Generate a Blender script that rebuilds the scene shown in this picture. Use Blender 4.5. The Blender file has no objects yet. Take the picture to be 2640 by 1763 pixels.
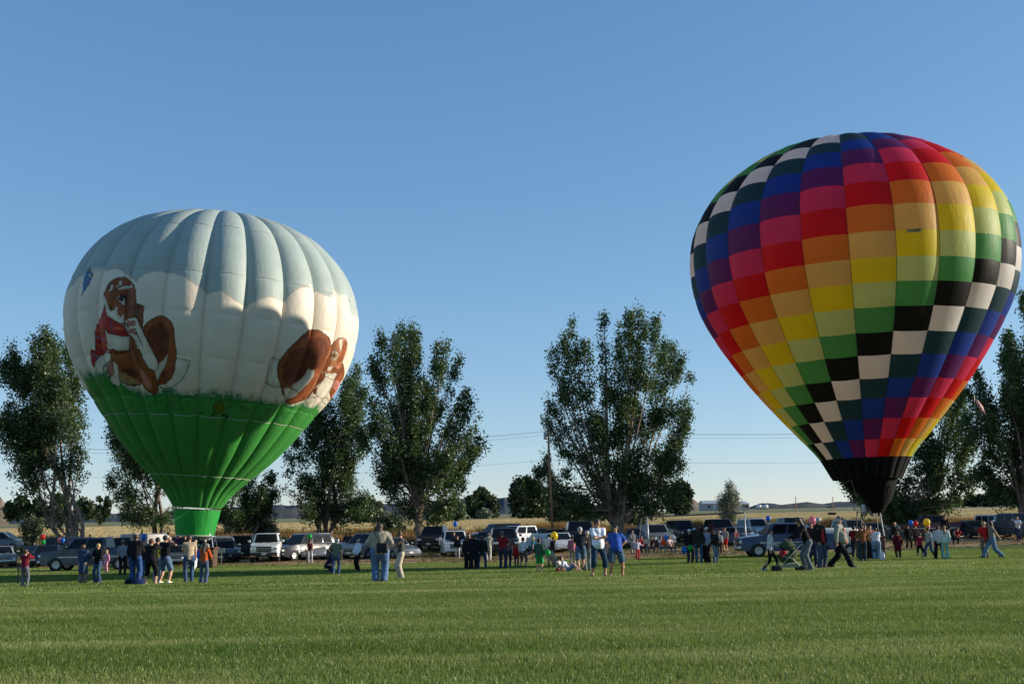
import bpy, bmesh, math, random
import numpy as np
from mathutils import Vector, Matrix
from mathutils.bvhtree import BVHTree

scene = bpy.context.scene
C = scene.collection
rad = math.radians
rng = np.random.default_rng(7)
random.seed(7)

# ------------------------------------------------------------------ camera
EYE = 1.6
FPX = 3000.0                       # focal length measured in photo pixels
PITCH, ROLL = math.atan(466.0/FPX), rad(1.15)
fw = Vector((0, math.cos(PITCH), math.sin(PITCH)))
r0 = Vector((1, 0, 0)); u0 = r0.cross(fw)
rt = r0*math.cos(ROLL) - u0*math.sin(ROLL)
up = u0*math.cos(ROLL) + r0*math.sin(ROLL)
cam_d = bpy.data.cameras.new('camera')
cam = bpy.data.objects.new('camera', cam_d); C.objects.link(cam)
m = Matrix((rt, up, -fw)).transposed().to_4x4(); m.translation = Vector((0, 0, EYE))
cam.matrix_world = m
cam_d.sensor_width = 36; cam_d.lens = 36*FPX/2640
cam_d.clip_start = 0.1; cam_d.clip_end = 30000
scene.camera = cam

# ------------------------------------------------------------------ light
SUN_EL, SUN_AZ = rad(13.0), rad(83.5)      # azimuth clockwise from the view direction (+Y)
world = bpy.data.worlds.new('World'); scene.world = world; world.use_nodes = True
wn = world.node_tree; wn.nodes.clear()
sky = wn.nodes.new('ShaderNodeTexSky'); sky.sky_type = 'NISHITA'
sky.sun_disc = False; sky.sun_elevation = SUN_EL; sky.sun_rotation = SUN_AZ
sky.air_density = 1.0; sky.dust_density = 0.0; sky.ozone_density = 1.5; sky.altitude = 1500
bg = wn.nodes.new('ShaderNodeBackground'); bg.inputs[1].default_value = 0.103
wo = wn.nodes.new('ShaderNodeOutputWorld')
sep = wn.nodes.new('ShaderNodeSeparateColor'); com = wn.nodes.new('ShaderNodeCombineColor'); wn.links.new(sky.outputs[0], sep.inputs[0])
SKYG = ((.88, .95), (.70, 1.42), (.57, 2.12))                       # film response of the sky colour, per channel: exponent, gain
for i_, (ex_, ga_) in enumerate(SKYG):
    p_ = wn.nodes.new('ShaderNodeMath'); p_.operation = 'POWER'; p_.inputs[1].default_value = ex_
    g_ = wn.nodes.new('ShaderNodeMath'); g_.operation = 'MULTIPLY'; g_.inputs[1].default_value = ga_
    wn.links.new(sep.outputs[i_], p_.inputs[0]); wn.links.new(p_.outputs[0], g_.inputs[0]); wn.links.new(g_.outputs[0], com.inputs[i_])
wn.links.new(com.outputs[0], bg.inputs[0]); wn.links.new(bg.outputs[0], wo.inputs[0])
sd = bpy.data.lights.new('sun', 'SUN'); sd.energy = 5.0; sd.angle = rad(0.53); sd.color = (1.0, .89, .74)
sun = bpy.data.objects.new('sun', sd); C.objects.link(sun)
sv = Vector((math.sin(SUN_AZ)*math.cos(SUN_EL), math.cos(SUN_AZ)*math.cos(SUN_EL), math.sin(SUN_EL)))
sun.rotation_euler = sv.to_track_quat('Z', 'Y').to_euler(); sun.location = (60, 0, 40)
vs = scene.view_settings
vs.view_transform = 'Standard'; vs.look = 'None'; vs.exposure = 0.55; vs.gamma = 1.0; vs.use_curve_mapping = False
scene.cycles.max_bounces = 5; scene.cycles.transparent_max_bounces = 8

# ------------------------------------------------------------------ terrain
TD = np.array([-50, 0, 28, 40, 50, 60, 75, 90, 105, 115, 125, 200, 350, 600, 1500, 3000, 14000], float)
TZ = np.array([0, 0, 0, -.3, -.6, -.72, -.76, -.66, -.2, .08, .5, 1.3, 3.2, 5.6, 12.5, 24, 60], float)
def ground_z(x, y): return float(np.interp(y, TD, TZ))
def ray(px, py):
    return (fw + rt*((px-1320)/FPX) - up*((py-881.5)/FPX)).normalized()
def on_ground(px, py):
    d = ray(px, py); o = Vector((0, 0, EYE)); lo = 3.0
    t = 6.0
    while t < 4000:
        p = o + d*t
        if p.z < ground_z(p.x, p.y):
            a, b = t/1.01, t
            for _ in range(30):
                mm = (a+b)/2; p = o+d*mm
                if p.z < ground_z(p.x, p.y): b = mm
                else: a = mm
            p = o+d*b; p.z = ground_z(p.x, p.y); return p
        t *= 1.01
    return o + d*4000
def at_depth(px, py, y):                       # the point of a sight line that stands y metres off
    d = ray(px, py); t = y/d.y
    return Vector((0, 0, EYE)) + d*t
def to_px(p):
    v = Vector(p)-Vector((0, 0, EYE)); z = v.dot(fw)
    return 1320+FPX*v.dot(rt)/z, 881.5-FPX*v.dot(up)/z
def stand(px, y):                              # foot of an object at column px, depth y
    py = 1347
    for _ in range(6):
        p = at_depth(px, py, y); g = Vector((p.x, y, ground_z(p.x, y))); py = to_px(g)[1]
    return g

# ------------------------------------------------------------------ objects
def link(name, data, parent=None, mat=None, kind=None):
    o = bpy.data.objects.new(name, data); C.objects.link(o)
    if mat is not None and data is not None and len(data.materials) == 0: data.materials.append(mat)
    if parent is not None: o.parent = parent
    if kind: o['kind'] = kind
    return o
def thing(name, label, cat, loc=(0, 0, 0), rz=0.0, group=None):
    o = bpy.data.objects.new(name, None); C.objects.link(o); o.empty_display_size = .2
    o.location = loc; o.rotation_euler = (0, 0, rz); tag(o, label, cat, group); return o
def tag(o, label, cat, group=None):
    o['label'] = label; o['category'] = cat
    if group: o['group'] = group
    return o
def mesh_np(name, V, F, smooth=True, mats=None, midx=None):
    me = bpy.data.meshes.new(name)
    V = np.asarray(V, np.float32); F = np.asarray(F, np.int32)
    n, k = F.shape
    me.vertices.add(len(V)); me.vertices.foreach_set('co', V.ravel())
    me.loops.add(n*k); me.loops.foreach_set('vertex_index', F.ravel())
    me.polygons.add(n); me.polygons.foreach_set('loop_start', np.arange(0, n*k, k, dtype=np.int32))
    me.polygons.foreach_set('loop_total', np.full(n, k, np.int32))
    me.polygons.foreach_set('use_smooth', np.full(n, smooth, bool))
    if mats:
        for q in mats: me.materials.append(q)
    if midx is not None: me.polygons.foreach_set('material_index', np.asarray(midx, np.int32))
    me.update(calc_edges=True); return me
class MB:
    """collects simple shapes into one mesh"""
    def __init__(s): s.V = []; s.F = []
    def add(s, V, F):
        n = len(s.V); s.V += [tuple(v) for v in V]; s.F += [tuple(i+n for i in f) for f in F]
    def box(s, c, d, rz=0, ry=0, rx=0, taper=1.0):
        hx, hy, hz = d[0]/2, d[1]/2, d[2]/2
        R = Matrix.Rotation(rz, 3, 'Z') @ Matrix.Rotation(ry, 3, 'Y') @ Matrix.Rotation(rx, 3, 'X')
        vs_ = [R @ Vector((x*hx*(taper if z > 0 else 1), y*hy*(taper if z > 0 else 1), z*hz)) + Vector(c) for z in (-1, 1) for y in (-1, 1) for x in (-1, 1)]
        s.add(vs_, [(0, 2, 3, 1), (4, 5, 7, 6), (0, 1, 5, 4), (2, 6, 7, 3), (0, 4, 6, 2), (1, 3, 7, 5)]); return s
    def tube(s, pts, radii, n=6, cap=True):
        pts = [Vector(p) for p in pts]
        if not hasattr(radii, '__len__'): radii = [radii]*len(pts)
        base = len(s.V); pv = None
        for i, p in enumerate(pts):
            t = (pts[min(i+1, len(pts)-1)] - pts[max(i-1, 0)])
            t = t.normalized() if t.length > 1e-9 else Vector((0, 0, 1))
            a = pv - t*pv.dot(t) if pv is not None else t.orthogonal()
            if a.length < 1e-6: a = t.orthogonal()
            a.normalize(); pv = a; b = t.cross(a)
            for k in range(n):
                q = 2*math.pi*k/n; s.V.append(tuple(p + (a*math.cos(q)+b*math.sin(q))*radii[i]))
        for i in range(len(pts)-1):
            for k in range(n):
                a0 = base+i*n+k; a1 = base+i*n+(k+1) % n
                s.F.append((a0, a1, a1+n, a0+n))
        if cap:
            s.F.append(tuple(base+k for k in reversed(range(n)))); e = base+(len(pts)-1)*n
            s.F.append(tuple(e+k for k in range(n)))
        return s
    def lathe(s, prof, n=16, c=(0, 0, 0), axis='z', caps=True):
        base = len(s.V); c = Vector(c)
        for r, z in prof:
            for k in range(n):
                q = 2*math.pi*k/n; x, y = r*math.cos(q), r*math.sin(q)
                v = (x, y, z) if axis == 'z' else ((x, z, y) if axis == 'y' else (z, x, y))
                s.V.append(tuple(Vector(v)+c))
        for i in range(len(prof)-1):
            for k in range(n):
                a = base+i*n+k; b = base+i*n+(k+1) % n
                s.F.append((a, b, b+n, a+n))
        if caps:
            s.F.append(tuple(base+k for k in range(n))); e = base+(len(prof)-1)*n
            s.F.append(tuple(e+k for k in range(n)))
        return s
    def quad(s, a, b, c, d): s.add([a, b, c, d], [(0, 1, 2, 3)]); return s
    def sphere(s, c, r, n=12, m_=8):
        rr = r if hasattr(r, '__len__') else (r, r, r); V = []; F = []
        for i in range(m_+1):
            th = math.pi*i/m_
            for k in range(n):
                q = 2*math.pi*k/n
                V.append((c[0]+rr[0]*math.sin(th)*math.cos(q), c[1]+rr[1]*math.sin(th)*math.sin(q), c[2]+rr[2]*math.cos(th)))
        for i in range(m_):
            for k in range(n): F.append((i*n+k, i*n+(k+1) % n, (i+1)*n+(k+1) % n, (i+1)*n+k))
        s.add(V, F); return s
    def mesh(s, name, smooth=False, bevel=0, seg=2):
        me = bpy.data.meshes.new(name); me.from_pydata(s.V, [], s.F)
        bm = bmesh.new(); bm.from_mesh(me)
        bmesh.ops.remove_doubles(bm, verts=bm.verts, dist=1e-5)
        if bevel:
            ed = [e for e in bm.edges if len(e.link_faces) == 2 and e.calc_face_angle(0) > .5]
            bmesh.ops.bevel(bm, geom=ed, offset=bevel, segments=seg, affect='EDGES', profile=.5, clamp_overlap=True)
        bmesh.ops.recalc_face_normals(bm, faces=bm.faces); bm.to_mesh(me); bm.free()
        if smooth: me.polygons.foreach_set('use_smooth', [True]*len(me.polygons))
        return me
    def build(s, name, mat, parent=None, smooth=False, bevel=0, seg=2, kind=None):
        return link(name, s.mesh(name, smooth, bevel, seg), parent, mat, kind)

# ------------------------------------------------------------------ materials
MC = {}
def nodes_of(name):
    m_ = bpy.data.materials.new(name); m_.use_nodes = True; nt = m_.node_tree; nt.nodes.clear()
    out = nt.nodes.new('ShaderNodeOutputMaterial'); return m_, nt, out
def ramp(nt, stops, interp='LINEAR'):
    r = nt.nodes.new('ShaderNodeValToRGB'); cr = r.color_ramp; cr.interpolation = interp
    while len(cr.elements) < len(stops): cr.elements.new(.5)
    for e, (p, c) in zip(cr.elements, stops): e.position = p; e.color = (*c, 1) if len(c) == 3 else c
    return r
def mapped_noise(nt, scale=(1, 1, 1), nscale=1.0, detail=4, rough=.6, coord='pos', dist=0.0):
    if coord == 'pos': g = nt.nodes.new('ShaderNodeNewGeometry'); src = g.outputs['Position']
    else: g = nt.nodes.new('ShaderNodeTexCoord'); src = g.outputs['Object']
    mp = nt.nodes.new('ShaderNodeMapping'); mp.inputs['Scale'].default_value = scale
    n = nt.nodes.new('ShaderNodeTexNoise'); n.inputs['Scale'].default_value = nscale
    n.inputs['Detail'].default_value = detail; n.inputs['Roughness'].default_value = rough
    n.inputs['Distortion'].default_value = dist
    nt.links.new(src, mp.inputs[0]); nt.links.new(mp.outputs[0], n.inputs['Vector']); return n
def mat(name, col, rough=.6, metal=0.0, coat=0.0, var=.12, vscale=6.0, spec=.5, bump=0.0, bscale=30, coord='obj', sheen=0.0):
    key = (name, tuple(round(c, 3) for c in col), rough, metal, coat)
    if key in MC: return MC[key]
    m_, nt, out = nodes_of(name)
    b = nt.nodes.new('ShaderNodeBsdfPrincipled'); b.inputs['Roughness'].default_value = rough
    b.inputs['Metallic'].default_value = metal; b.inputs['Coat Weight'].default_value = coat
    b.inputs['Coat Roughness'].default_value = .06; b.inputs['Specular IOR Level'].default_value = spec
    if sheen: b.inputs['Sheen Weight'].default_value = sheen
    n = mapped_noise(nt, nscale=vscale, coord=coord)
    lo = tuple(max(0, c*(1-var)) for c in col); hi = tuple(min(1, c*(1+var)) for c in col)
    r = ramp(nt, [(.3, lo), (.7, hi)])
    nt.links.new(n.outputs['Fac'], r.inputs[0]); nt.links.new(r.outputs[0], b.inputs['Base Color'])
    if bump:
        n2 = mapped_noise(nt, nscale=bscale, coord=coord); bp = nt.nodes.new('ShaderNodeBump')
        bp.inputs['Strength'].default_value = bump; bp.inputs['Distance'].default_value = .02
        nt.links.new(n2.outputs['Fac'], bp.inputs['Height']); nt.links.new(bp.outputs[0], b.inputs['Normal'])
    nt.links.new(b.outputs[0], out.inputs[0]); MC[key] = m_; return m_
def cloth(col): return mat('cloth', col, .9, var=.2, vscale=9, bump=.45, bscale=22, spec=.12)
def paint(col, metal=0.0): return mat('car_paint', tuple(c*(.62 if max(col) < .55 else 1) for c in col), .30, metal*.25, .25, var=.06, vscale=2, spec=.35)
def leaf_mat(name, lo, hi, trans=.35, scale=1.2, hue=None):
    m_, nt, out = nodes_of(name)
    n = mapped_noise(nt, nscale=scale, detail=5)
    r = ramp(nt, [(.3, lo), (.7, hi)]); nt.links.new(n.outputs['Fac'], r.inputs[0])
    d = nt.nodes.new('ShaderNodeBsdfDiffuse'); t = nt.nodes.new('ShaderNodeBsdfTranslucent')
    g = nt.nodes.new('ShaderNodeBsdfGlossy'); g.inputs['Roughness'].default_value = .45; g.inputs['Color'].default_value = (.5, .5, .5, 1)
    mx = nt.nodes.new('ShaderNodeMixShader'); mx.inputs[0].default_value = trans
    m2 = nt.nodes.new('ShaderNodeMixShader'); m2.inputs[0].default_value = .06
    nt.links.new(r.outputs[0], d.inputs[0]); nt.links.new(r.outputs[0], t.inputs[0])
    nt.links.new(d.outputs[0], mx.inputs[1]); nt.links.new(t.outputs[0], mx.inputs[2])
    nt.links.new(mx.outputs[0], m2.inputs[1]); nt.links.new(g.outputs[0], m2.inputs[2])
    nt.links.new(m2.outputs[0], out.inputs[0]); return m_
GLASS = mat('car_glass', (.008, .010, .012), .12, 0, 0, var=0, spec=.22)
RUBBER = mat('rubber', (.02, .02, .02), .85)
CHROME = mat('chrome', (.55, .56, .58), .25, .9, var=.03)
DARK = mat('dark_trim', (.02, .02, .022), .5)
LAMPGLASS = mat('lamp_glass', (.75, .77, .8), .15, .2, .5, var=.05)
REDGLASS = mat('red_lamp_glass', (.35, .02, .02), .25, 0, .5, var=.05)
WHITEP = mat('white_paint', (.75, .75, .73), .5)
PLATE = mat('number_plate', (.6, .6, .58), .5)
STEEL = mat('galvanised_steel', (.42, .43, .44), .45, .6)
WOODP = mat('pole_wood', (.33, .18, .09), .85, var=.3, vscale=4, bump=.5)
FENCEW = mat('fence_wood', (.06, .045, .035), .9, var=.3)

# ------------------------------------------------------------------ ground sheets
def b1(x): return np.interp(x, [-300, -33, 0, 10, 20, 38, 300], [82, 80, 73, 75.5, 79.5, 87, 89]) + .5*np.sin(x*.9)+.35*np.sin(x*2.3+1)
def b2(x): return b1(x) + 15 + 1.2*np.sin(x*.5)+.6*np.sin(x*1.7)
def b3(x): return 118 + 1.5*np.sin(x*.13)
def b4(x): return 335 + 4*np.sin(x*.01)
def sheet(name, lo, hi, xs, ny, m_, dz=0.0):
    xs = np.asarray(xs, float); lo_ = lo(xs) if callable(lo) else np.full_like(xs, lo); hi_ = hi(xs) if callable(hi) else np.full_like(xs, hi)
    t = np.linspace(0, 1, ny)
    if isinstance(hi_, np.ndarray) and hi_.max() > 1000: Y = lo_[None, :]*(hi_/lo_)[None, :]**t[:, None]
    else: Y = lo_[None, :] + (hi_-lo_)[None, :]*t[:, None]
    X = np.broadcast_to(xs[None, :], Y.shape); Z = np.interp(Y, TD, TZ) + dz
    V = np.stack([X, Y, Z], -1).reshape(-1, 3); nx = len(xs)
    i = np.arange((ny-1)*nx).reshape(ny-1, nx)[:, :-1].ravel()
    F = np.stack([i, i+1, i+nx+1, i+nx], 1)
    return link(name, mesh_np(name, V, F, True), None, m_, 'structure')
def ground_mat(name, stops, scale, nscale, bump=.5, bscale=(3, 3, 3), extra=None, rough=.95):
    m_, nt, out = nodes_of(name)
    b = nt.nodes.new('ShaderNodeBsdfPrincipled'); b.inputs['Roughness'].default_value = rough; b.inputs['Specular IOR Level'].default_value = .1
    n = mapped_noise(nt, scale=scale, nscale=nscale, detail=6, rough=.65)
    r = ramp(nt, stops); nt.links.new(n.outputs['Fac'], r.inputs[0])
    last = r.outputs[0]
    if extra:
        for sc, ns, st, fac, mode in extra:
            n2 = mapped_noise(nt, scale=sc, nscale=ns, detail=4); r2 = ramp(nt, st)
            nt.links.new(n2.outputs['Fac'], r2.inputs[0])
            mx = nt.nodes.new('ShaderNodeMixRGB'); mx.blend_type = mode; mx.inputs[0].default_value = fac
            nt.links.new(last, mx.inputs[1]); nt.links.new(r2.outputs[0], mx.inputs[2]); last = mx.outputs[0]
    n3 = mapped_noise(nt, scale=bscale, nscale=1, detail=5); bp = nt.nodes.new('ShaderNodeBump')
    bp.inputs['Strength'].default_value = bump; bp.inputs['Distance'].default_value = .08
    nt.links.new(n3.outputs['Fac'], bp.inputs['Height']); nt.links.new(bp.outputs[0], b.inputs['Normal'])
    nt.links.new(last, b.inputs['Base Color']); nt.links.new(b.outputs[0], out.inputs[0]); return m_
LAWN = ground_mat('lawn_soil', [(.3, (.06, .09, .02)), (.7, (.12, .16, .045))], (.25, 1, 1), 1.2, .8, (8, 8, 8),
                  [((.06, .6, 1), 1.0, [(.4, (.8, .82, .75)), (.65, (1.25, 1.22, 1.1))], .8, 'MULTIPLY')])
DIRT = ground_mat('dry_dirt', [(.3, (.22, .135, .07)), (.55, (.40, .26, .145)), (.75, (.52, .38, .23))], (.4, 1.2, 1), 1.6, .9, (5, 5, 5))
SCRUB = ground_mat('worn_grass', [(.3, (.06, .08, .025)), (.55, (.13, .12, .045)), (.72, (.36, .25, .14))], (.25, 1, 1), .8, .9, (4, 4, 4))
FIELD = ground_mat('mown_field', [(.34, (.22, .155, .07)), (.5, (.50, .385, .20)), (.64, (.80, .67, .43))], (.05, .35, 1), 1.1, .6, (.8, 3, 3),
                   [((.012, .05, 1), 1.0, [(.35, (.8, .82, .62)), (.6, (1.05, 1, 1))], .7, 'MULTIPLY')])
PLAIN = ground_mat('sage_plain', [(.3, (.12, .12, .06)), (.5, (.28, .24, .12)), (.7, (.50, .42, .24))], (.01, .05, 1), .9, .8, (.1, .1, .1),
                   [((.0015, .006, 1), 1.0, [(.4, (.6, .75, .6)), (.6, (1.1, 1.05, 1))], .8, 'MULTIPLY')])
xs_near = np.linspace(-150, 150, 301)
sheet('lawn', -30, b1, xs_near, 160, LAWN)
sheet('dirt_strip', b1, b2, xs_near, 10, DIRT)
sheet('worn_ground', b2, b3, xs_near, 14, SCRUB)
sheet('field', b3, b4, np.linspace(-150, 150, 61), 60, FIELD)
xs_far = np.concatenate([-np.geomspace(9000, 155, 30), np.linspace(-150, 150, 21), np.geomspace(155, 9000, 30)])
sheet('plain', b4, 14000.0, xs_far, 60, PLAIN)
for sx in (-1, 1):                                       # the same land going on to both sides
    xs_ = np.sort(sx*np.geomspace(150, 2500, 14)); sheet('side_field', -30.0, b4, xs_, 60, PLAIN)
sheet('rear_field', -2000.0, -30.0, np.linspace(-2500, 2500, 40), 12, LAWN)
# ------------------------------------------------------------------ hot-air balloons
NG = 24
class Envelope:
    """surface of revolution with 24 bulging gores; s runs 0 (crown) .. 1 (mouth) by arc length"""
    def __init__(s, prof, base, tilt, spin, bulge, z0=0):
        P = np.array(prof, float)
        # Catmull-like dense resample through a cubic interpolation on arc length
        t = np.concatenate([[0], np.cumsum(np.hypot(*np.diff(P, axis=0).T))])
        tt = np.linspace(0, t[-1], 400)
        def cr(y):
            mslope = np.gradient(y, t); k = np.clip(np.searchsorted(t, tt, 'right')-1, 0, len(t)-2)
            h = t[k+1]-t[k]; u = (tt-t[k])/h
            return (2*u**3-3*u**2+1)*y[k]+(u**3-2*u**2+u)*h*mslope[k]+(-2*u**3+3*u**2)*y[k+1]+(u**3-u**2)*h*mslope[k+1]
        s.r = np.maximum(cr(P[:, 0]), 0.0); s.z = cr(P[:, 1])
        a = np.concatenate([[0], np.cumsum(np.hypot(np.diff(s.r), np.diff(s.z)))]); s.len = a[-1]; s.s = a/a[-1]
        s.base = Vector(base); s.M = Matrix.Translation(s.base) @ Matrix.Rotation(tilt[1], 4, 'Y') @ Matrix.Rotation(tilt[0], 4, 'X')
        s.spin = spin; s.bulge = bulge
    def local(s, g, v, pinch=0.0):
        """g gore coordinate (float), v = s; arrays"""
        g = np.asarray(g, float); v = np.asarray(v, float)
        R = np.interp(v, s.s, s.r); Z = np.interp(v, s.s, s.z)
        u = g-np.floor(g); u = np.where(np.abs(g-np.round(g)) < 1e-9, 0, u)
        b = s.bulge*(1-(2*u-1)**2)**.8*np.clip(R, 0, 9)*np.clip(v*6, 0, 1)
        # outward normal of the meridian
        k = np.clip(np.searchsorted(s.s, v), 1, len(s.s)-1)
        dr = s.r[k]-s.r[k-1]; dz = s.z[k]-s.z[k-1]; L = np.hypot(dr, dz)+1e-9
        nr, nz = -dz/L, dr/L
        off = b + pinch
        th = (g+s.spin)*2*math.pi/NG
        rr = R+nr*off; zz = Z+nz*off*.6
        return np.stack([rr*np.cos(th), rr*np.sin(th), zz], -1)
    def worldpt(s, g, v):
        return s.M @ Vector(s.local(g, v))
    def bvh(s):
        gg, vv = np.meshgrid(np.linspace(0, NG, NG*8+1), np.linspace(0, 1, 140)); V = s.local(gg % NG, vv)
        n = gg.shape[1]; V = V.reshape(-1, 3); i = np.arange(139*n).reshape(139, n)[:, :-1].ravel()
        F = np.stack([i, i+1, i+n+1, i+n], 1)
        s.tree = BVHTree.FromPolygons([s.M @ Vector(v) for v in V], F.tolist()); s.Mi = s.M.inverted()
    def hit(s, px, py):
        """gore and s coordinates of the envelope where the photo shows pixel px, py"""
        loc, nrm, i, d = s.tree.ray_cast(Vector((0, 0, EYE)), ray(px, py))
        if loc is None: return None
        p = s.Mi @ loc; th = math.atan2(p.y, p.x)
        rr = math.hypot(p.x, p.y); k = int(np.argmin((s.r*1.0+.0-rr/(1+s.bulge*.7))**2 + (s.z-p.z)**2))
        return ((th*NG/2/math.pi-s.spin) % NG, float(s.s[k]))

def nylon(name, col=None, trans=.33, attr=False):
    m_, nt, out = nodes_of(name)
    d = nt.nodes.new('ShaderNodeBsdfPrincipled'); d.inputs['Roughness'].default_value = .52; d.inputs['Specular IOR Level'].default_value = .22
    t = nt.nodes.new('ShaderNodeBsdfTranslucent'); mx = nt.nodes.new('ShaderNodeMixShader'); mx.inputs[0].default_value = trans
    if attr:
        a = nt.nodes.new('ShaderNodeAttribute'); a.attribute_name = 'paint'; src = a.outputs['Color']
    else:
        a = nt.nodes.new('ShaderNodeRGB'); a.outputs[0].default_value = (*col, 1); src = a.outputs[0]
    n = mapped_noise(nt, nscale=.7, coord='pos', detail=6); r = ramp(nt, [(.3, (.9, .9, .9)), (.7, (1.04, 1.04, 1.04))])
    nt.links.new(n.outputs['Fac'], r.inputs[0])
    mm = nt.nodes.new('ShaderNodeMixRGB'); mm.blend_type = 'MULTIPLY'; mm.inputs[0].default_value = 1
    nt.links.new(src, mm.inputs[1]); nt.links.new(r.outputs[0], mm.inputs[2])
    n2 = mapped_noise(nt, scale=(1, 1, .35), nscale=5.5, coord='pos', detail=4); bp = nt.nodes.new('ShaderNodeBump')
    bp.inputs['Strength'].default_value = .42; bp.inputs['Distance'].default_value = .05
    nt.links.new(n2.outputs['Fac'], bp.inputs['Height'])
    nt.links.new(bp.outputs[0], d.inputs['Normal'])
    nt.links.new(mm.outputs[0], d.inputs['Base Color']); nt.links.new(mm.outputs[0], t.inputs[0])
    nt.links.new(d.outputs[0], mx.inputs[1]); nt.links.new(t.outputs[0], mx.inputs[2]); nt.links.new(mx.outputs[0], out.inputs[0])
    return m_

def panel_np(env, g, v0, v1, nu, nv, pin=.012):
    u = np.linspace(0, 1, nu+1); w = np.linspace(0, 1, nv+1); U, W = np.meshgrid(u, w)
    pinch = -pin*np.exp(-(np.minimum(W, 1-W)/.06)**2) + pin*.8*(1-(2*W-1)**2)
    # ends of the gore sit exactly on the load tapes
    G = g + np.where(U >= 1, 1, U); vv = v0+(v1-v0)*W
    R = np.interp(vv, env.s, env.r)
    b = env.bulge*(np.clip(1-(2*U-1)**2, 0, 1))**.8*R*np.clip(vv*6, 0, 1)
    k = np.clip(np.searchsorted(env.s, vv), 1, len(env.s)-1)
    dr = env.r[k]-env.r[k-1]; dz = env.z[k]-env.z[k-1]; L = np.hypot(dr, dz)+1e-9
    off = b + pinch*np.sin(np.pi*U)
    th = (G+env.spin)*2*math.pi/NG
    rr = R-dz/L*off; zz = np.interp(vv, env.s, env.z)+dr/L*off*.6
    V = np.stack([rr*np.cos(th), rr*np.sin(th), zz], -1).reshape(-1, 3)
    n = nu+1; i = np.arange(nv*n).reshape(nv, n)[:, :-1].ravel()
    F = np.stack([i, i+n, i+n+1, i+1], 1)
    return V, F, G.ravel(), vv.ravel()

def facing(env, g, v):
    a = env.worldpt(g+.5, v); b = env.worldpt(g+.6, v); c = env.worldpt(g+.5, min(v+.01, 1))
    n = (b-a).cross(c-a); ctr = env.M @ Vector((0, 0, float(np.interp(v, env.s, env.z))))
    if n.dot(a-ctr) < 0: n = -n
    n.normalize(); return n.dot((Vector((0, 0, EYE))-a).normalized())

# ---- right-hand balloon: chequered rainbow
RB_Y = 64.0
rb_base = at_depth(2236.1, 1235, RB_Y)
RB = Envelope([(0.0, 18.89), (1.16, 18.89), (2.48, 18.7), (4.12, 18.23), (5.82, 17.28), (7.36, 15.87), (8.33, 14.17), (8.61, 12.47), (8.53, 11.05), (8.2, 9.63), (7.49, 8.12), (6.59, 6.61), (5.63, 5.19), (4.53, 3.78), (3.44, 2.46), (2.44, 1.23), (1.79, 0.0)],
              rb_base, (0, rad(-.9)), 0.0, .030)
PAL = [(.78, .72, .68), (.018, .055, .075), (.015, .05, .32), (.11, .02, .13), (.62, .035, .11), (.60, .008, .012), (.68, .17, .02), (.78, .43, .11),
       (.82, .57, .015), (.49, .60, .20), (.07, .30, .08), (.012, .012, .011)]
PALN = ['white', 'teal', 'blue', 'purple', 'pink', 'red', 'orange', 'gold', 'yellow', 'lime', 'green', 'black']
pal_m = [nylon('nylon_'+n, tuple(min(.88, v*1.25) for v in c), .56) for n, c in zip(PALN, PAL)]
rb = thing('hot_air_balloon', 'tall rainbow chequered hot air balloon with black mouth, on the right', 'hot air balloon', rb_base)
rb_child = lambda o: (setattr(o, 'parent', rb), setattr(o, 'matrix_local', RBL))
RBL = Matrix.Translation(-rb_base) @ RB.M
RB.bvh()
# row edges taken where the seams cross the central gore of the photograph
ys = [348, 359, 384, 421, 470, 530, 597, 663, 727, 792, 855, 916, 974, 1025, 1079, 1130, 1178]
RBROWS = None
h0 = RB.hit(2183, 565)
RB.spin += h0[0]-round(h0[0]); RB.bvh()
g0 = int(RB.hit(2240, 565)[0])
sv_ = [RB.hit(2236, y)[1] for y in ys[2:]]
RBROWS = [0.0, .045] + [sv_[0]-.052*0.95] + sv_
RBROWS = sorted(set(RBROWS)); 
rowor = RBROWS.index(sv_[4-2+0]) if False else RBROWS.index(RB.hit(2236, 530)[1])
cells = []
for k in range(len(RBROWS)-1):
    for g in range(NG): cells.append((facing(RB, g, (RBROWS[k]+RBROWS[k+1])/2), k, g))
cells.sort(reverse=True)
front = [c for c in cells if c[0] > -.12][:298]; back = cells[len(front):]
sgn = 1 if to_px(RB.worldpt(g0+1.5, .5))[0] > to_px(RB.worldpt(g0+.5, .5))[0] else -1
def rb_col(k, g): return (6 + (k-rowor) + sgn*(g-g0)) % 12
for f, k, g in front:
    V, F, G_, v_ = panel_np(RB, g, RBROWS[k], RBROWS[k+1], 8, 6, .008)
    rb_child(link('panel', mesh_np('panel', V, F, True), None, pal_m[rb_col(k, g)]))
Vs, Fs, Ms, nb = [], [], [], 0
for f, k, g in back:
    V, F, G_, v_ = panel_np(RB, g, RBROWS[k], RBROWS[k+1], 8, 6, .008)
    Vs.append(V); Fs.append(F+nb); Ms += [rb_col(k, g)]*len(F); nb += len(V)
rb_child(link('rear_panels', mesh_np('rear_panels', np.vstack(Vs), np.vstack(Fs), True, pal_m, Ms), None, None, 'stuff'))
# black mouth band and scoop
sb = RBROWS[-1]; BLK = mat('nylon_black', (.005, .0045, .0045), .75, var=.1, spec=.12)
for g in range(NG):
    V, F, G_, v_ = panel_np(RB, g, sb, 1.0, 6, 5, .01)
    rb_child(link('mouth_panel', mesh_np('mouth_panel', V, F, True), None, BLK))
SEAM = mat('seam_tape', (.03, .028, .028), .7, var=.1)
for g in range(NG):
    pts = [Vector(RB.local(g, v)) for v in np.linspace(.01, 1, 60)]
    rb_child(MB().tube(pts, .014, 4).build('load_tape', SEAM))
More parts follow.
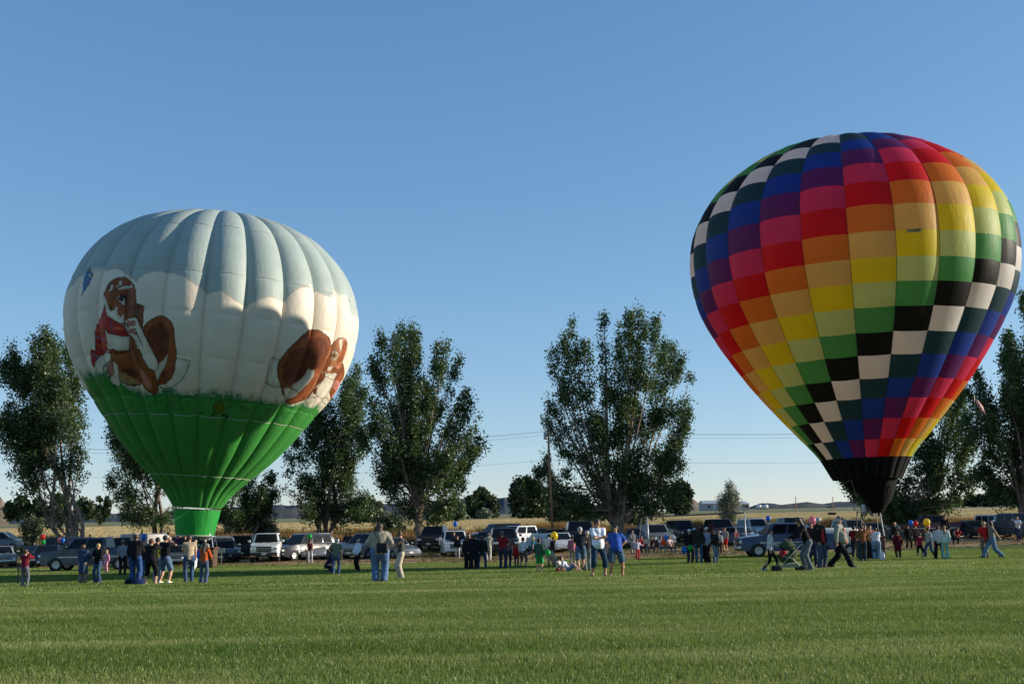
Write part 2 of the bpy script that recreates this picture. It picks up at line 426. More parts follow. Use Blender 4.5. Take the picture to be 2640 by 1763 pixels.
# crown ring and vent line
rb_child(MB().lathe([(0, 18.97), (.5, 18.98), (1.1, 18.94), (1.15, 18.88)], 24, caps=False).build('crown_cap', pal_m[0], smooth=True))
# scoop: an off-centre black cone that ends at the burner
mb = MB(); n = 28; rings = [(1.45, .1, .25, 0.0), (1.2, -.3, .36, 0), (.95, -.75, .42, 0), (.68, -1.2, .45, 0), (.42, -1.6, .42, 0), (.24, -1.85, .36, 0)]
for i, (r_, z_, cx, cy) in enumerate(rings):
    for k in range(n):
        q = 2*math.pi*k/n; w = 1+.05*math.sin(q*9+i)+.035*math.sin(q*17+2*i)
        mb.V.append((cx+r_*w*math.cos(q), cy+r_*w*math.sin(q)*.9, z_ + (.25*math.cos(q) if i < 2 else 0)))
for i in range(len(rings)-1):
    for k in range(n): mb.F.append((i*n+k, i*n+(k+1) % n, (i+1)*n+(k+1) % n, (i+1)*n+k))
rb_child(mb.build('scoop', BLK, smooth=True))
# registration mark
p_ = RB.hit(2356, 594)
reg = None
def decal(env, pts, col, name, off=.02):
    pass
tx = bpy.data.curves.new('registration_mark', 'FONT'); tx.body = 'N105PF'; tx.size = .19; tx.align_x = 'CENTER'; tx.align_y = 'CENTER'; tx.extrude = .004; tx.offset = .006
c_ = RB.worldpt(*p_); ca, cb = RB.worldpt(p_[0]+.05*sgn, p_[1]), RB.worldpt(p_[0], p_[1]-.01)
ex = (ca-c_).normalized(); ey = (cb-c_); ey = (ey-ex*ey.dot(ex)).normalized(); ez = ex.cross(ey)
ez = ez if ez.dot(Vector((0, 0, EYE))-c_) > 0 else -ez
RM = Matrix((ex, ey, ez)).transposed().to_4x4(); RM.translation = c_+ez*.06
bgm = MB().box((0, 0, 0), (.80, .20, .01)).build('registration_patch', nylon('nylon_patch', (.75, .6, .12), .2)); bgm.parent = rb; bgm.matrix_local = Matrix.Translation(-rb_base) @ RM
t_ = bpy.data.objects.new('tmp', tx); C.objects.link(t_); tm_ = bpy.data.meshes.new_from_object(t_.evaluated_get(bpy.context.evaluated_depsgraph_get())); bpy.data.objects.remove(t_)
to = link('registration_mark', tm_, bgm, mat('print_black', (.02, .02, .02), .7, var=0)); to.location = (0, 0, .012)

# ---- left-hand balloon: painted rabbits
LB_Y = 73.0
lb_base = at_depth(508.9, 1308, LB_Y)
LB = Envelope([(0.0, 18.59), (0.73, 18.59), (2.18, 18.39), (4.29, 17.79), (6.34, 16.64), (7.69, 15.03), (8.5, 13.03), (8.58, 11.02), (8.2, 9.32), (7.55, 7.82), (6.47, 6.21), (5.43, 4.71), (4.32, 3.31), (3.07, 2.0), (1.97, 0.9), (1.4, 0.0)],
              lb_base, (0, rad(4.3)), 0.0, .052)
LB.bvh(); h0 = LB.hit(533, 705)      # seam crossing in the photograph
LB.spin += h0[0]-round(h0[0]); LB.bvh()
lb = thing('hot_air_balloon', 'squat hot air balloon painted with rabbits, blue sky above and green below', 'hot air balloon', lb_base)
LBL = Matrix.Translation(-lb_base) @ LB.M
def lb_child(o): o.parent = lb; o.matrix_local = LBL
LSKY, LCREAM, LGREEN = (.37, .44, .405), (.78, .69, .555), (.05, .26, .05)
YEL = (.75, .6, .05)
# flat print: polygons measured on the photograph, turned into gore / height coordinates of the cloth
def cr2(pts): return [(200+x*.2296, 680+y*.2296) for x, y in pts]
def cr3(pts): return [(640+x*.2041, 780+y*.2041) for x, y in pts]
def ell(cx, cy, rx, ry, n=14, rot=0):
    return [(cx+rx*math.cos(q)*math.cos(rot)-ry*math.sin(q)*math.sin(rot), cy+rx*math.cos(q)*math.sin(rot)+ry*math.sin(q)*math.cos(rot)) for q in [2*math.pi*i/n for i in range(n)]]
BR, BRD, BRL, CRM, BLKC, RED, REDB, PNK, TAN = (.27, .08, .028), (.15, .045, .020), (.42, .17, .07), (.76, .69, .56), (.02, .018, .016), (.42, .035, .03), (.16, .14, .2), (.45, .17, .13), (.42, .26, .11)
P1 = [  # (colour, outline width, polygon)
 (CRM, 7, [(1060, 1050), (1110, 1050), (1190, 1070), (1262, 1076), (1240, 1150), (1205, 1235), (1150, 1310), (1080, 1358), (1000, 1378), (930, 1365), (880, 1335), (1000, 1250)]),
 (BR, 7, [(735, 745), (745, 700), (790, 645), (850, 605), (905, 580), (950, 570), (1010, 600), (1050, 645), (1080, 720), (1085, 800), (1095, 900), (1110, 980), (1100, 1080), (1085, 1180), (1050, 1270), (980, 1315), (890, 1340), (800, 1300), (700, 1100), (690, 900)]),
 (BRD, 0, [(800, 700), (880, 640), (960, 640), (1020, 720), (1040, 860), (1020, 980), (950, 1050), (900, 1090), (850, 980), (780, 840)]),
 (CRM, 0, [(870, 1180), (930, 1090), (1010, 1010), (1000, 1080), (950, 1180), (900, 1290), (870, 1270)]),
 (BR, 6, [(350, 950), (600, 940), (650, 1060), (720, 1180), (740, 1290), (700, 1340), (620, 1348), (500, 1315), (440, 1260), (380, 1130)]),
 (TAN, 0, [(460, 1200), (540, 1205), (640, 1270), (700, 1320), (640, 1340), (540, 1325), (460, 1290)]),
 (BRD, 0, [(480, 1170), (590, 1140), (680, 1230), (690, 1290), (600, 1230), (520, 1195)]),
 (CRM, 5, [(395, 1080), (440, 1110), (460, 1180), (455, 1260), (470, 1330), (465, 1368), (440, 1350), (425, 1230), (400, 1150)]),
 (CRM, 6, [(190, 1110), (250, 1010), (330, 975), (370, 1010), (365, 1090), (310, 1120), (285, 1150), (280, 1195), (250, 1215), (215, 1190)]),
 (PNK, 4, [(330, 1130), (385, 1110), (400, 1180), (400, 1225), (360, 1230), (335, 1190)]),
 (CRM, 4, [(360, 1240), (400, 1235), (430, 1290), (440, 1340), (400, 1330), (365, 1290)]),
 (RED, 6, [(300, 480), (330, 560), (300, 620), (330, 770), (325, 850), (340, 950), (300, 990), (250, 1010), (200, 1070), (185, 1150), (165, 1120), (145, 1020), (150, 950), (200, 970), (205, 860), (198, 770), (230, 670), (265, 600)]),
 (REDB, 0, [(200, 780), (260, 815), (325, 830), (325, 848), (255, 838), (200, 806)]),
 (REDB, 0, [(165, 980), (205, 1010), (235, 1040), (225, 1055), (190, 1030), (160, 1000)]),
 ((.5, .12, .03), 0, [(210, 720), (290, 745), (325, 760), (325, 775), (280, 765), (206, 745)]),
 ((.5, .12, .03), 0, [(208, 880), (270, 900), (335, 900), (335, 920), (270, 920), (208, 905)]),
 (CRM, 4, [(316, 735), (350, 775), (440, 795), (585, 800), (585, 950), (520, 950), (440, 968), (390, 945), (350, 905), (325, 830)]),
 (BRD, 0, [(385, 960), (440, 975), (520, 955), (580, 960), (520, 990), (420, 1010)]),
 (RED, 5, [(300, 540), (360, 590), (430, 650), (500, 680), (560, 680), (590, 790), (520, 795), (420, 785), (340, 765), (310, 690), (290, 600)]),
 (REDB, 0, [(375, 640), (392, 650), (402, 770), (385, 770)]), ((.5, .12, .03), 0, [(410, 700), (560, 705), (560, 725), (410, 722)]),
 (BR, 7, [(320, 300), (345, 240), (390, 195), (450, 172), (530, 165), (590, 195), (630, 245), (652, 300), (655, 380), (665, 440), (740, 480), (735, 600), (730, 700), (720, 740), (690, 700), (660, 620), (600, 600), (500, 670), (430, 640), (350, 560), (310, 480), (300, 400), (300, 340)]),
 (CRM, 0, [(300, 345), (320, 400), (345, 470), (360, 530), (410, 520), (440, 470), (450, 560), (480, 590), (520, 560), (530, 640), (490, 662), (430, 640), (360, 580), (315, 500), (298, 420)]),
 (BRD, 0, [(355, 480), (380, 470), (400, 495), (385, 520), (360, 515)]),
 (BRL, 0, [(440, 280), (500, 260), (600, 240), (620, 265), (530, 285), (460, 310)]), (CRM, 0, [(460, 200), (490, 195), (500, 230), (440, 270), (430, 260), (470, 235)]),
 (CRM, 0, [(540, 250), (610, 240), (620, 262), (550, 275), (470, 300), (440, 300), (480, 270)]),
 (BRD, 0, [(340, 270), (385, 225), (400, 240), (390, 300), (350, 310)]), (CRM, 0, [(385, 240), (405, 235), (395, 290), (370, 310), (350, 300), (375, 280)]),
 (CRM, 4, [(438, 385), (500, 352), (540, 370), (545, 430), (525, 465), (490, 440), (455, 400)]),
 ((.2, .03, .02), 3, ell(492, 392, 32, 24)), (BLKC, 0, ell(490, 385, 15, 15)),
 (BLKC, 0, [(445, 390), (500, 350), (540, 345), (560, 400), (545, 455), (525, 468), (540, 420), (530, 375), (500, 365)]),
 (BRD, 0, [(560, 480), (650, 430), (700, 470), (700, 640), (650, 620), (600, 560)]),
 (BR, 5, [(590, 760), (640, 840), (680, 960), (760, 1080), (860, 1180), (880, 1280), (908, 1390), (890, 1435), (850, 1447), (790, 1420), (740, 1370), (715, 1290), (660, 1180), (600, 1020), (580, 900)]),
 (PNK, 0, [(690, 1150), (740, 1190), (800, 1280), (832, 1360), (820, 1398), (780, 1385), (740, 1330), (710, 1240)]),
 (BRD, 0, [(600, 830), (640, 900), (700, 1060), (690, 1140), (630, 1010), (595, 900)]),
 (CRM, 6, [(545, 625), (575, 603), (600, 612), (630, 588), (665, 610), (720, 730), (760, 810), (830, 950), (890, 1060), (908, 1110), (895, 1165), (850, 1180), (800, 1155), (740, 1060), (690, 940), (650, 830), (600, 790), (560, 745), (540, 700)]),
 (PNK, 4, ell(580, 665, 26, 32)), (PNK, 4, ell(625, 658, 26, 32)), (PNK, 3, [(570, 730), (640, 715), (655, 800), (620, 770), (580, 760)]),
 (BLKC, 0, [(650, 700), (665, 760), (715, 870), (750, 945), (742, 940), (700, 860), (655, 770)]),
 (BLKC, 0, [(355, 1070), (365, 1090), (340, 1110), (300, 1130), (285, 1170), (280, 1150), (300, 1115), (340, 1090)]),
 ((.06, .16, .30), 5, [(95, 95), (130, 88), (165, 110), (172, 150), (150, 185), (130, 240), (100, 285), (70, 320), (48, 360), (65, 290), (70, 200), (80, 140)]),
 (CRM, 2, ell(143, 138, 20, 24)), (BLKC, 0, ell(148, 135, 9, 10)), ((.25, .08, .1), 0, [(120, 210), (135, 200), (125, 250), (105, 275)]),
]
P2 = [
 (CRM, 7, [(320, 665), (350, 690), (400, 712), (420, 800), (400, 900), (410, 1045), (340, 1050), (285, 1025), (235, 985), (245, 880), (262, 780), (285, 710)]),
 (BR, 7, [(375, 830), (390, 740), (430, 670), (510, 580), (600, 490), (690, 405), (760, 350), (830, 338), (900, 350), (970, 395), (1015, 440), (1040, 500), (1025, 620), (985, 740), (930, 850), (880, 960), (830, 1080), (770, 1170), (680, 1225), (580, 1262), (520, 1262), (478, 1235), (500, 1200), (440, 1130), (405, 1000), (385, 920)]),
 (BRD, 0, [(430, 800), (520, 620), (640, 560), (720, 560), (750, 680), (750, 830), (690, 930), (600, 1000), (500, 1030), (430, 960)]),
 (BRD, 0, [(735, 560), (780, 450), (900, 420), (980, 450), (1000, 600), (960, 740), (900, 830), (800, 820), (760, 760)]),
 (CRM, 0, [(765, 820), (850, 850), (820, 930), (740, 1030), (650, 1115), (560, 1070), (570, 1010), (660, 960), (720, 900)]),
 (CRM, 6, [(450, 1070), (500, 1055), (560, 1060), (620, 1090), (630, 1130), (600, 1170), (540, 1190), (500, 1200), (470, 1150)]),
 (BR, 0, [(480, 1235), (620, 1180), (740, 1080), (840, 950), (920, 850), (940, 870), (860, 1030), (790, 1150), (690, 1220), (560, 1262)]),
 (BRL, 0, [(1010, 640), (1030, 560), (1040, 600), (990, 750), (930, 870), (850, 1040), (780, 1160), (770, 1150), (840, 1010), (920, 850)]),
 (BR, 5, [(1190, 755), (1212, 820), (1205, 930), (1175, 1090), (1140, 1160), (1080, 1265), (1040, 1180), (1030, 1110), (1060, 1040), (1120, 900), (1150, 830)]),
 (PNK, 3, [(1060, 1050), (1115, 950), (1130, 960), (1145, 1080), (1135, 1150), (1085, 1245), (1070, 1190)]),
 (BRL, 6, [(1045, 530), (1080, 490), (1130, 450), (1190, 432), (1235, 450), (1252, 500), (1245, 580), (1220, 660), (1190, 740), (1175, 840), (1130, 900), (1060, 885), (990, 870), (930, 850), (960, 770), (1000, 660), (1020, 590)]),
 (BR, 0, [(1180, 560), (1215, 480), (1240, 500), (1230, 600), (1170, 730), (1120, 770), (1115, 720), (1160, 650)]),
 (CRM, 0, [(1150, 470), (1190, 455), (1180, 560), (1160, 620), (1150, 560)]),
 (BR, 0, [(940, 830), (990, 700), (1030, 650), (1050, 740), (1020, 820), (980, 860)]),
 (CRM, 4, ell(1088, 655, 40, 66, rot=.25)), (TAN, 3, ell(1085, 655, 30, 50, rot=.25)), (BLKC, 0, ell(1085, 655, 16, 28, rot=.25)),
 (CRM, 0, [(1010, 800), (1080, 790), (1060, 840), (1000, 850)]), (BR, 3, ell(1090, 840, 34, 36)), (BR, 3, ell(1135, 850, 26, 34)), (PNK, 2, ell(1132, 805, 18, 24)),
 (CRM, 5, [(980, 870), (1050, 885), (1110, 880), (1115, 910), (1080, 958), (1030, 945), (985, 915)]),
 (BR, 4, [(925, 860), (980, 880), (975, 940), (900, 1000), (850, 1040), (880, 960)]),
 (CRM, 5, [(985, 920), (1040, 950), (1090, 965), (1070, 1030), (1020, 1130), (970, 1190), (930, 1200), (880, 1170), (860, 1110), (880, 1060), (930, 990)]),
 (BRD, 0, [(820, 1100), (860, 1040), (880, 1050), (860, 1150), (830, 1130)]),
 (CRM, 6, ell(800, 1205, 62, 38, rot=-.25)), (BLKC, 0, [(820, 1170), (850, 1200), (835, 1235), (850, 1190)]), (CRM, 6, ell(985, 1225, 38, 42)), (BLKC, 0, [(990, 1190), (1010, 1220), (995, 1255), (1002, 1220)]),
]
allpoly = []
def add_polys(P, cr):
    for col, ow, pts in P:
        q = cr(pts)
        if ow:
            w = max(ow*.55*.225, .55)*1.75
            allpoly.append((BLKC, q, w))
        allpoly.append((col, q, 0.0))
# the cream clouds and green meadow: edges along the photograph, in photo pixels
def arc_pts(a, pk, b_, n=7):             # one scalloped cloud edge: cusp, crest, cusp
    o = []
    for i in range(n): t = i/n; o.append((a[0]+(pk[0]-a[0])*math.sin(t*math.pi/2)**1.6, a[1]+(pk[1]-a[1])*math.sin(t*math.pi/2)**.8))
    for i in range(n+1): t = i/n; o.append((pk[0]+(b_[0]-pk[0])*(1-math.cos(t*math.pi/2)**1.1), pk[1]+(b_[1]-pk[1])*(1-math.cos(t*math.pi/2))))
    return o
def k1(x, y): return (140+x*.3699, 520+y*.3699)
cl_top = []
for q in (((100, 655), (275, 468), (365, 484)), ((370, 484), (440, 463), (572, 560)), ((580, 556), (690, 484), (818, 503)), ((822, 503), (870, 506), (1068, 640)), ((1072, 640), (1160, 620), (1336, 738)), ((1342, 738), (1500, 662), (1588, 700)),
          ((1612, 702), (1730, 597), (1798, 606)), ((1802, 628), (1830, 632), (1922, 672)), ((1928, 668), (1960, 636), (2048, 682)), ((2056, 740), (2075, 800), (2104, 812))):
    cl_top += arc_pts(*[k1(*p) for p in q])
gr_top = [(205, 960), (222, 975), (240, 966), (290, 968), (330, 1000), (352, 1018), (400, 1012), (440, 1010), (500, 1016), (560, 1022), (640, 1032), (700, 1040), (760, 1045), (795, 1045), (820, 1052), (835, 1075), (830, 1100), (850, 1080), (870, 1040)]
def to_gs(pts):
    out = []
    for x, y in pts:
        h = LB.hit(x, y)
        if h: out.append(((h[0]-LG0+12) % 24, h[1]))
    return out
LG0 = LB.hit(549, 800)[0]
ct = sorted(to_gs(cl_top)); gt = sorted(to_gs(gr_top))
ctx, cty = np.array([p[0] for p in ct]), np.array([p[1] for p in ct]); gtx, gty = np.array([p[0] for p in gt]), np.array([p[1] for p in gt])
from mathutils import noise as mnoise
_LAT = rng.random((64, 64, 16))
def vnoise(x, y, seed=0):
    """two octaves of smooth value noise, about -1..1"""
    def o(x, y, s):
        xi = np.floor(x).astype(int); yi = np.floor(y).astype(int); fx = x-xi; fy = y-yi; fx = fx*fx*(3-2*fx); fy = fy*fy*(3-2*fy)
        L = _LAT[:, :, s % 16]; g = lambda a, c: L[a % 64, c % 64]
        return (g(xi, yi)*(1-fx)+g(xi+1, yi)*fx)*(1-fy)+(g(xi, yi+1)*(1-fx)+g(xi+1, yi+1)*fx)*fy
    return (o(x, y, seed)+.5*o(x*2.1+7, y*2.1+3, seed+5)+.25*o(x*4.3+1, y*4.3+9, seed+9)-.875)/.6
def inside(px, py, poly):
    r = np.zeros(len(px), bool); n = len(poly)
    for i in range(n):
        x1, y1 = poly[i]; x2, y2 = poly[(i+1) % n]
        if y1 == y2: continue
        c = ((y1 > py) != (y2 > py)) & (px < (x2-x1)*(py-y1)/(y2-y1)+x1); r ^= c
    return r
def segdist(px, py, poly):
    d = np.full(len(px), 1e9); n = len(poly)
    for i in range(n):
        x1, y1 = poly[i]; x2, y2 = poly[(i+1) % n]; dx, dy = x2-x1, y2-y1; L = dx*dx+dy*dy+1e-12
        t = np.clip(((px-x1)*dx+(py-y1)*dy)/L, 0, 1); d = np.minimum(d, np.hypot(px-x1-t*dx, py-y1-t*dy))
    return d
add_polys(P1, cr2); add_polys(P2, cr3)
allpoly += [((.10, .14, .008), ell(565, 1046, 14, 15), 0), (BLKC, [(550, 1060), (538, 1078), (545, 1072), (560, 1064)], 0), (BLKC, [(578, 1062), (592, 1070), (585, 1075), (570, 1066)], 0), (BLKC, ell(565, 1046, 14, 15), 1.0)]
GS = LB.len/1.0                                 # metres per unit s
def conv(poly):
    out = []
    for x, y in poly:
        h = LB.hit(x, y)
        if h is None:
            for dx in range(1, 30):
                h = LB.hit(x-dx, y-dx*.2)
                if h: break
        if h: out.append((((h[0]-LG0+12) % 24)*2.35, h[1]*GS))
    return out
polys_gs = []
for col, q, w in allpoly:
    c = conv(q)
    if len(c) > 2:
        a = np.array(c); polys_gs.append((col, c, w*.024, a.min(0)-.3, a.max(0)+.3))
def lb_paint(G, v, row0):
    gx = (G-LG0+12) % 24; X = gx*2.35; Y = v*GS
    col = np.tile(np.array(LSKY), (len(G), 1))
    cs = np.interp(gx, ctx, cty); gs_ = np.interp(gx, gtx, gty)
    out = (gx < ctx[0]+.2) | (gx > ctx[-1]-.1)
    cs = np.where(out, cty.mean()+.012*np.abs(np.sin(G*math.pi/1.5)), cs)
    og = (gx < gtx[0]) | (gx > gtx[-1]); gs_ = np.where(og, gty.mean()+.01*np.sin(G*2), gs_)
    e = v-cs; col[e > 0] = LCREAM
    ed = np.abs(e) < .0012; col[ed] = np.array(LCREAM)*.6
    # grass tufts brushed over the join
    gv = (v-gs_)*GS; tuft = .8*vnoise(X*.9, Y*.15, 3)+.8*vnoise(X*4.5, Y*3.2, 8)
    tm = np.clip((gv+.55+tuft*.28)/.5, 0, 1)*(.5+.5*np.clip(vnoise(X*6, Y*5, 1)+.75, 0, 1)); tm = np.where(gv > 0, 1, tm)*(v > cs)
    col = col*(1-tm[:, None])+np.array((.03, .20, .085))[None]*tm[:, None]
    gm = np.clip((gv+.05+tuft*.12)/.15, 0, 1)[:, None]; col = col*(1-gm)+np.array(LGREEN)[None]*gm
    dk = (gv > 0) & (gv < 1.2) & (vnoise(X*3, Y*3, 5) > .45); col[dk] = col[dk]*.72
    # faint grey cloud strokes
    for c, p, w, mn, mx in polys_gs:
        if X.max() < mn[0] or X.min() > mx[0] or Y.max() < mn[1] or Y.min() > mx[1]: continue
        sel = np.where((X > mn[0]) & (X < mx[0]) & (Y > mn[1]) & (Y < mx[1]))[0]
        if len(sel) == 0: continue
        a, b = X[sel], Y[sel]
        if w > 0:
            d = segdist(a, b, p); o = sel[d < w+.02*vnoise(a*15, b*15, 2)]; col[o] = np.array(c)
        else:
            a2 = a+.018*vnoise(a*9, b*9, 4); b2_ = b+.018*vnoise(a*9, b*9, 9)
            i_ = sel[inside(a2, b2_, p)]
            sh = 1+.30*vnoise(X[i_]*2, Y[i_]*2, 6)+.22*vnoise(X[i_]*10, Y[i_]*4, 7)
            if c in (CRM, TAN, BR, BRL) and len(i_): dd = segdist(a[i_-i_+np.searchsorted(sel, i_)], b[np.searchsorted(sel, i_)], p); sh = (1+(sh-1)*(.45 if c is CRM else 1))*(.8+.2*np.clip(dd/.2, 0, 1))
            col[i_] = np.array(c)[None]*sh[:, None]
    return np.clip(col, 0, 1)
def lrow(y, x=600): return LB.hit(x, y)[1]
LROWS = [0, .05, .13, .21] + [lrow(y, x) for x, y in ((590, 586), (590, 705), (600, 808), (600, 922), (600, 1022), (600, 1072), (575, 1150))] + [.0]
LROWS = [0, .06, .14] + [lrow(586, 590), lrow(705, 590), lrow(811, 600), lrow(923, 600), lrow(1032, 600), lrow(1076, 600), lrow(1232, 590)] + [1.0]
LROWS = sorted(LROWS)
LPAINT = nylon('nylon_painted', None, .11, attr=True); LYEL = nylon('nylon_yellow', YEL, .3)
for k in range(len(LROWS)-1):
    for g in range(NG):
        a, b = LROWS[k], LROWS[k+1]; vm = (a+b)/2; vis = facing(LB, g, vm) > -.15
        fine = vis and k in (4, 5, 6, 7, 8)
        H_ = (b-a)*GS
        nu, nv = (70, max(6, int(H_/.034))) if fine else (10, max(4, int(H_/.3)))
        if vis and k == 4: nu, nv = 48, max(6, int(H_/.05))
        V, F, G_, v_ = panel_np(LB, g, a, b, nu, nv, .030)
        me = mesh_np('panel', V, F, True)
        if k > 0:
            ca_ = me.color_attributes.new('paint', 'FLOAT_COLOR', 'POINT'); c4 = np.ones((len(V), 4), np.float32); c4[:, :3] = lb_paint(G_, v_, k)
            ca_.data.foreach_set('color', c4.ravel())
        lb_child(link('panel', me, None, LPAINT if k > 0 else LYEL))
SEAML = mat('pale_tape', (.50, .50, .42), .7, var=.1)
SEAMG = mat('green_tape', (.02, .16, .03), .7, var=.1)
for g in range(NG):
    i0 = LROWS[-3]
    lb_child(MB().tube([Vector(LB.local(g, v)) for v in np.linspace(.02, i0, 40)], .011, 4).build('load_tape', SEAML))
    lb_child(MB().tube([Vector(LB.local(g, v)) for v in np.linspace(i0+.004, 1, 24)], .011, 4).build('load_tape', SEAMG))
for k in (3, 4, 8, 9):
    pts = []
    for i in range(NG*8+1):
        g = (i/8) % NG; u = g-math.floor(g); p = Vector(LB.local(g, LROWS[k])); pts.append(p*1.0)
    lb_child(MB().tube(pts, .013, 4, cap=False).build('rim_tape', SEAML))
# skirt hung on cords below the mouth
SK = nylon('nylon_skirt', (.03, .36, .06), .33)
n = 48; mb = MB(); zs = [-.13, -.6, -1.0, -1.4, -1.72]
for i, z_ in enumerate(zs):
    for k in range(n):
        q = 2*math.pi*k/n; r_ = 1.42-.13*i*.55; w = 1+.012*math.sin(q*7+i*1.3)+.008*math.sin(q*15-i)
        mb.V.append((r_*w*math.cos(q), r_*w*math.sin(q), z_+.05*math.cos(q+.5)))
for i in range(len(zs)-1):
    for k in range(n): mb.F.append((i*n+k, i*n+(k+1) % n, (i+1)*n+(k+1) % n, (i+1)*n+k))
sk = mb.build('skirt', SK, smooth=True); lb_child(sk)
h_ = MB().tube([(1.18*math.cos(q), 1.18*math.sin(q), -1.73+.05*math.cos(q+.5)) for q in np.linspace(0, 2*math.pi, 49)], .03, 5, cap=False).build('skirt_hem', SEAML); h_.parent = sk
CORD = mat('cord', (.16, .13, .10), .7, var=.1)
for k in range(24):
    q = 2*math.pi*k/24+.05; q2 = q+.12*(-1)**k
    lb_child(MB().tube([(1.4*math.cos(q), 1.4*math.sin(q), .05), (1.42*math.cos(q2), 1.42*math.sin(q2), -.13)], .010, 4).build('cord', CORD))
lb_child(MB().tube([(1.42*math.cos(q), 1.42*math.sin(q), -.13+.04*math.cos(q+.5)) for q in np.linspace(0, 2*math.pi, 49)], .022, 5, cap=False).build('skirt_hoop', CORD))

def basket(px, ypx_bot, Y, parent, origin, hb=1.15, top=2.3):
    """wicker basket, uprights, burner; children of the balloon"""
    p = stand(px, Y); W_ = mat('wicker', (.07, .04, .02), .8, var=.35, vscale=25, bump=.8); S_ = STEEL
    loc = Matrix.Translation(p-origin)
    def put(o): o.parent = parent; o.matrix_local = loc; return o
    b = MB().box((0, 0, hb/2+.02), (1.35, 1.05, hb), taper=1.04).mesh('basket', bevel=.12, seg=3)
    put(link('basket', b, None, W_)); put(MB().tube([(.72*x, .56*y, hb+.04) for x, y in ((-1, -1), (1, -1), (1, 1), (-1, 1), (-1, -1))], .06, 8).build('basket_rim', mat('suede', (.10, .04, .025), .9)))
    for z_ in (.3, .6, .9): put(MB().tube([(.69*x*(1+.02*z_), .535*y, z_) for x, y in ((-1, -1), (1, -1), (1, 1), (-1, 1), (-1, -1))], .02, 5).build('basket_band', W_))
    for x in (-1, 1):
        for y in (-1, 1): put(MB().tube([(.64*x, .48*y, hb), (.5*x, .38*y, top)], .03, 6).build('upright', mat('upright_cover', (.5, .5, .5), .6) if x > 0 and y < 0 else DARK))
    put(MB().tube([(.55*x, .42*y, top) for x, y in ((-1, -1), (1, -1), (1, 1), (-1, 1), (-1, -1))], .028, 6).build('burner_frame', S_))
    for x in (-.2, .2):
        bu = put(MB().lathe([(.05, -.25), (.13, -.2), (.15, 0), (.17, .3), (.17, .42), (.12, .42)], 14, (x, 0, top)).build('burner', S_, smooth=True))
        cl = MB()
        for i in range(4): cl.tube([(x+.14*math.cos(q), .14*math.sin(q), top+.08*i+.05) for q in np.linspace(0, 6.28, 13)], .014, 4)
        c = cl.build('burner_coil', DARK); c.parent = bu
    return p
bp = basket(2247, 1430, 64.5, rb, rb_base, top=2.55)
for x, y in ((-1, -1), (1, -1), (1, 1), (-1, 1)):
    pm = RB.M @ Vector((1.75*x*.72, 1.75*y*.72, 0.05)); q = bp+Vector((.5*x, .38*y, 2.55))
    MB().tube([q-rb_base, pm-rb_base], .012, 4).build('flying_wire', STEEL, rb)
bp = basket(527, 1440, 72.6, lb, lb_base, top=1.9)
for x, y in ((-1, -1), (1, -1), (1, 1), (-1, 1)):
    pm = LB.M @ Vector((1.5*x*.72, 1.5*y*.72, .1)); q = bp+Vector((.5*x, .38*y, 1.9))
    MB().tube([q-lb_base, pm-lb_base], .012, 4).build('flying_wire', STEEL, lb)
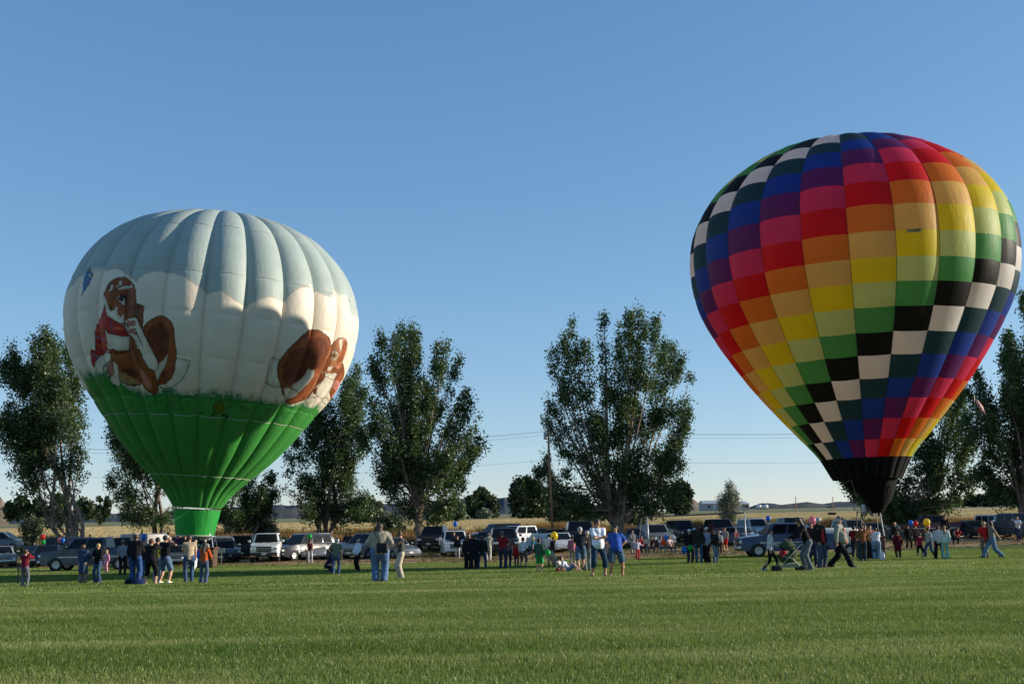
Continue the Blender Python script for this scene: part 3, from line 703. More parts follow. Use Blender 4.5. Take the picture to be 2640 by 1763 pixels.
# ------------------------------------------------------------------ people: one smooth surface grown from a posed skeleton
class Field:
    def __init__(s, lo, hi, h):
        s.h = h; s.lo = np.array(lo, float)-2*h; s.n = np.ceil((np.array(hi)-s.lo)/h).astype(int)+3
        s.f = np.full(s.n, 1.0, np.float32)
    def sub(s, lo, hi):
        i0 = np.clip(np.floor((np.array(lo)-s.lo)/s.h).astype(int), 0, s.n-1); i1 = np.clip(np.ceil((np.array(hi)-s.lo)/s.h).astype(int)+1, 1, s.n)
        sl = tuple(slice(a, b) for a, b in zip(i0, i1))
        ax = [s.lo[k]+s.h*np.arange(i0[k], i1[k]) for k in range(3)]
        return sl, ax[0][:, None, None], ax[1][None, :, None], ax[2][None, None, :]
    def cone(s, a, b, ra, rb, k=.03, flat=None, cut=0, cuta=0, noise=0, ph=0):
        a = np.array(a, float); b = np.array(b, float); r = max(ra, rb)+k+.03
        sl, X, Y, Z = s.sub(np.minimum(a, b)-r, np.maximum(a, b)+r)
        d = b-a; L = np.linalg.norm(d)+1e-9
        px, py, pz = X-a[0], Y-a[1], Z-a[2]
        if flat is not None:                       # (axis vector, factor): squeezed along that axis
            ax, fa = flat; q = (px*ax[0]+py*ax[1]+pz*ax[2])*(1/fa-1)
            px, py, pz = px+q*ax[0], py+q*ax[1], pz+q*ax[2]
        t = (px*d[0]+py*d[1]+pz*d[2])/(L*L); tc = np.clip(t, 0, 1)
        D = np.sqrt((px-tc*d[0])**2+(py-tc*d[1])**2+(pz-tc*d[2])**2)-(ra+(rb-ra)*tc)
        if flat is not None: D = D*(.5+.5*flat[1])
        if noise: D = D+noise*(np.sin(X*31+Z*22+ph)*np.sin(Z*27-Y*24+ph*2)+.6*np.sin(Z*55+X*17+ph)*np.cos(Y*41+ph))
        if cut: D = np.maximum(D, (t-1)*L)
        if cuta: D = np.maximum(D, -t*L)
        g = s.f[sl]; h = np.maximum(k-np.abs(g-D), 0)/k if k > 0 else 0
        s.f[sl] = np.minimum(g, D)-h*h*k*.25
    def planecut(s, p, n):                         # remove what lies on the n side of p
        sl, X, Y, Z = s.sub(s.lo, s.lo+s.h*s.n)
        D = (X-p[0])*n[0]+(Y-p[1])*n[1]+(Z-p[2])*n[2]; s.f[sl] = np.maximum(s.f[sl], D)
    def mesh(s):
        f = s.f; S = f < 0; nx, ny, nz = f.shape
        cs = [(i, j, k) for i in (0, 1) for j in (0, 1) for k in (0, 1)]
        cell = [S[i:nx-1+i, j:ny-1+j, k:nz-1+k] for i, j, k in cs]
        cnt = sum(c.astype(np.int8) for c in cell); act = (cnt > 0) & (cnt < 8)
        I = np.argwhere(act)
        if len(I) == 0: return None
        idm = np.full(act.shape, -1, np.int64); idm[act] = np.arange(len(I))
        val = {c: f[I[:, 0]+c[0], I[:, 1]+c[1], I[:, 2]+c[2]] for c in cs}
        acc = np.zeros((len(I), 3)); w = np.zeros(len(I))
        for a in cs:
            for ax in range(3):
                if a[ax] == 0:
                    b = list(a); b[ax] = 1; b = tuple(b); va, vb = val[a], val[b]; m_ = (va < 0) != (vb < 0)
                    t = np.where(m_, va/(va-vb+1e-12), 0); P = np.array(a, float)[None, :]*np.ones((len(I), 1)); P[:, ax] = t
                    acc += P*m_[:, None]; w += m_
        V = s.lo+(I+acc/w[:, None])*s.h
        Fs = []
        for ax in range(3):
            sl0 = [slice(None)]*3; sl1 = [slice(None)]*3; sl0[ax] = slice(0, -1); sl1[ax] = slice(1, None)
            a, b = S[tuple(sl0)], S[tuple(sl1)]; e = np.argwhere(a != b); o1, o2 = (ax+1) % 3, (ax+2) % 3
            e = e[(e[:, o1] > 0) & (e[:, o2] > 0) & (e[:, o1] < f.shape[o1]-1) & (e[:, o2] < f.shape[o2]-1)]
            if len(e) == 0: continue
            def cid(d1, d2):
                q = e.copy(); q[:, o1] += d1; q[:, o2] += d2; return idm[q[:, 0], q[:, 1], q[:, 2]]
            Q = np.stack([cid(-1, -1), cid(0, -1), cid(0, 0), cid(-1, 0)], 1); Q = Q[(Q >= 0).all(1)]; 
            e_in = a[e[:, 0], e[:, 1], e[:, 2]]
            flip = ~e_in; ok = (np.stack([cid(-1, -1), cid(0, -1), cid(0, 0), cid(-1, 0)], 1) >= 0).all(1); flip = flip[ok]
            Q[flip] = Q[flip][:, ::-1]; Fs.append(Q)
        return V, np.vstack(Fs)

def ik(S, T, l1, l2, pole):
    S = np.array(S, float); T = np.array(T, float); d = T-S; L = np.linalg.norm(d); mx = (l1+l2)*.995
    if L > mx: T = S+d/L*mx; d = T-S; L = mx
    u = d/L; a = (l1*l1-l2*l2+L*L)/(2*L); h = math.sqrt(max(l1*l1-a*a, 0)); p = np.array(pole, float); p -= u*p.dot(u); n = np.linalg.norm(p)
    p = p/n if n > 1e-6 else np.array([0, 1, 0]); return S+u*a+p*h, T
ARM = {  # hand target (x outward, y forward negative, z in standing coordinates), elbow pole
 'hang': ((.27, -.02, .82), (.6, .8, 0)), 'hang2': ((.25, -.10, .84), (.5, 1, 0)), 'camera': ((.06, -.20, 1.56), (.9, .1, -1)), 'hips': ((.17, .0, 1.02), (1, .25, .1)),
 'folded': ((-.10, -.20, 1.20), (.9, -.1, -.8)), 'front': ((.05, -.30, 1.14), (.8, .5, -.6)), 'pocket': ((.2, -.09, .93), (.8, .7, 0)),
 'reach': ((.16, -.48, 1.25), (.4, .4, -1)), 'up': ((.25, -.2, 1.85), (.8, .2, 0)), 'back': ((.26, .28, .95), (.3, 1, .1)), 'fwd': ((.22, -.30, 1.0), (.3, 1, 0)),
 'lap': ((.1, -.32, .98), (.8, .5, -.3)), 'side': ((.5, -.05, 1.2), (.3, .8, -.5)), 'hold': ((.2, -.30, 1.1), (.5, .7, -.6)), 'down': ((.16, -.35, .75), (.5, .8, 0)), 'ground': ((.25, .45, .93), (.2, 1, .2))}
POSE = {  # pelvis height, pelvis y, lean, feet (out, y, z) left/right
 'stand': (.92, 0, 0, (.10, -.01, .09), (.10, .02, .09)), 'wide': (.90, 0, 0, (.19, 0, .09), (.19, .02, .09)), 'shift': (.91, 0, 2, (.08, .03, .09), (.17, -.10, .09)),
 'walk': (.89, 0, 5, (.08, -.30, .10), (.08, .32, .15)), 'step': (.90, 0, 3, (.09, -.17, .09), (.09, .18, .11)), 'stride': (.86, 0, 4, (.08, -.42, .11), (.08, .38, .14)), 'run': (.90, 0, 14, (.08, -.25, .22), (.08, .48, .36)),
 'sit': (.50, .05, -3, (.13, -.42, .09), (.15, -.36, .09)), 'crouch': (.34, .1, 30, (.14, -.22, .09), (.12, .10, .09)), 'kneel': (.48, .1, 25, (.12, .45, .07), (.12, -.25, .09)),
 'floor': (.13, 0, 8, (.22, -.50, .08), (.2, -.42, .08)), 'recline': (.15, 0, -38, (.16, -.62, .08), (.12, -.45, .08)), 'lean': (.90, .05, 24, (.1, 0, .09), (.12, .08, .09))}
def skin(c=(.50, .29, .20)): return mat('skin', c, .55, var=.08, vscale=12)
EYEM = mat('eye_dark', (.03, .025, .02), .3, var=0); LIP = mat('lips', (.36, .12, .10), .5, var=0)
HAIRC = {'black': (.018, .014, .012), 'brown': (.065, .036, .02), 'dark': (.03, .02, .014), 'auburn': (.13, .045, .02), 'blond': (.42, .28, .12), 'grey': (.42, .40, .38), 'lightbrown': (.17, .10, .05), 'red': (.28, .08, .03)}
CLEARED = []
def person(px, yf, yt, face, top, bottom, label, pose='stand', arms=('hang', 'hang'), hair='brown', hs='short', cap=None, build=1.0, belly=0.0,
           nod=0, look=0, shoe=(.05, .045, .04), H=None, group='people watching on the field', skc=(.52, .27, .165), legs='jeans', sleeve='short', bag=None, Y=None, front=None):
    if Y is None: P = on_ground(px, yf)
    else: P = stand(px, Y)
    s_px = FPX/(Vector(P)-Vector((0, 0, EYE))).dot(fw)
    if H is None: H = (yf-yt)/s_px/(1.0 if pose not in ('walk', 'run', 'lean') else .97)
    sc = H/1.75; hsz = float(np.interp(H, [.8, 1.2, 1.55, 1.7], [1.45, 1.25, 1.08, 1.0])); h = float(np.clip(1.02/s_px*1.35/sc, .017, .042))
    ph, py_, lean, fl, fr = POSE[pose]; lean = rad(lean); cl, sl_ = math.cos(lean), math.sin(lean)
    pel = np.array([0, py_, ph])
    def T(x, y, z):    # torso frame; z measured from the pelvis
        return pel+np.array([x, y*cl-z*sl_, z*cl+y*sl_])
    dep = np.array([0, cl, sl_])
    sk_ = skin(skc); r = thing('person', label, 'person', P, rad(-face) , group)
    r.rotation_euler = (0, 0, rad(face)); r.scale = (sc, sc, sc)
    bw = build; hipx = .095*bw
    legsj = []
    for sx, ft in ((-1, fl), (1, fr)):
        hp = pel+np.array([sx*hipx, 0, -.02]); ftp = np.array([sx*ft[0]*(.6+.4*bw), ft[1]+(0 if pose in ('sit', 'floor', 'recline', 'crouch', 'kneel') else 0), ft[2]])
        pole = (sx*.15, -1, 0) if pose not in ('crouch', 'floor', 'recline', 'sit') else (sx*.35, -.4, 1)
        if pose == 'kneel' and sx == -1: pole = (0, -1, -.4)
        kn, an = ik(hp, ftp, .43, .415, pole); legsj.append((hp, kn, an))
    sh = .175*(.75+.25*bw); arml = []
    for sx, a in ((-1, arms[0]), (1, arms[1])):
        (tx, ty, tz), pl = ARM[a]; S = T(sx*sh, 0, .50)
        ax_ = sx*tx*(1 if a != 'hang' and a != 'hang2' else (.75+.25*bw+.1*belly))
        tt = T(ax_, ty-(belly*.12 if ty < -.1 else 0), tz-.92) if a not in ('hang', 'ground') else T(ax_, ty, tz-.92)
        el, wr = ik(S, tt, .285, .245, (sx*pl[0], pl[1], pl[2])); arml.append((S, el, wr, sx))
    hd0 = T(0, -.01, .60); nd = rad(nod)+lean*.4; hz = .115*hsz
    hc = hd0+np.array([0, -math.sin(nd)*.09*hsz, math.cos(nd)*.10*hsz+.01]); hdir = np.array([0, -math.sin(nd), math.cos(nd)])
    lk = rad(look); fdir = np.array([math.sin(lk)*math.cos(nd), -math.cos(lk)*math.cos(nd), -math.sin(nd)]); fdir /= np.linalg.norm(fdir)
    hup = hdir-fdir*hdir.dot(fdir)*.0; sdir = np.cross(hup, fdir); sdir /= np.linalg.norm(sdir)
    allp = np.array([q for L_ in legsj for q in L_]+[q for A in arml for q in A[:3]]+[hc, pel])
    lo, hi = allp.min(0)-.25, allp.max(0)+.28; lo[2] = max(lo[2], -.02)
    # --- body
    F = Field(lo, hi, h)
    F.cone(T(-hipx*.6, 0, .0), T(hipx*.6, 0, .0), .11*bw, .11*bw, .05, (dep, .85)); F.cone(T(0, -.02*belly, .02), T(0, 0, .36), .13*bw, .145*bw, .05, (dep, .68))
    if belly: F.cone(T(0, -.06-.03*belly, .12), T(0, -.06-.02*belly, .22), .13*bw, .12*bw, .06)
    F.cone(T(-sh*.8, .01, .49), T(sh*.8, .01, .49), .058, .058, .05); F.cone(T(0, 0, .47), hd0, .056, .052, .03)
    F.cone(hc-hdir*.045*hsz+fdir*.018*hsz, hc-hdir*.02*hsz+fdir*.01*hsz, .055*hsz, .07*hsz, .02); F.cone(hc-hdir*.005*hsz, hc+hdir*.028*hsz-fdir*.012*hsz, .081*hsz, .086*hsz, .03, (sdir, .88))
    F.cone(hc+fdir*.075*hsz+hdir*.01*hsz, hc+fdir*.098*hsz-hdir*.022*hsz, .008*hsz, .015*hsz, .015)
    for e in (-1, 1): F.cone(hc+sdir*e*.078*hsz-hdir*.02*hsz, hc+sdir*e*.082*hsz+hdir*.015*hsz, .012*hsz, .016*hsz, .008)
    for hp, kn, an in legsj:
        F.cone(hp, kn, .082*bw, .056*(.5+.5*bw), .04); F.cone(kn, kn*.6+an*.4, .054, .056*(.5+.5*bw), .03); F.cone(kn*.6+an*.4, an, .055*(.5+.5*bw), .038, .03)
        F.cone(an, an+np.array([0, -.14, -.045]), .042, .032, .03)
    for S, el, wr, sx in arml:
        u = (wr-el)/np.linalg.norm(wr-el)
        F.cone(S, el, .052*(.6+.4*bw), .040, .04); F.cone(el, wr, .041, .027, .02); F.cone(wr, wr+u*.07, .026, .036, .015, (np.cross(u, [0, .6, .8]), .8) if False else None)
    res = F.mesh(); V, Q = res
    me = mesh_np('body', V, Q, True, [sk_]); 
    # five fingers on each hand, grown into the same mesh
    fb = MB()
    for S, el, wr, sx in arml:
        u = (wr-el)/np.linalg.norm(wr-el); side = np.cross(u, np.array([sx, 0.2, 0.1])); side /= np.linalg.norm(side)+1e-9; nrm = np.cross(side, u)
        k0 = wr+u*.075
        curl = -nrm*sx
        for i, (o, l) in enumerate(((-.026, .058), (-.009, .07), (.009, .066), (.025, .052))):
            a = k0+side*o; b = a+u*l*.55+curl*l*.12; c = b+u*l*.35+curl*l*.4; fb.tube([a-u*.015, b, c], [.0105, .0095, .007], 5)
        a = wr+u*.03+side*-.03; fb.tube([a, a-side*.025+u*.03, a-side*.03+u*.055+curl*.015], [.012, .011, .008], 5)
    if s_px > 45:
        bm = bmesh.new(); bm.from_mesh(me); m2 = fb.mesh('f', True); bm.from_mesh(m2); bm.to_mesh(me); bm.free(); bpy.data.meshes.remove(m2)
        me.polygons.foreach_set('use_smooth', [True]*len(me.polygons)); me.update()
    body = link('body', me, r)
    def field_child(name, Fd, m_, par=None):
        res = Fd.mesh()
        if res is None: return None
        return link(name, mesh_np(name, res[0], res[1], True, [m_]), par or r)
    # --- trousers / shorts / skirt
    ck, cc = bottom; cm = cloth(cc); up_ = T(0, 0, .1)
    F = Field(np.minimum(lo, allp.min(0)-.3), np.array([hi[0], hi[1], up_[2]+.3]), h*.95)
    F.cone(T(-hipx*.55, .005, .0), T(hipx*.55, .005, .0), .135*bw, .135*bw, .04, (dep, .86), noise=.003, ph=px)
    F.cone(T(0, 0, .02), T(0, 0, .13), .140*bw, .135*bw, .04, (dep, .72 if not belly else .9), cut=1)
    for (hp, kn, an) in legsj:
        hw = {'jeans': (.092, .072, .066), 'flare': (.09, .07, .088), 'loose': (.10, .09, .09), 'slim': (.086, .062, .05)}[legs]
        w2 = (.55+.45*bw)
        if ck == 'long':
            F.cone(hp, kn, hw[0]*bw+.006, hw[1]*w2, .03, noise=.006, ph=px); F.cone(kn, an+np.array([0, 0, -.045]), hw[1]*w2, hw[2]*w2, .03, cut=1, noise=.007, ph=px+2)
        elif ck == 'short': F.cone(hp, kn+(kn-hp)*.02, .098*bw+.006, .098*w2, .03, cut=1, noise=.006, ph=px)
        elif ck == 'capri': F.cone(hp, kn, .094*bw+.004, .078*w2, .03, noise=.005, ph=px); F.cone(kn, kn*.55+an*.45, .078*w2, .074*w2, .03, cut=1, noise=.004)
    if ck == 'skirt': F.cone(T(0, 0, .05), T(0, 0, -.42), .14*bw, .22, .05, (dep, .8), cut=1, noise=.006)
    F.planecut(T(0, 0, .12), (0, -sl_, cl))
    field_child({'long': 'trousers', 'short': 'shorts', 'capri': 'capri_trousers', 'skirt': 'skirt'}[ck], F, cm)
    # --- shirt
    tk, tc = top; tm = cloth(tc); grow = {'tee': .016, 'long': .016, 'jacket': .032, 'tank': .010, 'hoodie': .030, 'coat': .04}[tk]
    F = Field(lo, hi, h*.95); hem = {'tee': -.06, 'long': -.06, 'jacket': -.08, 'tank': -.04, 'hoodie': -.07, 'coat': -.45}[tk]
    F.cone(T(0, -.01*belly, hem-.02), T(0, 0, .10), .150*bw+grow*.8, .140*bw+grow*.7, .04, (dep, .80), noise=.005, ph=px*1.3); F.cone(T(0, 0, .08), T(0, 0, .37), .138*bw+grow*.8, .150*bw+grow, .05, (dep, .72), noise=.006, ph=px*.7)
    if belly: F.cone(T(0, -.065-.03*belly, .10), T(0, -.06-.02*belly, .24), .138*bw+grow, .12*bw+grow, .07, noise=.003)
    F.cone(T(-sh*.82, .01, .485), T(sh*.82, .01, .485), .064+grow, .064+grow, .05, noise=.003); 
    if tk in ('hoodie', 'jacket', 'coat'): F.cone(T(0, .02, .49), T(0, .04, .56), .085, .075, .03)
    else: F.cone(T(0, .0, .48), T(0, -.0, .535), .075, .062, .03, cut=1)
    lsl = tk in ('long', 'jacket', 'hoodie', 'coat') or sleeve == 'long'
    if tk != 'tank':
        for S, el, wr, sx in arml:
            if lsl: F.cone(S, el, .056+grow, .047+grow, .03, noise=.006, ph=px); F.cone(el, wr+(wr-el)*.05, .047+grow, .034+grow*.8, .03, cut=1, noise=.006, ph=px+1)
            else: F.cone(S, el*.85+S*.15, .060+grow, .062+grow, .03, cut=1, noise=.004, ph=px)
    F.planecut(T(0, 0, hem), (0, sl_, -cl))
    shirt = field_child({'tee': 'shirt', 'long': 'sweater', 'jacket': 'jacket', 'tank': 'vest_top', 'hoodie': 'hooded_sweater', 'coat': 'coat'}[tk], F, tm)
    if front is not None:                 # open jacket showing the shirt below
        F = Field(lo, hi, h); F.cone(T(0, -.125-.075*belly, .04), T(0, -.115-.035*belly, .42), .075*bw, .05, .02); field_child('shirt_front', F, cloth(front), shirt)
    # --- hair and cap
    hm = mat('hair', HAIRC.get(hair, HAIRC['brown']), .6, var=.35, vscale=30, bump=.5, bscale=60)
    F = Field(hc-.42, hc+.3, h*.85)
    g = .017*hsz
    F.cone(hc-fdir*.012*hsz+hdir*.0, hc-fdir*.018*hsz+hdir*.032*hsz, .083*hsz+g, .083*hsz+g, .02, noise=.003)
    c_ = hc+fdir*.045*hsz-hdir*.01*hsz; nrm = fdir*.8-hdir*.62; nrm /= np.linalg.norm(nrm); F.planecut(c_, nrm)
    if hs == 'short': F.planecut(hc-hdir*.045*hsz, -hdir+fdir*.25)
    if hs == 'long': F.cone(hc-fdir*.04, hc-fdir*.10-hdir*.30*hsz+np.array([0, .02, -.02]), .085*hsz, .055, .04, noise=.006)
    if hs == 'bob': F.cone(hc-fdir*.03, hc-fdir*.045-hdir*.12*hsz, .095*hsz, .085, .03, noise=.004)
    if hs == 'pony': F.planecut(hc-hdir*.06*hsz, -hdir); F.cone(hc-fdir*.10*hsz+hdir*.02, hc-fdir*.13-hdir*.16*hsz, .03, .022, .02)
    if hs != 'bald': field_child('hair', F, hm)
    if cap is not None:
        F = Field(hc-.32, hc+.3, h*.8); F.cone(hc+hdir*.012*hsz-fdir*.01, hc+hdir*.045*hsz-fdir*.012, .098*hsz, .094*hsz, .01); F.planecut(hc+hdir*.022*hsz, -hdir+fdir*.1)
        a = hc+fdir*.075*hsz+hdir*.035*hsz; F.cone(a, a+fdir*.085*hsz-hdir*.012, .06*hsz, .05*hsz, .01, (hdir, .3)); field_child('cap', F, mat('cap_cloth', cap, .8, var=.1))
    # --- shoes
    for hp, kn, an in legsj:
        a = an+np.array([0, .03, -.05]); b = an+np.array([0, -.15, -.055])
        if pose == 'kneel' and hp[0] < 0: b = an+np.array([0, .1, -.03])
        F = Field(np.minimum(a, b)-.09, np.maximum(a, b)+.1, h*.9); F.cone(a, b, .046, .043, .02, ((0, 0, 1), .85)); F.cone(a, an+np.array([0, .01, .0]), .045, .046, .02); F.planecut(np.array([0, 0, -.002+max(0, an[2]-.09)]), (0, 0, -1)) if pose != 'kneel' else None
        field_child('shoe', F, mat('shoe_leather', shoe, .6))
    # --- eyes and mouth where the face can be made out
    facecam = abs(((face+look+180) % 360)-180) < 100
    if s_px > 62 and facecam:
        for e in (-1, 1): MB().sphere(hc+fdir*.078*hsz+sdir*e*.032*hsz+hdir*.012*hsz, (.012, .009, .007), 8, 5).build('eye', EYEM, r, True)
        MB().sphere(hc+fdir*.082*hsz-hdir*.047*hsz, (.022, .008, .006), 8, 5).build('mouth', LIP, r, True)
    r['hand_l'] = [float(q) for q in arml[0][2]]; r['hand_r'] = [float(q) for q in arml[1][2]]
    r['torso'] = [float(q) for q in T(0, 0, .2)]
    PEOPLE[label] = (r, sc); return r
PEOPLE = {}
def pt(r, key, off=(0, 0, 0)):
    s_ = r.scale[0]; M = Matrix.Translation(r.location) @ Matrix.Rotation(r.rotation_euler.z, 4, 'Z') @ Matrix.Scale(s_, 4)
    return M @ (Vector(r[key] if key in r.keys() else key)+Vector(off))
def camera_of(r, label):
    a, b = pt(r, 'hand_l'), pt(r, 'hand_r'); c = (a+b)/2; k = thing('camera', label, 'camera', c+Vector((0, 0, .01)), r.rotation_euler.z, None)
    MB().box((0, -.02, 0), (.12, .055, .08)).build('camera_body', DARK, k, bevel=.008); MB().lathe([(.03, 0), (.033, -.03), (.03, -.06)], 12, (0, -.045, 0), 'y').build('lens', DARK, k, True)

BLUEJ = (.045, .085, .16); LJ = (.13, .18, .22); DJ = (.025, .04, .075); KH = (.28, .22, .15); BLK = (.012, .012, .014); WHT = (.68, .68, .68); MAR = (.16, .012, .025); GRYP = (.12, .125, .14)
WSH = (.6, .6, .58)
def ppl():
    p = person; J = ('long', BLUEJ)
    a = p(62, 1515, 1418, 175, ('long', MAR), ('long', (.13, .14, .16)), 'child in maroon sweater and grey trousers seen from behind, leftmost on the grass', arms=('camera', 'camera'), hair='brown'); 
    p(109, 1457, 1405, 90, ('jacket', (.03, .04, .09)), ('long', LJ), 'child in dark blue jacket and light jeans by the front of the grey pickup', arms=('up', 'hang'), hair='lightbrown')
    p(87, 1444, 1398, 0, ('jacket', (.03, .06, .2)), ('long', (.03, .05, .15)), 'person all in blue standing between the old sedan and the grey pickup', hair='dark')
    p(168, 1452, 1399, 0, ('tee', (.2, .2, .2)), ('long', DJ), 'person in pale sun hat behind the bonnet of the grey pickup', cap=(.5, .45, .35), Y=78)
    p(212, 1504, 1405, 172, ('coat', (.035, .06, .12)), ('long', (.20, .165, .12)), 'person in navy raincoat and khaki trousers seen from behind beside the woman in black jumper', arms=('front', 'front'), hair='lightbrown', legs='loose', build=1.1)
    a = p(251, 1503, 1402, -18, ('jacket', BLK), ('long', BLUEJ), 'fair haired person in black jacket and jeans looking down at something in the hands', arms=('front', 'front'), hair='blond', nod=14, legs='flare')
    p(273, 1474, 1419, -10, ('long', (.62, .25, .36)), ('long', (.7, .3, .4)), 'small fair haired girl dressed all in pink', hair='blond', hs='bob', legs='flare')
    p(315, 1483, 1394, 185, ('tee', (.2, .22, .26)), ('long', BLK), 'man in grey T-shirt, black trousers and white cap seen from behind', cap=(.7, .68, .65), arms=('front', 'hang'), build=1.1)
    p(364, 1492, 1392, 60, ('long', BLK), ('long', BLUEJ), 'person in black top and jeans standing half hidden behind the auburn haired woman', pose='step', hair='dark')
    p(347, 1507, 1377, 178, ('jacket', BLK), ('long', (.03, .07, .2)), 'tall man in black jacket, jeans and white cap, a blue bag at his feet', cap=(.75, .73, .7), arms=('front', 'hang2'), build=1.15, legs='loose')
    p(404, 1500, 1386, 180, ('long', (.12, .12, .02)), ('long', LJ), 'person in olive top and pale jeans behind the auburn haired woman', hair='black')
    p(387, 1507, 1388, 172, ('long', BLK), ('capri', BLK), 'woman with auburn hair in black top and black capri trousers taking a picture', pose='wide', arms=('camera', 'camera'), hair='auburn', build=1.2, shoe=(.4, .25, .18))
    a = p(424, 1504, 1379, 155, ('tee', BLK), ('short', (.10, .16, .24)), 'man in black T-shirt, denim shorts and white cap taking a picture', pose='wide', arms=('camera', 'camera'), hair='dark', cap=(.6, .6, .58), build=1.1, shoe=(.7, .7, .68)); camera_of(a, 'small camera held up by the man in black T-shirt and denim shorts')
    a = p(486, 1502, 1380, 200, ('tee', (.46, .36, .24)), J, 'man in tan polo shirt and jeans holding white papers, head turned right', look=-40, arms=('hang2', 'front'), build=1.12, legs='jeans')
    MB().box((0, 0, 0), (.02, .28, .36), rx=.5, ry=.2).build('papers', mat('paper', (.75, .76, .8), .8), None); o = bpy.data.objects['papers']; o.location = pt(a, 'hand_l', (0, 0, -.22)); tag(o, 'white papers in the hand of the man in tan polo shirt', 'papers')
    a = p(525, 1505, 1398, 176, ('long', (.45, .09, .025)), ('long', (.07, .10, .17)), 'woman with long dark hair in orange sweater and jeans taking a picture', arms=('hold', 'camera'), hair='dark', hs='long', legs='flare', pose='shift'); 
    p(506, 1475, 1408, 120, ('hoodie', (.04, .10, .42)), ('long', LJ), 'boy in blue hooded sweater and jeans running past the basket', pose='run', hair='brown', legs='loose')
    p(503, 1462, 1393, 20, ('jacket', (.04, .12, .12)), ('long', BLK), 'person in hat and teal jacket at the basket of the rabbit balloon', cap=(.6, .6, .6), arms=('reach', 'hang'))
    p(527, 1464, 1391, 0, ('tee', (.4, .38, .34)), ('long', DJ), 'bald headed person behind the woman in orange sweater', hair='grey', hs='short')
    p(432, 1452, 1372, -40, ('long', (.5, .48, .5)), ('long', BLK), 'person in white shirt by the dark off-road car under the rabbit balloon', hair='dark')
    p(462, 1450, 1376, 30, ('jacket', (.12, .03, .12)), ('long', DJ), 'person in purple jacket below the green skirt', hair='dark')
    p(476, 1452, 1380, 10, ('jacket', (.02, .02, .03)), ('long', BLK), 'person in black right under the green skirt', hair='dark')
    p(746, 1441, 1380, 5, ('tee', WHT), ('short', BLK), 'stout man in white T-shirt, dark shorts and red cap beside the white pickup', arms=('hang', 'hips'), cap=(.35, .04, .04), build=1.2, belly=1, pose='wide')
    p(799, 1451, 1390, 10, ('tank', (.10, .015, .035)), ('long', (.4, .45, .5)), 'woman in maroon vest top and pale jeans bending to a toddler', arms=('down', 'down'), hair='brown', hs='bob', pose='lean', nod=10)
    p(794, 1451, 1414, 0, ('long', (.45, .03, .06)), ('long', (.2, .1, .1)), 'toddler in red top in front of the woman in maroon vest top', hair='blond', arms=('up', 'hang'))
    p(866, 1481, 1387, 178, ('tee', (.13, .16, .10)), ('long', BLUEJ), 'grey haired man in olive shirt and black cap walking away', pose='step', arms=('hang', 'hips'), hair='grey', cap=BLK, build=1.1)
    p(846, 1475, 1425, 90, ('jacket', (.015, .02, .035)), ('long', (.02, .025, .04)), 'person in dark blue crouching on the grass left of the man in olive shirt', pose='crouch', arms=('lap', 'lap'), H=1.6, hair='dark')
    p(923, 1473, 1387, -60, ('long', (.62, .64, .72)), ('long', BLK), 'man with a paunch in white shirt with dark braces and dark hat', arms=('pocket', 'pocket'), belly=2, build=1.15, cap=BLK, hair='grey')
    p(892, 1424, 1375, 180, ('jacket', (.02, .025, .03)), ('long', DJ), 'left one of two people in dark clothes standing right of the white utility car', hair='black')
    p(902, 1424, 1375, 180, ('jacket', (.03, .035, .045)), ('long', DJ), 'right one of two people in dark clothes standing right of the white utility car', hair='dark')
    p(979, 1501, 1350, 178, ('jacket', (.36, .31, .23)), ('long', (.10, .165, .29)), 'large woman in beige jacket and blue jeans, a black bag on her back', arms=('hips', 'hips'), hair='brown', hs='bob', build=1.5, pose='stand', legs='loose', group='people watching on the field')
    p(1034, 1492, 1370, -72, ('tee', (.07, .07, .06)), ('long', (.46, .40, .31)), 'man in dark grey polo shirt and beige trousers bending his head beside the large woman', arms=('front', 'reach'), hair='brown', nod=25, legs='loose', shoe=(.4, .35, .3))
    p(1180, 1440, 1383, 0, ('jacket', BLK), ('long', (.38, .38, .38)), 'child in black jacket and pale grey trousers in front of the white off-road car', hair='auburn', arms=('hang2', 'hang2'))
    p(1171, 1434, 1372, 0, ('jacket', (.025, .03, .04)), ('long', BLK), 'person in dark jacket at the bonnet of the white off-road car', hair='lightbrown')
    p(1210, 1458, 1374, 0, ('long', MAR), ('long', BLK), 'person in maroon at the back of the group in black', hair='brown')
    p(1207, 1467, 1382, 165, ('coat', BLK), ('long', BLK), 'left person of the group in black, wearing a long black coat', hair='auburn', hs='bob', build=1.25, legs='loose')
    p(1222, 1467, 1378, 190, ('coat', (.014, .014, .02)), ('long', BLK), 'person in black coat and pale cap in the middle of the group in black', cap=(.4, .35, .3), build=1.15, legs='loose')
    p(1243, 1466, 1380, 180, ('jacket', (.018, .024, .02)), ('long', BLUEJ), 'person in black jacket and jeans at the right of the group in black', hair='brown', build=1.1, pose='wide')
    p(1260, 1447, 1375, 185, ('hoodie', (.26, .28, .22)), ('long', (.5, .48, .42)), 'person in pale grey hooded sweater and white trousers right of the group in black', cap=(.4, .4, .35), arms=('camera', 'hang'))
    a = p(1296, 1466, 1371, 160, ('tee', (.22, .012, .02)), ('long', DJ), 'man in maroon shirt, jeans and grey cap taking a picture', cap=(.35, .35, .3), arms=('hold', 'camera'), build=1.15)
    p(1310, 1463, 1380, 170, ('tee', (.16, .10, .08)), ('long', DJ), 'person in brown top and jeans just right of the man in maroon shirt', hair='dark', arms=('hang', 'camera'))
    p(1332, 1462, 1404, 180, ('hoodie', (.5, .015, .02)), ('long', DJ), 'small child in bright red hooded sweater seen from behind', hair='red', hs='short')
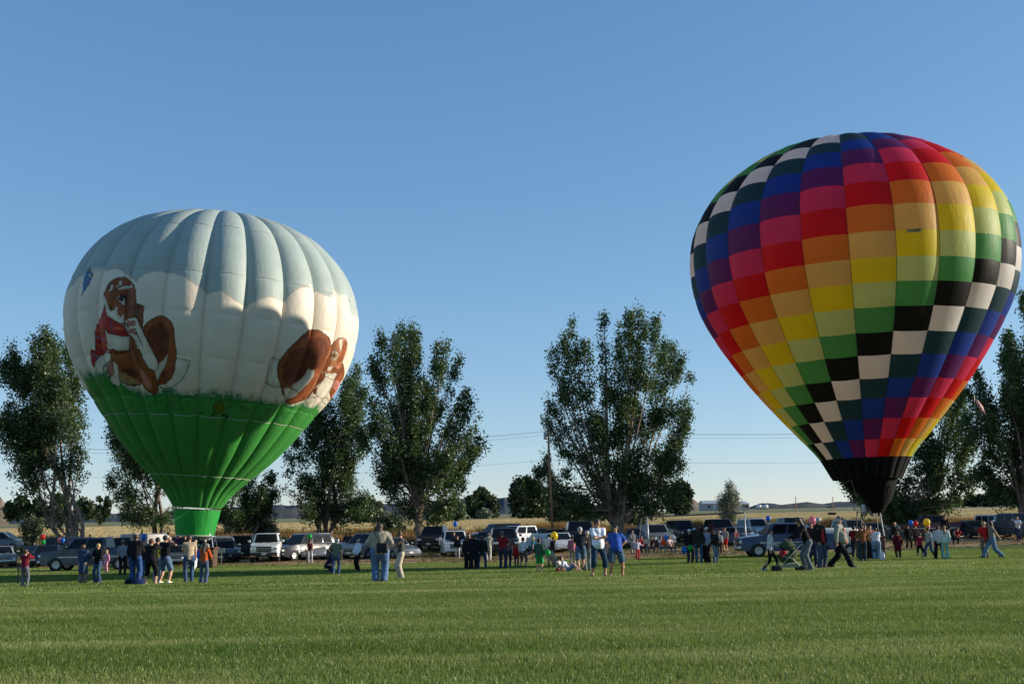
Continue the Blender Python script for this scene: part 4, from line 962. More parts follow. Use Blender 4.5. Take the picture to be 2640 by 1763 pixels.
    p(1349, 1462, 1385, 150, ('long', WHT), ('capri', (.10, .09, .09)), 'girl with brown ponytail in white top and grey capri trousers', hair='brown', hs='pony', pose='step', arms=('front', 'hang'))
    p(1371, 1442, 1385, 110, ('tee', (.05, .17, .22)), ('long', DJ), 'fair haired girl in teal top running towards the cars', pose='run', hair='blond', hs='bob')
    p(1391, 1476, 1390, 160, ('hoodie', (.045, .10, .065)), ('short', (.02, .28, .07)), 'boy in green hooded sweater and bright green shorts', arms=('hang', 'hold'), hair='dark', pose='stand', shoe=(.35, .2, .15))
    p(1427, 1438, 1386, 200, ('jacket', BLK), ('long', BLK), 'person in black behind the yellow toy balloon', hair='black', arms=('reach', 'hang'))
    p(1428, 1460, 1390, -75, ('tee', (.40, .34, .25)), ('long', (.24, .18, .12)), 'man in tan shirt crouching over the grass with his back bent', pose='crouch', arms=('lap', 'down'), H=1.7, hair='dark')
    p(1438, 1474, 1390, 60, ('tee', (.55, .52, .5)), ('short', (.5, .03, .04)), 'child in white shirt and red shorts sitting on the grass', pose='floor', arms=('lap', 'lap'), H=1.25, hair='lightbrown', shoe=(.3, .02, .02))
    p(1466, 1474, 1390, 90, ('tee', (.50, .54, .6)), ('short', (.12, .17, .25)), 'person in pale patterned shirt and denim shorts lying propped on the grass', pose='recline', arms=('ground', 'lap'), H=1.45, hair='brown')
    p(1477, 1456, 1382, 182, ('hoodie', (.42, .14, .18)), ('long', (.36, .30, .18)), 'child in pink hooded sweater and khaki trousers seen from behind', hair='dark', arms=('front', 'hang'))
    p(1498, 1472, 1361, 178, ('tee', (.018, .022, .03)), ('short', (.07, .12, .19)), 'man in black T-shirt, denim shorts and grey cap seen from behind', cap=(.36, .38, .36), pose='walk', arms=('front', 'front'), build=1.12, hair='grey')
    p(1516, 1471, 1369, 200, ('tee', (.035, .035, .04)), ('long', (.15, .18, .2)), 'grey haired person in charcoal shirt and pale jeans behind the woman in white', hair='grey', arms=('hang', 'front'))
    a = p(1544, 1488, 1337, 12, ('tee', (.74, .75, .80)), ('capri', (.018, .045, .075)), 'woman in white T-shirt and navy capri trousers with folded arms', look=22, arms=('folded', 'folded'), build=1.12, belly=.25, hair='dark', hs='short', shoe=(.1, .05, .03), pose='wide')
    a = p(1590, 1486, 1353, 6, ('tee', (.03, .085, .36)), ('short', (.05, .10, .14)), 'boy in blue T-shirt with dark oval print, one hand on his hip', look=-12, arms=('hang', 'hips'), build=1.25, belly=.6, hair='dark', shoe=(.25, .13, .08), pose='wide')
    M_ = MB().sphere((-.015, -.155, 1.225), (.085, .035, .03), 12, 6); pr = M_.build('shirt_print', mat('print_dark', (.03, .04, .06), .8), a, True); pr.rotation_euler = (0, .5, 0); pr.location = (-.62, 0, .14)
    p(1564, 1448, 1392, 0, ('tee', (.30, .12, .12)), ('long', BLK), 'person seen between the woman in white and the boy in blue', hair='brown', pose='stand')
    p(1632, 1427, 1367, 20, ('tee', (.14, .16, .18)), ('long', (.35, .33, .3)), 'person in grey T-shirt standing by the silver sedan behind the goal', arms=('front', 'hang'), hair='brown')
    p(1644, 1443, 1390, 10, ('jacket', (.55, .5, .6)), ('long', (.45, .03, .05)), 'small girl in pale lilac jacket and red trousers near the goal', hair='dark', hs='bob', arms=('hang', 'side'))
    for x, c, c2, l in ((1656, (.4, .02, .02), DJ, 'person in red sitting in a camp chair left of the white sign'), (1682, (.06, .03, .03), (.1, .08, .1), 'person in dark brown sitting right of the white sign'),
                        (1706, (.25, .3, .4), LJ, 'person in blue checked shirt sitting behind the orange toy balloon'), (1729, (.55, .45, .42), DJ, 'person in pale pink sitting rightmost in the row of camp chairs')):
        a = p(x, 1427, 1380, random.choice((-20, 10, 30)), ('tee', c), ('long', c2), l, pose='sit', arms=('lap', 'lap'), hair='brown', H=1.6); camp_chair(a)
    p(1780, 1452, 1365, 8, ('jacket', BLK), ('long', (.03, .035, .05)), 'young man in black jacket and white cap with blue front panel', cap=(.65, .68, .75), arms=('pocket', 'pocket'), build=1.1, hair='black')
    p(1803, 1452, 1359, 172, ('jacket', (.02, .024, .018)), ('long', BLUEJ), 'man in dark olive jacket and jeans with his back to the camera', hair='black', build=1.1, arms=('pocket', 'hang'))
    p(1825, 1451, 1360, -60, ('long', (.30, .36, .44)), ('long', (.014, .014, .018)), 'man in pale grey sweatshirt, black track trousers and white cap', cap=(.72, .75, .78), arms=('pocket', 'pocket'), build=1.15, belly=.5, legs='loose')
    p(1844, 1451, 1366, 40, ('hoodie', (.02, .018, .016)), ('long', (.14, .2, .24)), 'woman in black hooded sweater and pale jeans next to the man in grey sweatshirt', hair='lightbrown', arms=('front', 'front'), legs='flare')
    p(1856, 1428, 1371, -20, ('long', (.5, .5, .5)), ('long', (.04, .02, .02)), 'person in white shirt behind the woman in black hooded sweater', hair='dark')
    p(1871, 1419, 1361, -30, ('tee', (.26, .27, .28)), ('short', (.45, .02, .02)), 'person in grey T-shirt and red shorts standing on the dirt behind the goal', hair='red', arms=('camera', 'hang'))
    p(1899, 1419, 1363, 25, ('tee', (.16, .05, .07)), ('short', (.05, .01, .015)), 'person in dark red T-shirt standing at the right goal post', hair='dark', arms=('front', 'front'))
    p(1988, 1474, 1366, 80, ('jacket', (.5, .52, .48)), ('long', BLK), 'girl with long dark hair in white jacket walking towards the pushchair', hair='black', hs='long', pose='walk', arms=('hang', 'hold'), legs='slim', shoe=(.4, .42, .45), look=-60)
    p(2083, 1472, 1332, -82, ('long', (.016, .014, .016)), ('long', (.13, .16, .165)), 'woman with long brown hair in black top and grey jeans leaning over the pushchair', hair='dark', hs='long', pose='lean', arms=('reach', 'reach'), legs='flare', nod=10)
    p(2097, 1462, 1345, -10, ('jacket', (.05, .02, .03)), ('long', DJ), 'person in lilac cap behind the woman leaning over the pushchair', cap=(.3, .22, .35), hair='brown')
    p(2118, 1466, 1335, 35, ('jacket', (.016, .016, .014)), ('long', (.06, .075, .10)), 'grey haired woman in black jacket and dark jeans', hair='grey', arms=('pocket', 'hang'), build=1.12, legs='loose', look=15, front=(.4, .03, .03))
    p(2166, 1465, 1328, 58, ('jacket', (.24, .25, .20)), ('long', BLK), 'man in grey jacket, orange shirt and black cap walking to the right', cap=BLK, front=(.62, .20, .08), pose='stride', arms=('hang', 'hang'), belly=1.2, build=1.1, legs='loose', look=15, hair='grey')
    p(2205, 1437, 1356, 150, ('tee', (.18, .01, .015)), ('long', DJ), 'person in dark red shirt between the white trailer and the basket', hair='black', arms=('hold', 'hang'), build=1.15)
    p(2226, 1447, 1354, 175, ('long', (.20, .08, .035)), ('long', (.03, .045, .06)), 'person in brown top at the left side of the basket', hair='brown', build=1.15, arms=('reach', 'hold'))
    p(2247, 1442, 1354, 10, ('tee', (.5, .18, .06)), ('long', BLK), 'person in orange shirt at the basket of the rainbow balloon', hair='brown', arms=('reach', 'hold'))
    p(2234, 1436, 1352, -20, ('tee', (.35, .02, .02)), ('long', BLK), 'person in red shirt behind the basket of the rainbow balloon', hair='dark', arms=('reach', 'hold'))
    p(2261, 1442, 1360, 165, ('tee', (.58, .64, .74)), ('long', (.18, .26, .38)), 'stout person in white T-shirt and pale blue jeans beside a white bag', hair='black', build=1.35, belly=.6, arms=('front', 'hang'), legs='loose')
    p(2311, 1414, 1346, 10, ('hoodie', (.016, .018, .018)), ('long', BLK), 'fair haired person in dark hooded sweater by the tree right of the basket', hair='blond', arms=('pocket', 'pocket'))
    p(2317, 1438, 1372, 178, ('coat', (.10, .01, .02)), ('long', (.05, .05, .05)), 'child wrapped in a dark red and black blanket', hair='brown', build=1.25)
    p(2344, 1414, 1353, 5, ('jacket', BLK), ('long', BLK), 'person all in black below the blue toy balloon', hair='dark', legs='flare', pose='wide')
    p(2363, 1408, 1356, 0, ('jacket', (.05, .03, .025)), ('long', BLK), 'person in brown below the red toy balloon', hair='dark')
    p(2373, 1442, 1376, 150, ('tee', (.28, .012, .04)), ('capri', BLK), 'small child in crimson T-shirt and black trousers running', pose='run', hair='black', arms=('camera', 'camera'))
    p(2399, 1436, 1362, -75, ('long', (.36, .42, .42)), ('long', BLUEJ), 'boy in pale grey sweater, jeans and black cap walking left', pose='walk', cap=BLK, arms=('hang', 'hang'), legs='loose')
    p(2423, 1441, 1355, 160, ('hoodie', (.48, .5, .52)), ('long', BLK), 'girl in white and navy hooded sweater and black trousers', hair='dark', pose='wide', legs='loose', arms=('front', 'hang'))
    p(2439, 1441, 1355, 170, ('jacket', (.55, .6, .56)), ('long', (.22, .46, .36)), 'girl with long hair in white jacket and mint green trousers', hair='lightbrown', hs='long', legs='flare')
    p(2440, 1402, 1335, 0, ('jacket', (.012, .012, .014)), ('long', BLK), 'person in black standing by the fence post behind the girls', hair='dark', Y=93)
    a = p(2471, 1404, 1345, -50, ('tee', (.33, .02, .02)), ('long', BLK), 'person in red T-shirt sitting in a camp chair in front of the dark green sedan', pose='sit', arms=('lap', 'lap'), H=1.7, hair='black'); camp_chair(a)
    p(2542, 1438, 1345, 172, ('tee', (.45, .02, .02)), ('long', (.17, .14, .09)), 'person in bright red T-shirt and khaki trousers standing at the right', hair='blond', arms=('front', 'hang'))
    p(2562, 1438, 1339, -105, ('tee', (.19, .20, .17)), ('long', (.12, .20, .30)), 'long haired man in grey shirt and jeans striding past the person in red', hair='brown', hs='long', pose='stride', build=1.12, legs='loose', arms=('hang', 'back'))
    p(2627, 1395, 1331, 0, ('tee', (.55, .58, .62)), ('long', DJ), 'man in white T-shirt and jeans with folded arms at the right edge of the field', hair='lightbrown', arms=('folded', 'folded'))
def camp_chair(a, red=(.04, .03, .03), extra=''):
    extra = 'by the dark green sedan' if 'sedan' in a['label'] else 'behind the goal'
    k = thing('camp_chair', 'folding camp chair under the '+a['label'].split(' sitting')[0]+(' '+extra if extra else ''), 'chair', a.location, a.rotation_euler.z, 'folding chairs at the edge of the field')
    f = cloth(red); s_ = .42
    MB().box((0, .06, s_-.03), (.52, .46, .02)).build('seat', f, k); MB().box((0, .29, s_+.27), (.52, .02, .44), rx=-.15).build('backrest', f, k)
    for x in (-1, 1):
        for y in (-.2, .3): MB().tube([(x*.26, y, 0), (x*.25, .5-y*1.0-.45, s_)], .012, 5).build('leg', DARK, k)
        MB().tube([(x*.29, -.18, s_+.2), (x*.29, .28, s_+.22)], .018, 5).build('armrest', DARK, k)
ppl()
# ------------------------------------------------------------------ vehicles
# centre-origin metres, x forward; (L, W, H, ground clearance, bonnet z front, bonnet z rear, belt z, windscreen base x, roof front x, roof rear x, rear glass base x, tail z, axle f, axle r, wheel r)
CK = {
 'sedan': (4.75, 1.80, 1.43, .20, .70, .90, .95, .95, .25, -.90, -1.55, .98, 1.42, -1.40, .32),
 'classic': (5.4, 1.98, 1.40, .22, .80, .90, .93, .85, .25, -.85, -1.35, .90, 1.65, -1.45, .33),
 'coupe': (4.8, 1.85, 1.40, .17, .66, .90, .95, .98, .15, -.80, -1.65, .98, 1.45, -1.38, .33),
 'suv': (4.75, 1.90, 1.80, .27, .98, 1.12, 1.15, 1.00, .45, -2.0, -2.28, 1.15, 1.45, -1.38, .38),
 'boxy': (4.35, 1.80, 1.70, .30, .95, 1.05, 1.08, .80, .48, -1.9, -2.08, 1.08, 1.32, -1.28, .37),
 'van': (4.85, 1.92, 1.75, .20, .82, 1.02, 1.08, 1.45, .55, -2.1, -2.35, 1.08, 1.50, -1.45, .34),
 'bug': (4.1, 1.72, 1.50, .18, .68, .88, .95, .85, .30, -.75, -1.55, .85, 1.27, -1.25, .33),
 'pickup': (5.6, 2.0, 1.90, .36, 1.14, 1.25, 1.29, 1.42, .88, -.88, -1.0, 1.28, 1.82, -1.72, .40),
 'crewpickup': (5.9, 2.02, 1.94, .36, 1.16, 1.27, 1.31, 1.52, .98, -.82, -.95, 1.30, 1.95, -1.80, .41),
}
def arc(cx, cz, r, a0, a1, n=9): return [(cx+r*math.cos(a0+(a1-a0)*i/n), cz+r*math.sin(a0+(a1-a0)*i/n)) for i in range(n+1)]
WHEELM = {}
def wheel(parent, x, y, r, rim_c=(.45, .46, .47)):
    key = round(r, 2)
    if key not in WHEELM:
        t = MB().lathe([(r*.58, -.10), (r*.9, -.11), (r, -.085), (r, .085), (r*.9, .11), (r*.58, .10)], 24, axis='y', caps=False).mesh('tyre', True)
        mb = MB().lathe([(.03, .055), (r*.2, .06), (r*.22, .03), (r*.55, .035), (r*.62, .09), (r*.62, -.09)], 20, axis='y')
        for i in range(6):
            q = i*math.pi/3; mb.box((r*.40*math.cos(q), .055, r*.40*math.sin(q)), (r*.40, .03, r*.11), ry=-q)
        WHEELM[key] = (t, mb.mesh('rim'))
        t.materials.append(RUBBER); WHEELM[key][1].materials.append(mat('alloy', rim_c, .35, .7))
    w = link('wheel', WHEELM[key][0], parent); w.location = (x, y, r); rm = link('rim', WHEELM[key][1], w)
    if y < 0: w.rotation_euler = (0, 0, math.pi)
    return w
def car(kind, px, yb, yaw, col, label, cat='car', Y=None, det=1, metal=.3, rack=False, two=None, group='vehicles parked along the field', side3=None, sc=1.0, rim=True, bullbar=False, grille='dark'):
    L, W, H, gc, hf, hr, bz, wx, rx0, rx1, rb_, tz, af, ar, wr = CK[kind]
    P = on_ground(px, yb) if Y is None else stand(px, Y)
    r = thing({'pickup': 'pickup_truck', 'crewpickup': 'pickup_truck', 'suv': 'off_road_car', 'boxy': 'off_road_car', 'van': 'van'}.get(kind, 'car'), label, cat, P, rad(yaw), group); r.scale = (sc,)*3
    pm = paint(col, metal); f, b = L/2, -L/2; A = wr+.07
    prof = [(b+.12, gc), *reversed(arc(ar, wr*.95, A, 0.0, math.pi)) ] if False else None
    bot = [(b+.10, gc+.05), (ar-A, gc)] + [(x, z) for x, z in arc(ar, wr*.92, A, math.pi, 0) if z > gc] + [(ar+A, gc), (af-A, gc)] + [(x, z) for x, z in arc(af, wr*.92, A, math.pi, 0) if z > gc] + [(af+A, gc), (f-.10, gc+.04)]
    topl = [(f, gc+.25), (f, hf-.16), (f-.06, hf-.03), (f-.25, hf), (wx+.25, hr-.01), (wx, hr+.02)]
    if kind in ('pickup', 'crewpickup'): topl += [(rb_-.02, bz), (rb_-.1, tz), (b+.04, tz), (b, tz-.04), (b, gc+.2)]
    elif kind in ('sedan', 'classic', 'coupe', 'bug'):
        topl += [(rb_, bz+.02)] + ([(b+.35, tz), (b+.05, tz-.05), (b, tz-.2), (b, gc+.25)] if kind != 'bug' else [(b+.25, .78), (b+.02, .6), (b, gc+.2)])
    else: topl += [(rb_, bz), (b, bz-.12), (b, gc+.2)]
    if kind == 'bug': topl[1:5] = [(f, hf-.28), (f-.08, hf-.12), (f-.3, hf+.03), (f-.75, hf+.14)]
    out = bot+topl; bm = bmesh.new(); hw = W/2
    layers = [(-1, .0), (-.93, 1)]
    va = [bm.verts.new((x, -hw, z)) for x, z in out]; vb = [bm.verts.new((x, hw, z)) for x, z in out]
    n = len(out); bm.faces.new(va); bm.faces.new(list(reversed(vb)))
    for i in range(n): bm.faces.new((va[(i+1) % n], va[i], vb[i], vb[(i+1) % n]))
    ed = [e for e in bm.edges if (e.verts[0].co.y*e.verts[1].co.y > 0) and min(e.verts[0].co.z, e.verts[1].co.z) > gc+.18]
    bmesh.ops.bevel(bm, geom=ed, offset=.075, segments=3, affect='EDGES', profile=.6, clamp_overlap=True)
    ngons = [q for q in bm.faces if len(q.verts) > 4]; bmesh.ops.triangulate(bm, faces=ngons)
    for v in bm.verts:
        x, y, z = v.co
        t = max(0, (abs(x)-.32*L)/(.18*L)); y *= 1-(.13 if x > 0 else .07)*t*t
        y *= 1-.05*max(0, (z-.62*bz)/(.4*bz))**2; v.co.y = y
        if abs(y) < hw*.75 and z > hf: v.co.z += .0
        if x > 0 and z > gc+.15: v.co.x += .07*(1-(y/hw)**2)*(x > f-.4)
    bmesh.ops.recalc_face_normals(bm, faces=bm.faces)
    me = bpy.data.meshes.new('body'); bm.to_mesh(me); bm.free()
    me.polygons.foreach_set('use_smooth', [True]*len(me.polygons)); me.set_sharp_from_angle(angle=rad(38))
    body = link('body', me, r, pm)
    # wheel-arch dark interior
    MB().box((0, 0, (gc+hf)/2), (L*.9, W*.78, hf-gc-.1)).build('underbody', DARK, r)
    # cabin
    bw_, tw = hw*.925, hw*.76; z0, z1 = bz-.02, H; zb = z0
    pts = [(rb_, -bw_, zb), (wx, -bw_, zb), (wx, bw_, zb), (rb_, bw_, zb), (rx1, -tw, z1), (rx0, -tw, z1), (rx0, tw, z1), (rx1, tw, z1)]
    if two: pass
    m_ = MB(); m_.add(pts, [(0, 3, 2, 1), (4, 5, 6, 7), (0, 1, 5, 4), (1, 2, 6, 5), (2, 3, 7, 6), (3, 0, 4, 7)])
    cab = m_.build('cabin', pm if two is None else paint(two, metal), r, bevel=.07, seg=3, smooth=True); cab.data.set_sharp_from_angle(angle=rad(50))
    def lerp(a, b, t): return [a[i]+(b[i]-a[i])*t for i in range(3)]
    def pane(name, q, m0, m1, n0, n1, off, par=r):     # q: bottom-a, bottom-b, top-b, top-a
        def P_(u, v): return Vector(lerp(lerp(q[0], q[1], u), lerp(q[3], q[2], u), v))
        nrm = (P_(1, 0)-P_(0, 0)).cross(P_(0, 1)-P_(0, 0)).normalized(); c = P_(.5, .5)
        if nrm.dot(c-Vector(((rx0+rx1)/2, 0, (z0+z1)/2))) < 0: nrm = -nrm
        V = [P_(u, v)+nrm*off for u, v in ((m0, n0), (m1, n0), (m1, n1), (m0, n1))]; V2 = [v-nrm*.03 for v in V]
        return MB().add(V+V2, [(0, 1, 2, 3), (0, 4, 5, 1), (1, 5, 6, 2), (2, 6, 7, 3), (3, 7, 4, 0)]) or None
    def glass(name, q, m0, m1, n0=.10, n1=.88, off=.006):
        mb = MB(); 
        def P_(u, v): return Vector(lerp(lerp(q[0], q[1], u), lerp(q[3], q[2], u), v))
        nrm = (P_(1, 0)-P_(0, 0)).cross(P_(0, 1)-P_(0, 0)).normalized(); c = P_(.5, .5)
        if nrm.dot(c-Vector(((rx0+rx1)/2, 0, (z0+z1)/2))) < 0: nrm = -nrm
        V = [P_(u, v)+nrm*off for u, v in ((m0, n0), (m1, n0), (m1, n1), (m0, n1))]; V2 = [v-nrm*.03 for v in V]
        mb.add(V+V2, [(0, 1, 2, 3), (0, 4, 5, 1), (1, 5, 6, 2), (2, 6, 7, 3), (3, 7, 4, 0)])
        g_ = mb.build(name, GLASS, r); return g_, P_, nrm
    glass('windscreen', [pts[1], pts[2], pts[6], pts[5]], .07, .93, .06, .92)
    glass('rear_window', [pts[3], pts[0], pts[4], pts[7]], .1, .9, .12, .88)
    splits = {'sedan': [(.12, .46), (.50, .84)], 'classic': [(.10, .48), (.52, .86)], 'coupe': [(.15, .56), (.6, .82)], 'bug': [(.16, .56), (.60, .84)], 'suv': [(.05, .31), (.335, .62), (.645, .90)], 'boxy': [(.05, .30), (.33, .60), (.63, .90)],
              'van': [(.05, .36), (.385, .66), (.69, .92)], 'pickup': [(.09, .46), (.52, .90)], 'crewpickup': [(.07, .46), (.51, .92)]}[kind]
    L_ = [pts[1], pts[0], pts[4], pts[5]]; R_ = [pts[2], pts[3], pts[7], pts[6]]
    for q in (L_, R_):
        for a, b_ in splits: glass('side_window', q, a, b_, .10, .86)
    for x, y in ((af, -1), (af, 1), (ar, -1), (ar, 1)): wheel(r, x, y*(hw-.13), wr)
    # front
    fx = f; chrome = CHROME if grille == 'chrome' else pm
    gw = W*.42 if kind in ('sedan', 'coupe', 'van') else W*.5
    zc = hf-.27
    if kind not in ('bug',):
        g_ = MB().box((fx+.065, 0, zc), (.05, gw, .19 if kind not in ('pickup', 'crewpickup', 'suv', 'boxy') else .34)).build('grille', DARK, r, bevel=.015)
        mb = MB(); nb_ = 3
        if kind == 'boxy':
            for i in range(7): mb.box((fx+.095, (i-3)*gw/7.5, zc), (.02, .035, .24))
        else:
            for i in range(2): mb.box((fx+.095, 0, zc-.05+.1*i), (.02, gw*.96, .018))
        mb.build('grille_bar', CHROME if grille == 'chrome' or kind == 'classic' else pm, g_)
    for s_ in (-1, 1):
        hz_ = zc+.02; hy = s_*(hw*.74)
        if kind in ('bug', 'boxy', 'classic'):
            o = MB().lathe([(.0, .07), (.07, .065), (.10, .03), (.105, -.06)], 14, (fx-.01 if kind != 'bug' else fx-.05, hy*.98, hz_), 'x').build('headlight', LAMPGLASS, r, True)
        else: o = MB().box((fx-.012, hy, hz_), (.16, W*.17, .15 if kind != 'van' else .18), rz=-s_*.22).build('headlight', LAMPGLASS, r, bevel=.03)
        MB().box((b+.03, s_*hw*.80, bz-.18 if kind not in ('pickup', 'crewpickup') else tz-.25), (.10, .16, .26 if kind not in ('sedan', 'classic', 'coupe') else .14)).build('tail_light', REDGLASS, r, bevel=.02)
        mr = MB().box((wx-.12, s_*(hw+.13), bz+.10), (.12, .20, .16 if kind in ('pickup', 'crewpickup', 'suv') else .12)).build('wing_mirror', pm if det else DARK, r, bevel=.03)
    bumper = CHROME if kind in ('classic', 'pickup', 'crewpickup') and grille == 'chrome' else (pm if kind in ('sedan', 'coupe', 'van', 'suv', 'bug') else CHROME if kind == 'classic' else DARK)
    MB().box((fx+.06, 0, gc+.20), (.16, W*.90, .20)).build('front_bumper', bumper, r, bevel=.05, seg=3, smooth=True)
    MB().box((b-.04, 0, gc+.22), (.14, W*.92, .19)).build('rear_bumper', bumper, r, bevel=.05, seg=3, smooth=True)
    MB().box((fx+.08, 0, gc+.06), (.06, W*.55, .09)).build('air_intake', DARK, r)
    MB().box((fx+.148, 0, gc+.22), (.012, .31, .15)).build('number_plate', PLATE, r)
    MB().box((b-.116, 0, gc+.24), (.012, .31, .15)).build('number_plate', PLATE, r)
    # doors: shut lines and handles
    for s_ in (-1, 1):
        y = s_*(hw+.001)
        cuts = [wx-.05, (wx+rb_)/2, rb_+.1] if kind not in ('coupe', 'bug') else [wx-.05, rb_+.55]
        if kind in ('suv', 'boxy', 'van'): cuts = [wx-.05, .0, -.95]
        mb = MB()
        for c in cuts: mb.box((c, s_*(hw*.999), (gc+bz)/2+.03), (.012, .012, bz-gc-.22))
        mb.box((sum(cuts[::len(cuts)-1])/2, s_*hw*.999, gc+.10), (abs(cuts[0]-cuts[-1]), .012, .012)); mb.build('shut_line', DARK, r)
        for c in cuts[:-1][:2]: MB().box((c-(cuts[0]-cuts[1])*.82, s_*(hw*.997+.004), bz-.17), (.16, .03, .03)).build('door_handle', CHROME if kind == 'classic' else pm, r, bevel=.008)
        if kind in ('pickup', 'crewpickup', 'suv'): MB().box((0, s_*(hw+.006), (gc+bz)/2), (L*.62, .014, .05)).build('side_moulding', CHROME if kind != 'suv' else DARK, r)
        MB().tube(arc(af, wr*.92, A+.012, .1, math.pi-.1) and [(x, s_*(hw*.985), z) for x, z in arc(af, wr*.92, A+.012, .1, math.pi-.1)], .018, 5).build('wheel_arch_lip', pm, r) if det > 1 else None
    for s_ in (-.3, .25): MB().box((wx-.02, s_*W*.6, hr+.045), (.02, .5, .015), rz=.12).build('wiper', DARK, r)
    if kind in ('pickup', 'crewpickup'):       # open load bed
        MB().box(((rb_-.15+b+.08)/2, 0, tz-.12), (abs(rb_-.15-b-.08), W*.82, .262)).build('load_bed', DARK, r)
        MB().box(((rb_-.15+b)/2, 0, 0), (.01, .01, .01))
    if rack:
        rr_ = MB()
        for s_ in (-1, 1): rr_.tube([(rx0-.15, s_*tw*.85, H+.01), (rx0-.25, s_*tw*.85, H+.08), (rx1+.25, s_*tw*.85, H+.08), (rx1+.12, s_*tw*.85, H+.01)], .02, 6)
        for x in (rx0-.5, rx1+.5): rr_.tube([(x, -tw*.85, H+.08), (x, tw*.85, H+.08)], .016, 6)
        rr_.build('roof_rack', mat('rack_metal', (.35, .36, .37), .4, .6), r)
    return r
F_ = -90     # facing the camera
SIL = (.42, .43, .44); DBL = (.02, .03, .055); BK = (.012, .012, .014); WH = (.72, .72, .70)
r = car('van', 0, 1419, 2, (.22, .28, .34), 'silver blue minivan with roof rack parked at the left edge behind the old sedan', 'van', rack=True)
car('classic', -2, 1459, -62, (.40, .42, .43), 'old silver saloon with square chrome grille at the left edge', grille='chrome')
car('sedan', 122, 1441, -75, DBL, 'dark blue car half hidden left of the large grey pickup', Y=82)
car('pickup', 158, 1424, -20, BK, 'dark low pickup with maroon stripe behind the bonnet of the large grey pickup', 'pickup', Y=88)
car('crewpickup', 243, 1470, 180, (.075, .10, .13), 'large blue grey crew cab pickup seen from the side at the left', 'pickup', det=2, metal=.4, grille='chrome', sc=1.02)
car('suv', 285, 1432, -172, (.016, .018, .024), 'black off-road car behind the cab of the large grey pickup', 'off-road car', Y=86, rack=True)
car('suv', 462, 1424, -110, BK, 'black off-road car directly behind the green skirt', 'off-road car', Y=84)
car('classic', 452, 1450, -80, (.14, .14, .135), 'old dark grey car behind the man in tan polo shirt', Y=79, grille='chrome', sc=.93)
car('boxy', 572, 1436, -62, (.26, .34, .42), 'pale blue off-road car with roof rack right of the green skirt', 'off-road car', Y=84, rack=True)
car('bug', 578, 1448, -82, (.012, .012, .012), 'small rounded black car behind the left notice board', metal=0)
car('van', 634, 1424, 95, (.02, .03, .045), 'dark blue van seen from the rear left of the white pickup', 'van', Y=90)
car('crewpickup', 690, 1446, -83, WH, 'white pickup facing the field beside the man in red cap', 'pickup', metal=.1, grille='dark')
car('sedan', 745, 1426, -100, BK, 'black car hidden behind the man in white T-shirt', Y=86)
car('suv', 782, 1425, -132, (.05, .055, .065), 'dark off-road car with pale trim left of the white utility car', 'off-road car', Y=84)
uc = car('suv', 824, 1424, -28, (.50, .53, .55), 'white utility car with big letters on its side windows', 'off-road car', Y=88, metal=.1)
car('coupe', 805, 1441, -78, (.38, .40, .42), 'silver coupe facing the field behind the woman with the toddler', metal=.6)
car('van', 948, 1437, -115, (.30, .31, .32), 'grey minivan half hidden behind the large woman', 'van')
car('sedan', 1015, 1436, -55, (.22, .26, .30), 'silver car hidden behind the man in beige trousers', Y=84)
car('crewpickup', 1123, 1418, -97, (.02, .024, .03), 'dark blue pickup facing the field left of the white off-road car', 'pickup')
car('suv', 1172, 1432, -83, (.62, .64, .66), 'white off-road car with roof rack facing the field', 'off-road car', rack=True, metal=.1)
car('suv', 1283, 1412, -150, (.014, .016, .02), 'dark off-road car behind the black pickup in the middle', 'off-road car', Y=104)
car('sedan', 1257, 1414, -95, (.05, .06, .075), 'dark grey car in the gap right of the group in black', Y=96)
car('crewpickup', 1298, 1430, -85, (.02, .022, .028), 'black pickup facing the field behind the man in maroon shirt', 'pickup')
car('crewpickup', 1347, 1410, -142, WH, 'white crew cab pickup seen three quarters from the front', 'pickup', metal=.05, Y=93)
car('sedan', 1380, 1405, -120, (.02, .03, .04), 'dark saloon behind the white crew cab pickup', Y=100)
car('sedan', 1443, 1402, -60, (.09, .012, .018), 'dark red car behind the white saloon', Y=98)
car('sedan', 1443, 1422, -78, WH, 'white saloon facing the field behind the yellow toy balloon', metal=.05)
car('crewpickup', 1494, 1402, -88, (.025, .032, .045), 'large dark blue pickup left of the woman in white T-shirt', 'pickup', Y=94, sc=1.12)
car('sedan', 1644, 1402, -115, (.36, .40, .42), 'silver saloon behind the left goal post', Y=96)
car('suv', 1690, 1410, -78, (.34, .36, .38), 'silver off-road car behind the left goal post', 'off-road car', metal=.5)
car('boxy', 1758, 1394, -80, (.018, .025, .035), 'dark off-road car with seven-slot grille behind the goal', 'off-road car', rack=True, sc=1.05)
car('crewpickup', 1850, 1390, -80, (.10, .012, .018), 'dark red pickup behind the goal', 'pickup', grille='chrome', Y=100)
car('sedan', 1907, 1399, -60, (.05, .10, .20), 'blue car behind the right goal post', Y=95)
car('suv', 1947, 1378, -78, (.50, .55, .60), 'silver blue off-road car with roof rails right of the goal', 'off-road car', rack=True, Y=103)
car('pickup', 2030, 1434, 180, (.045, .09, .21), 'bright blue pickup seen from the side right of the goal', 'pickup', det=2, metal=.3, grille='chrome', sc=1.06)
car('crewpickup', 2038, 1384, -82, (.025, .025, .05), 'dark purple pickup behind the cab of the bright blue pickup', 'pickup', Y=100)
car('suv', 2198, 1385, -82, (.16, .13, .09), 'dark off-road car with beige roof behind the white trailer', 'off-road car', two=(.42, .36, .26), Y=96)
car('sedan', 2266, 1382, -30, (.04, .09, .10), 'teal car just right of the basket of the rainbow balloon', Y=98)
car('pickup', 2404, 1384, 172, (.16, .04, .03), 'maroon pickup behind the boy in grey sweater', 'pickup', Y=100)
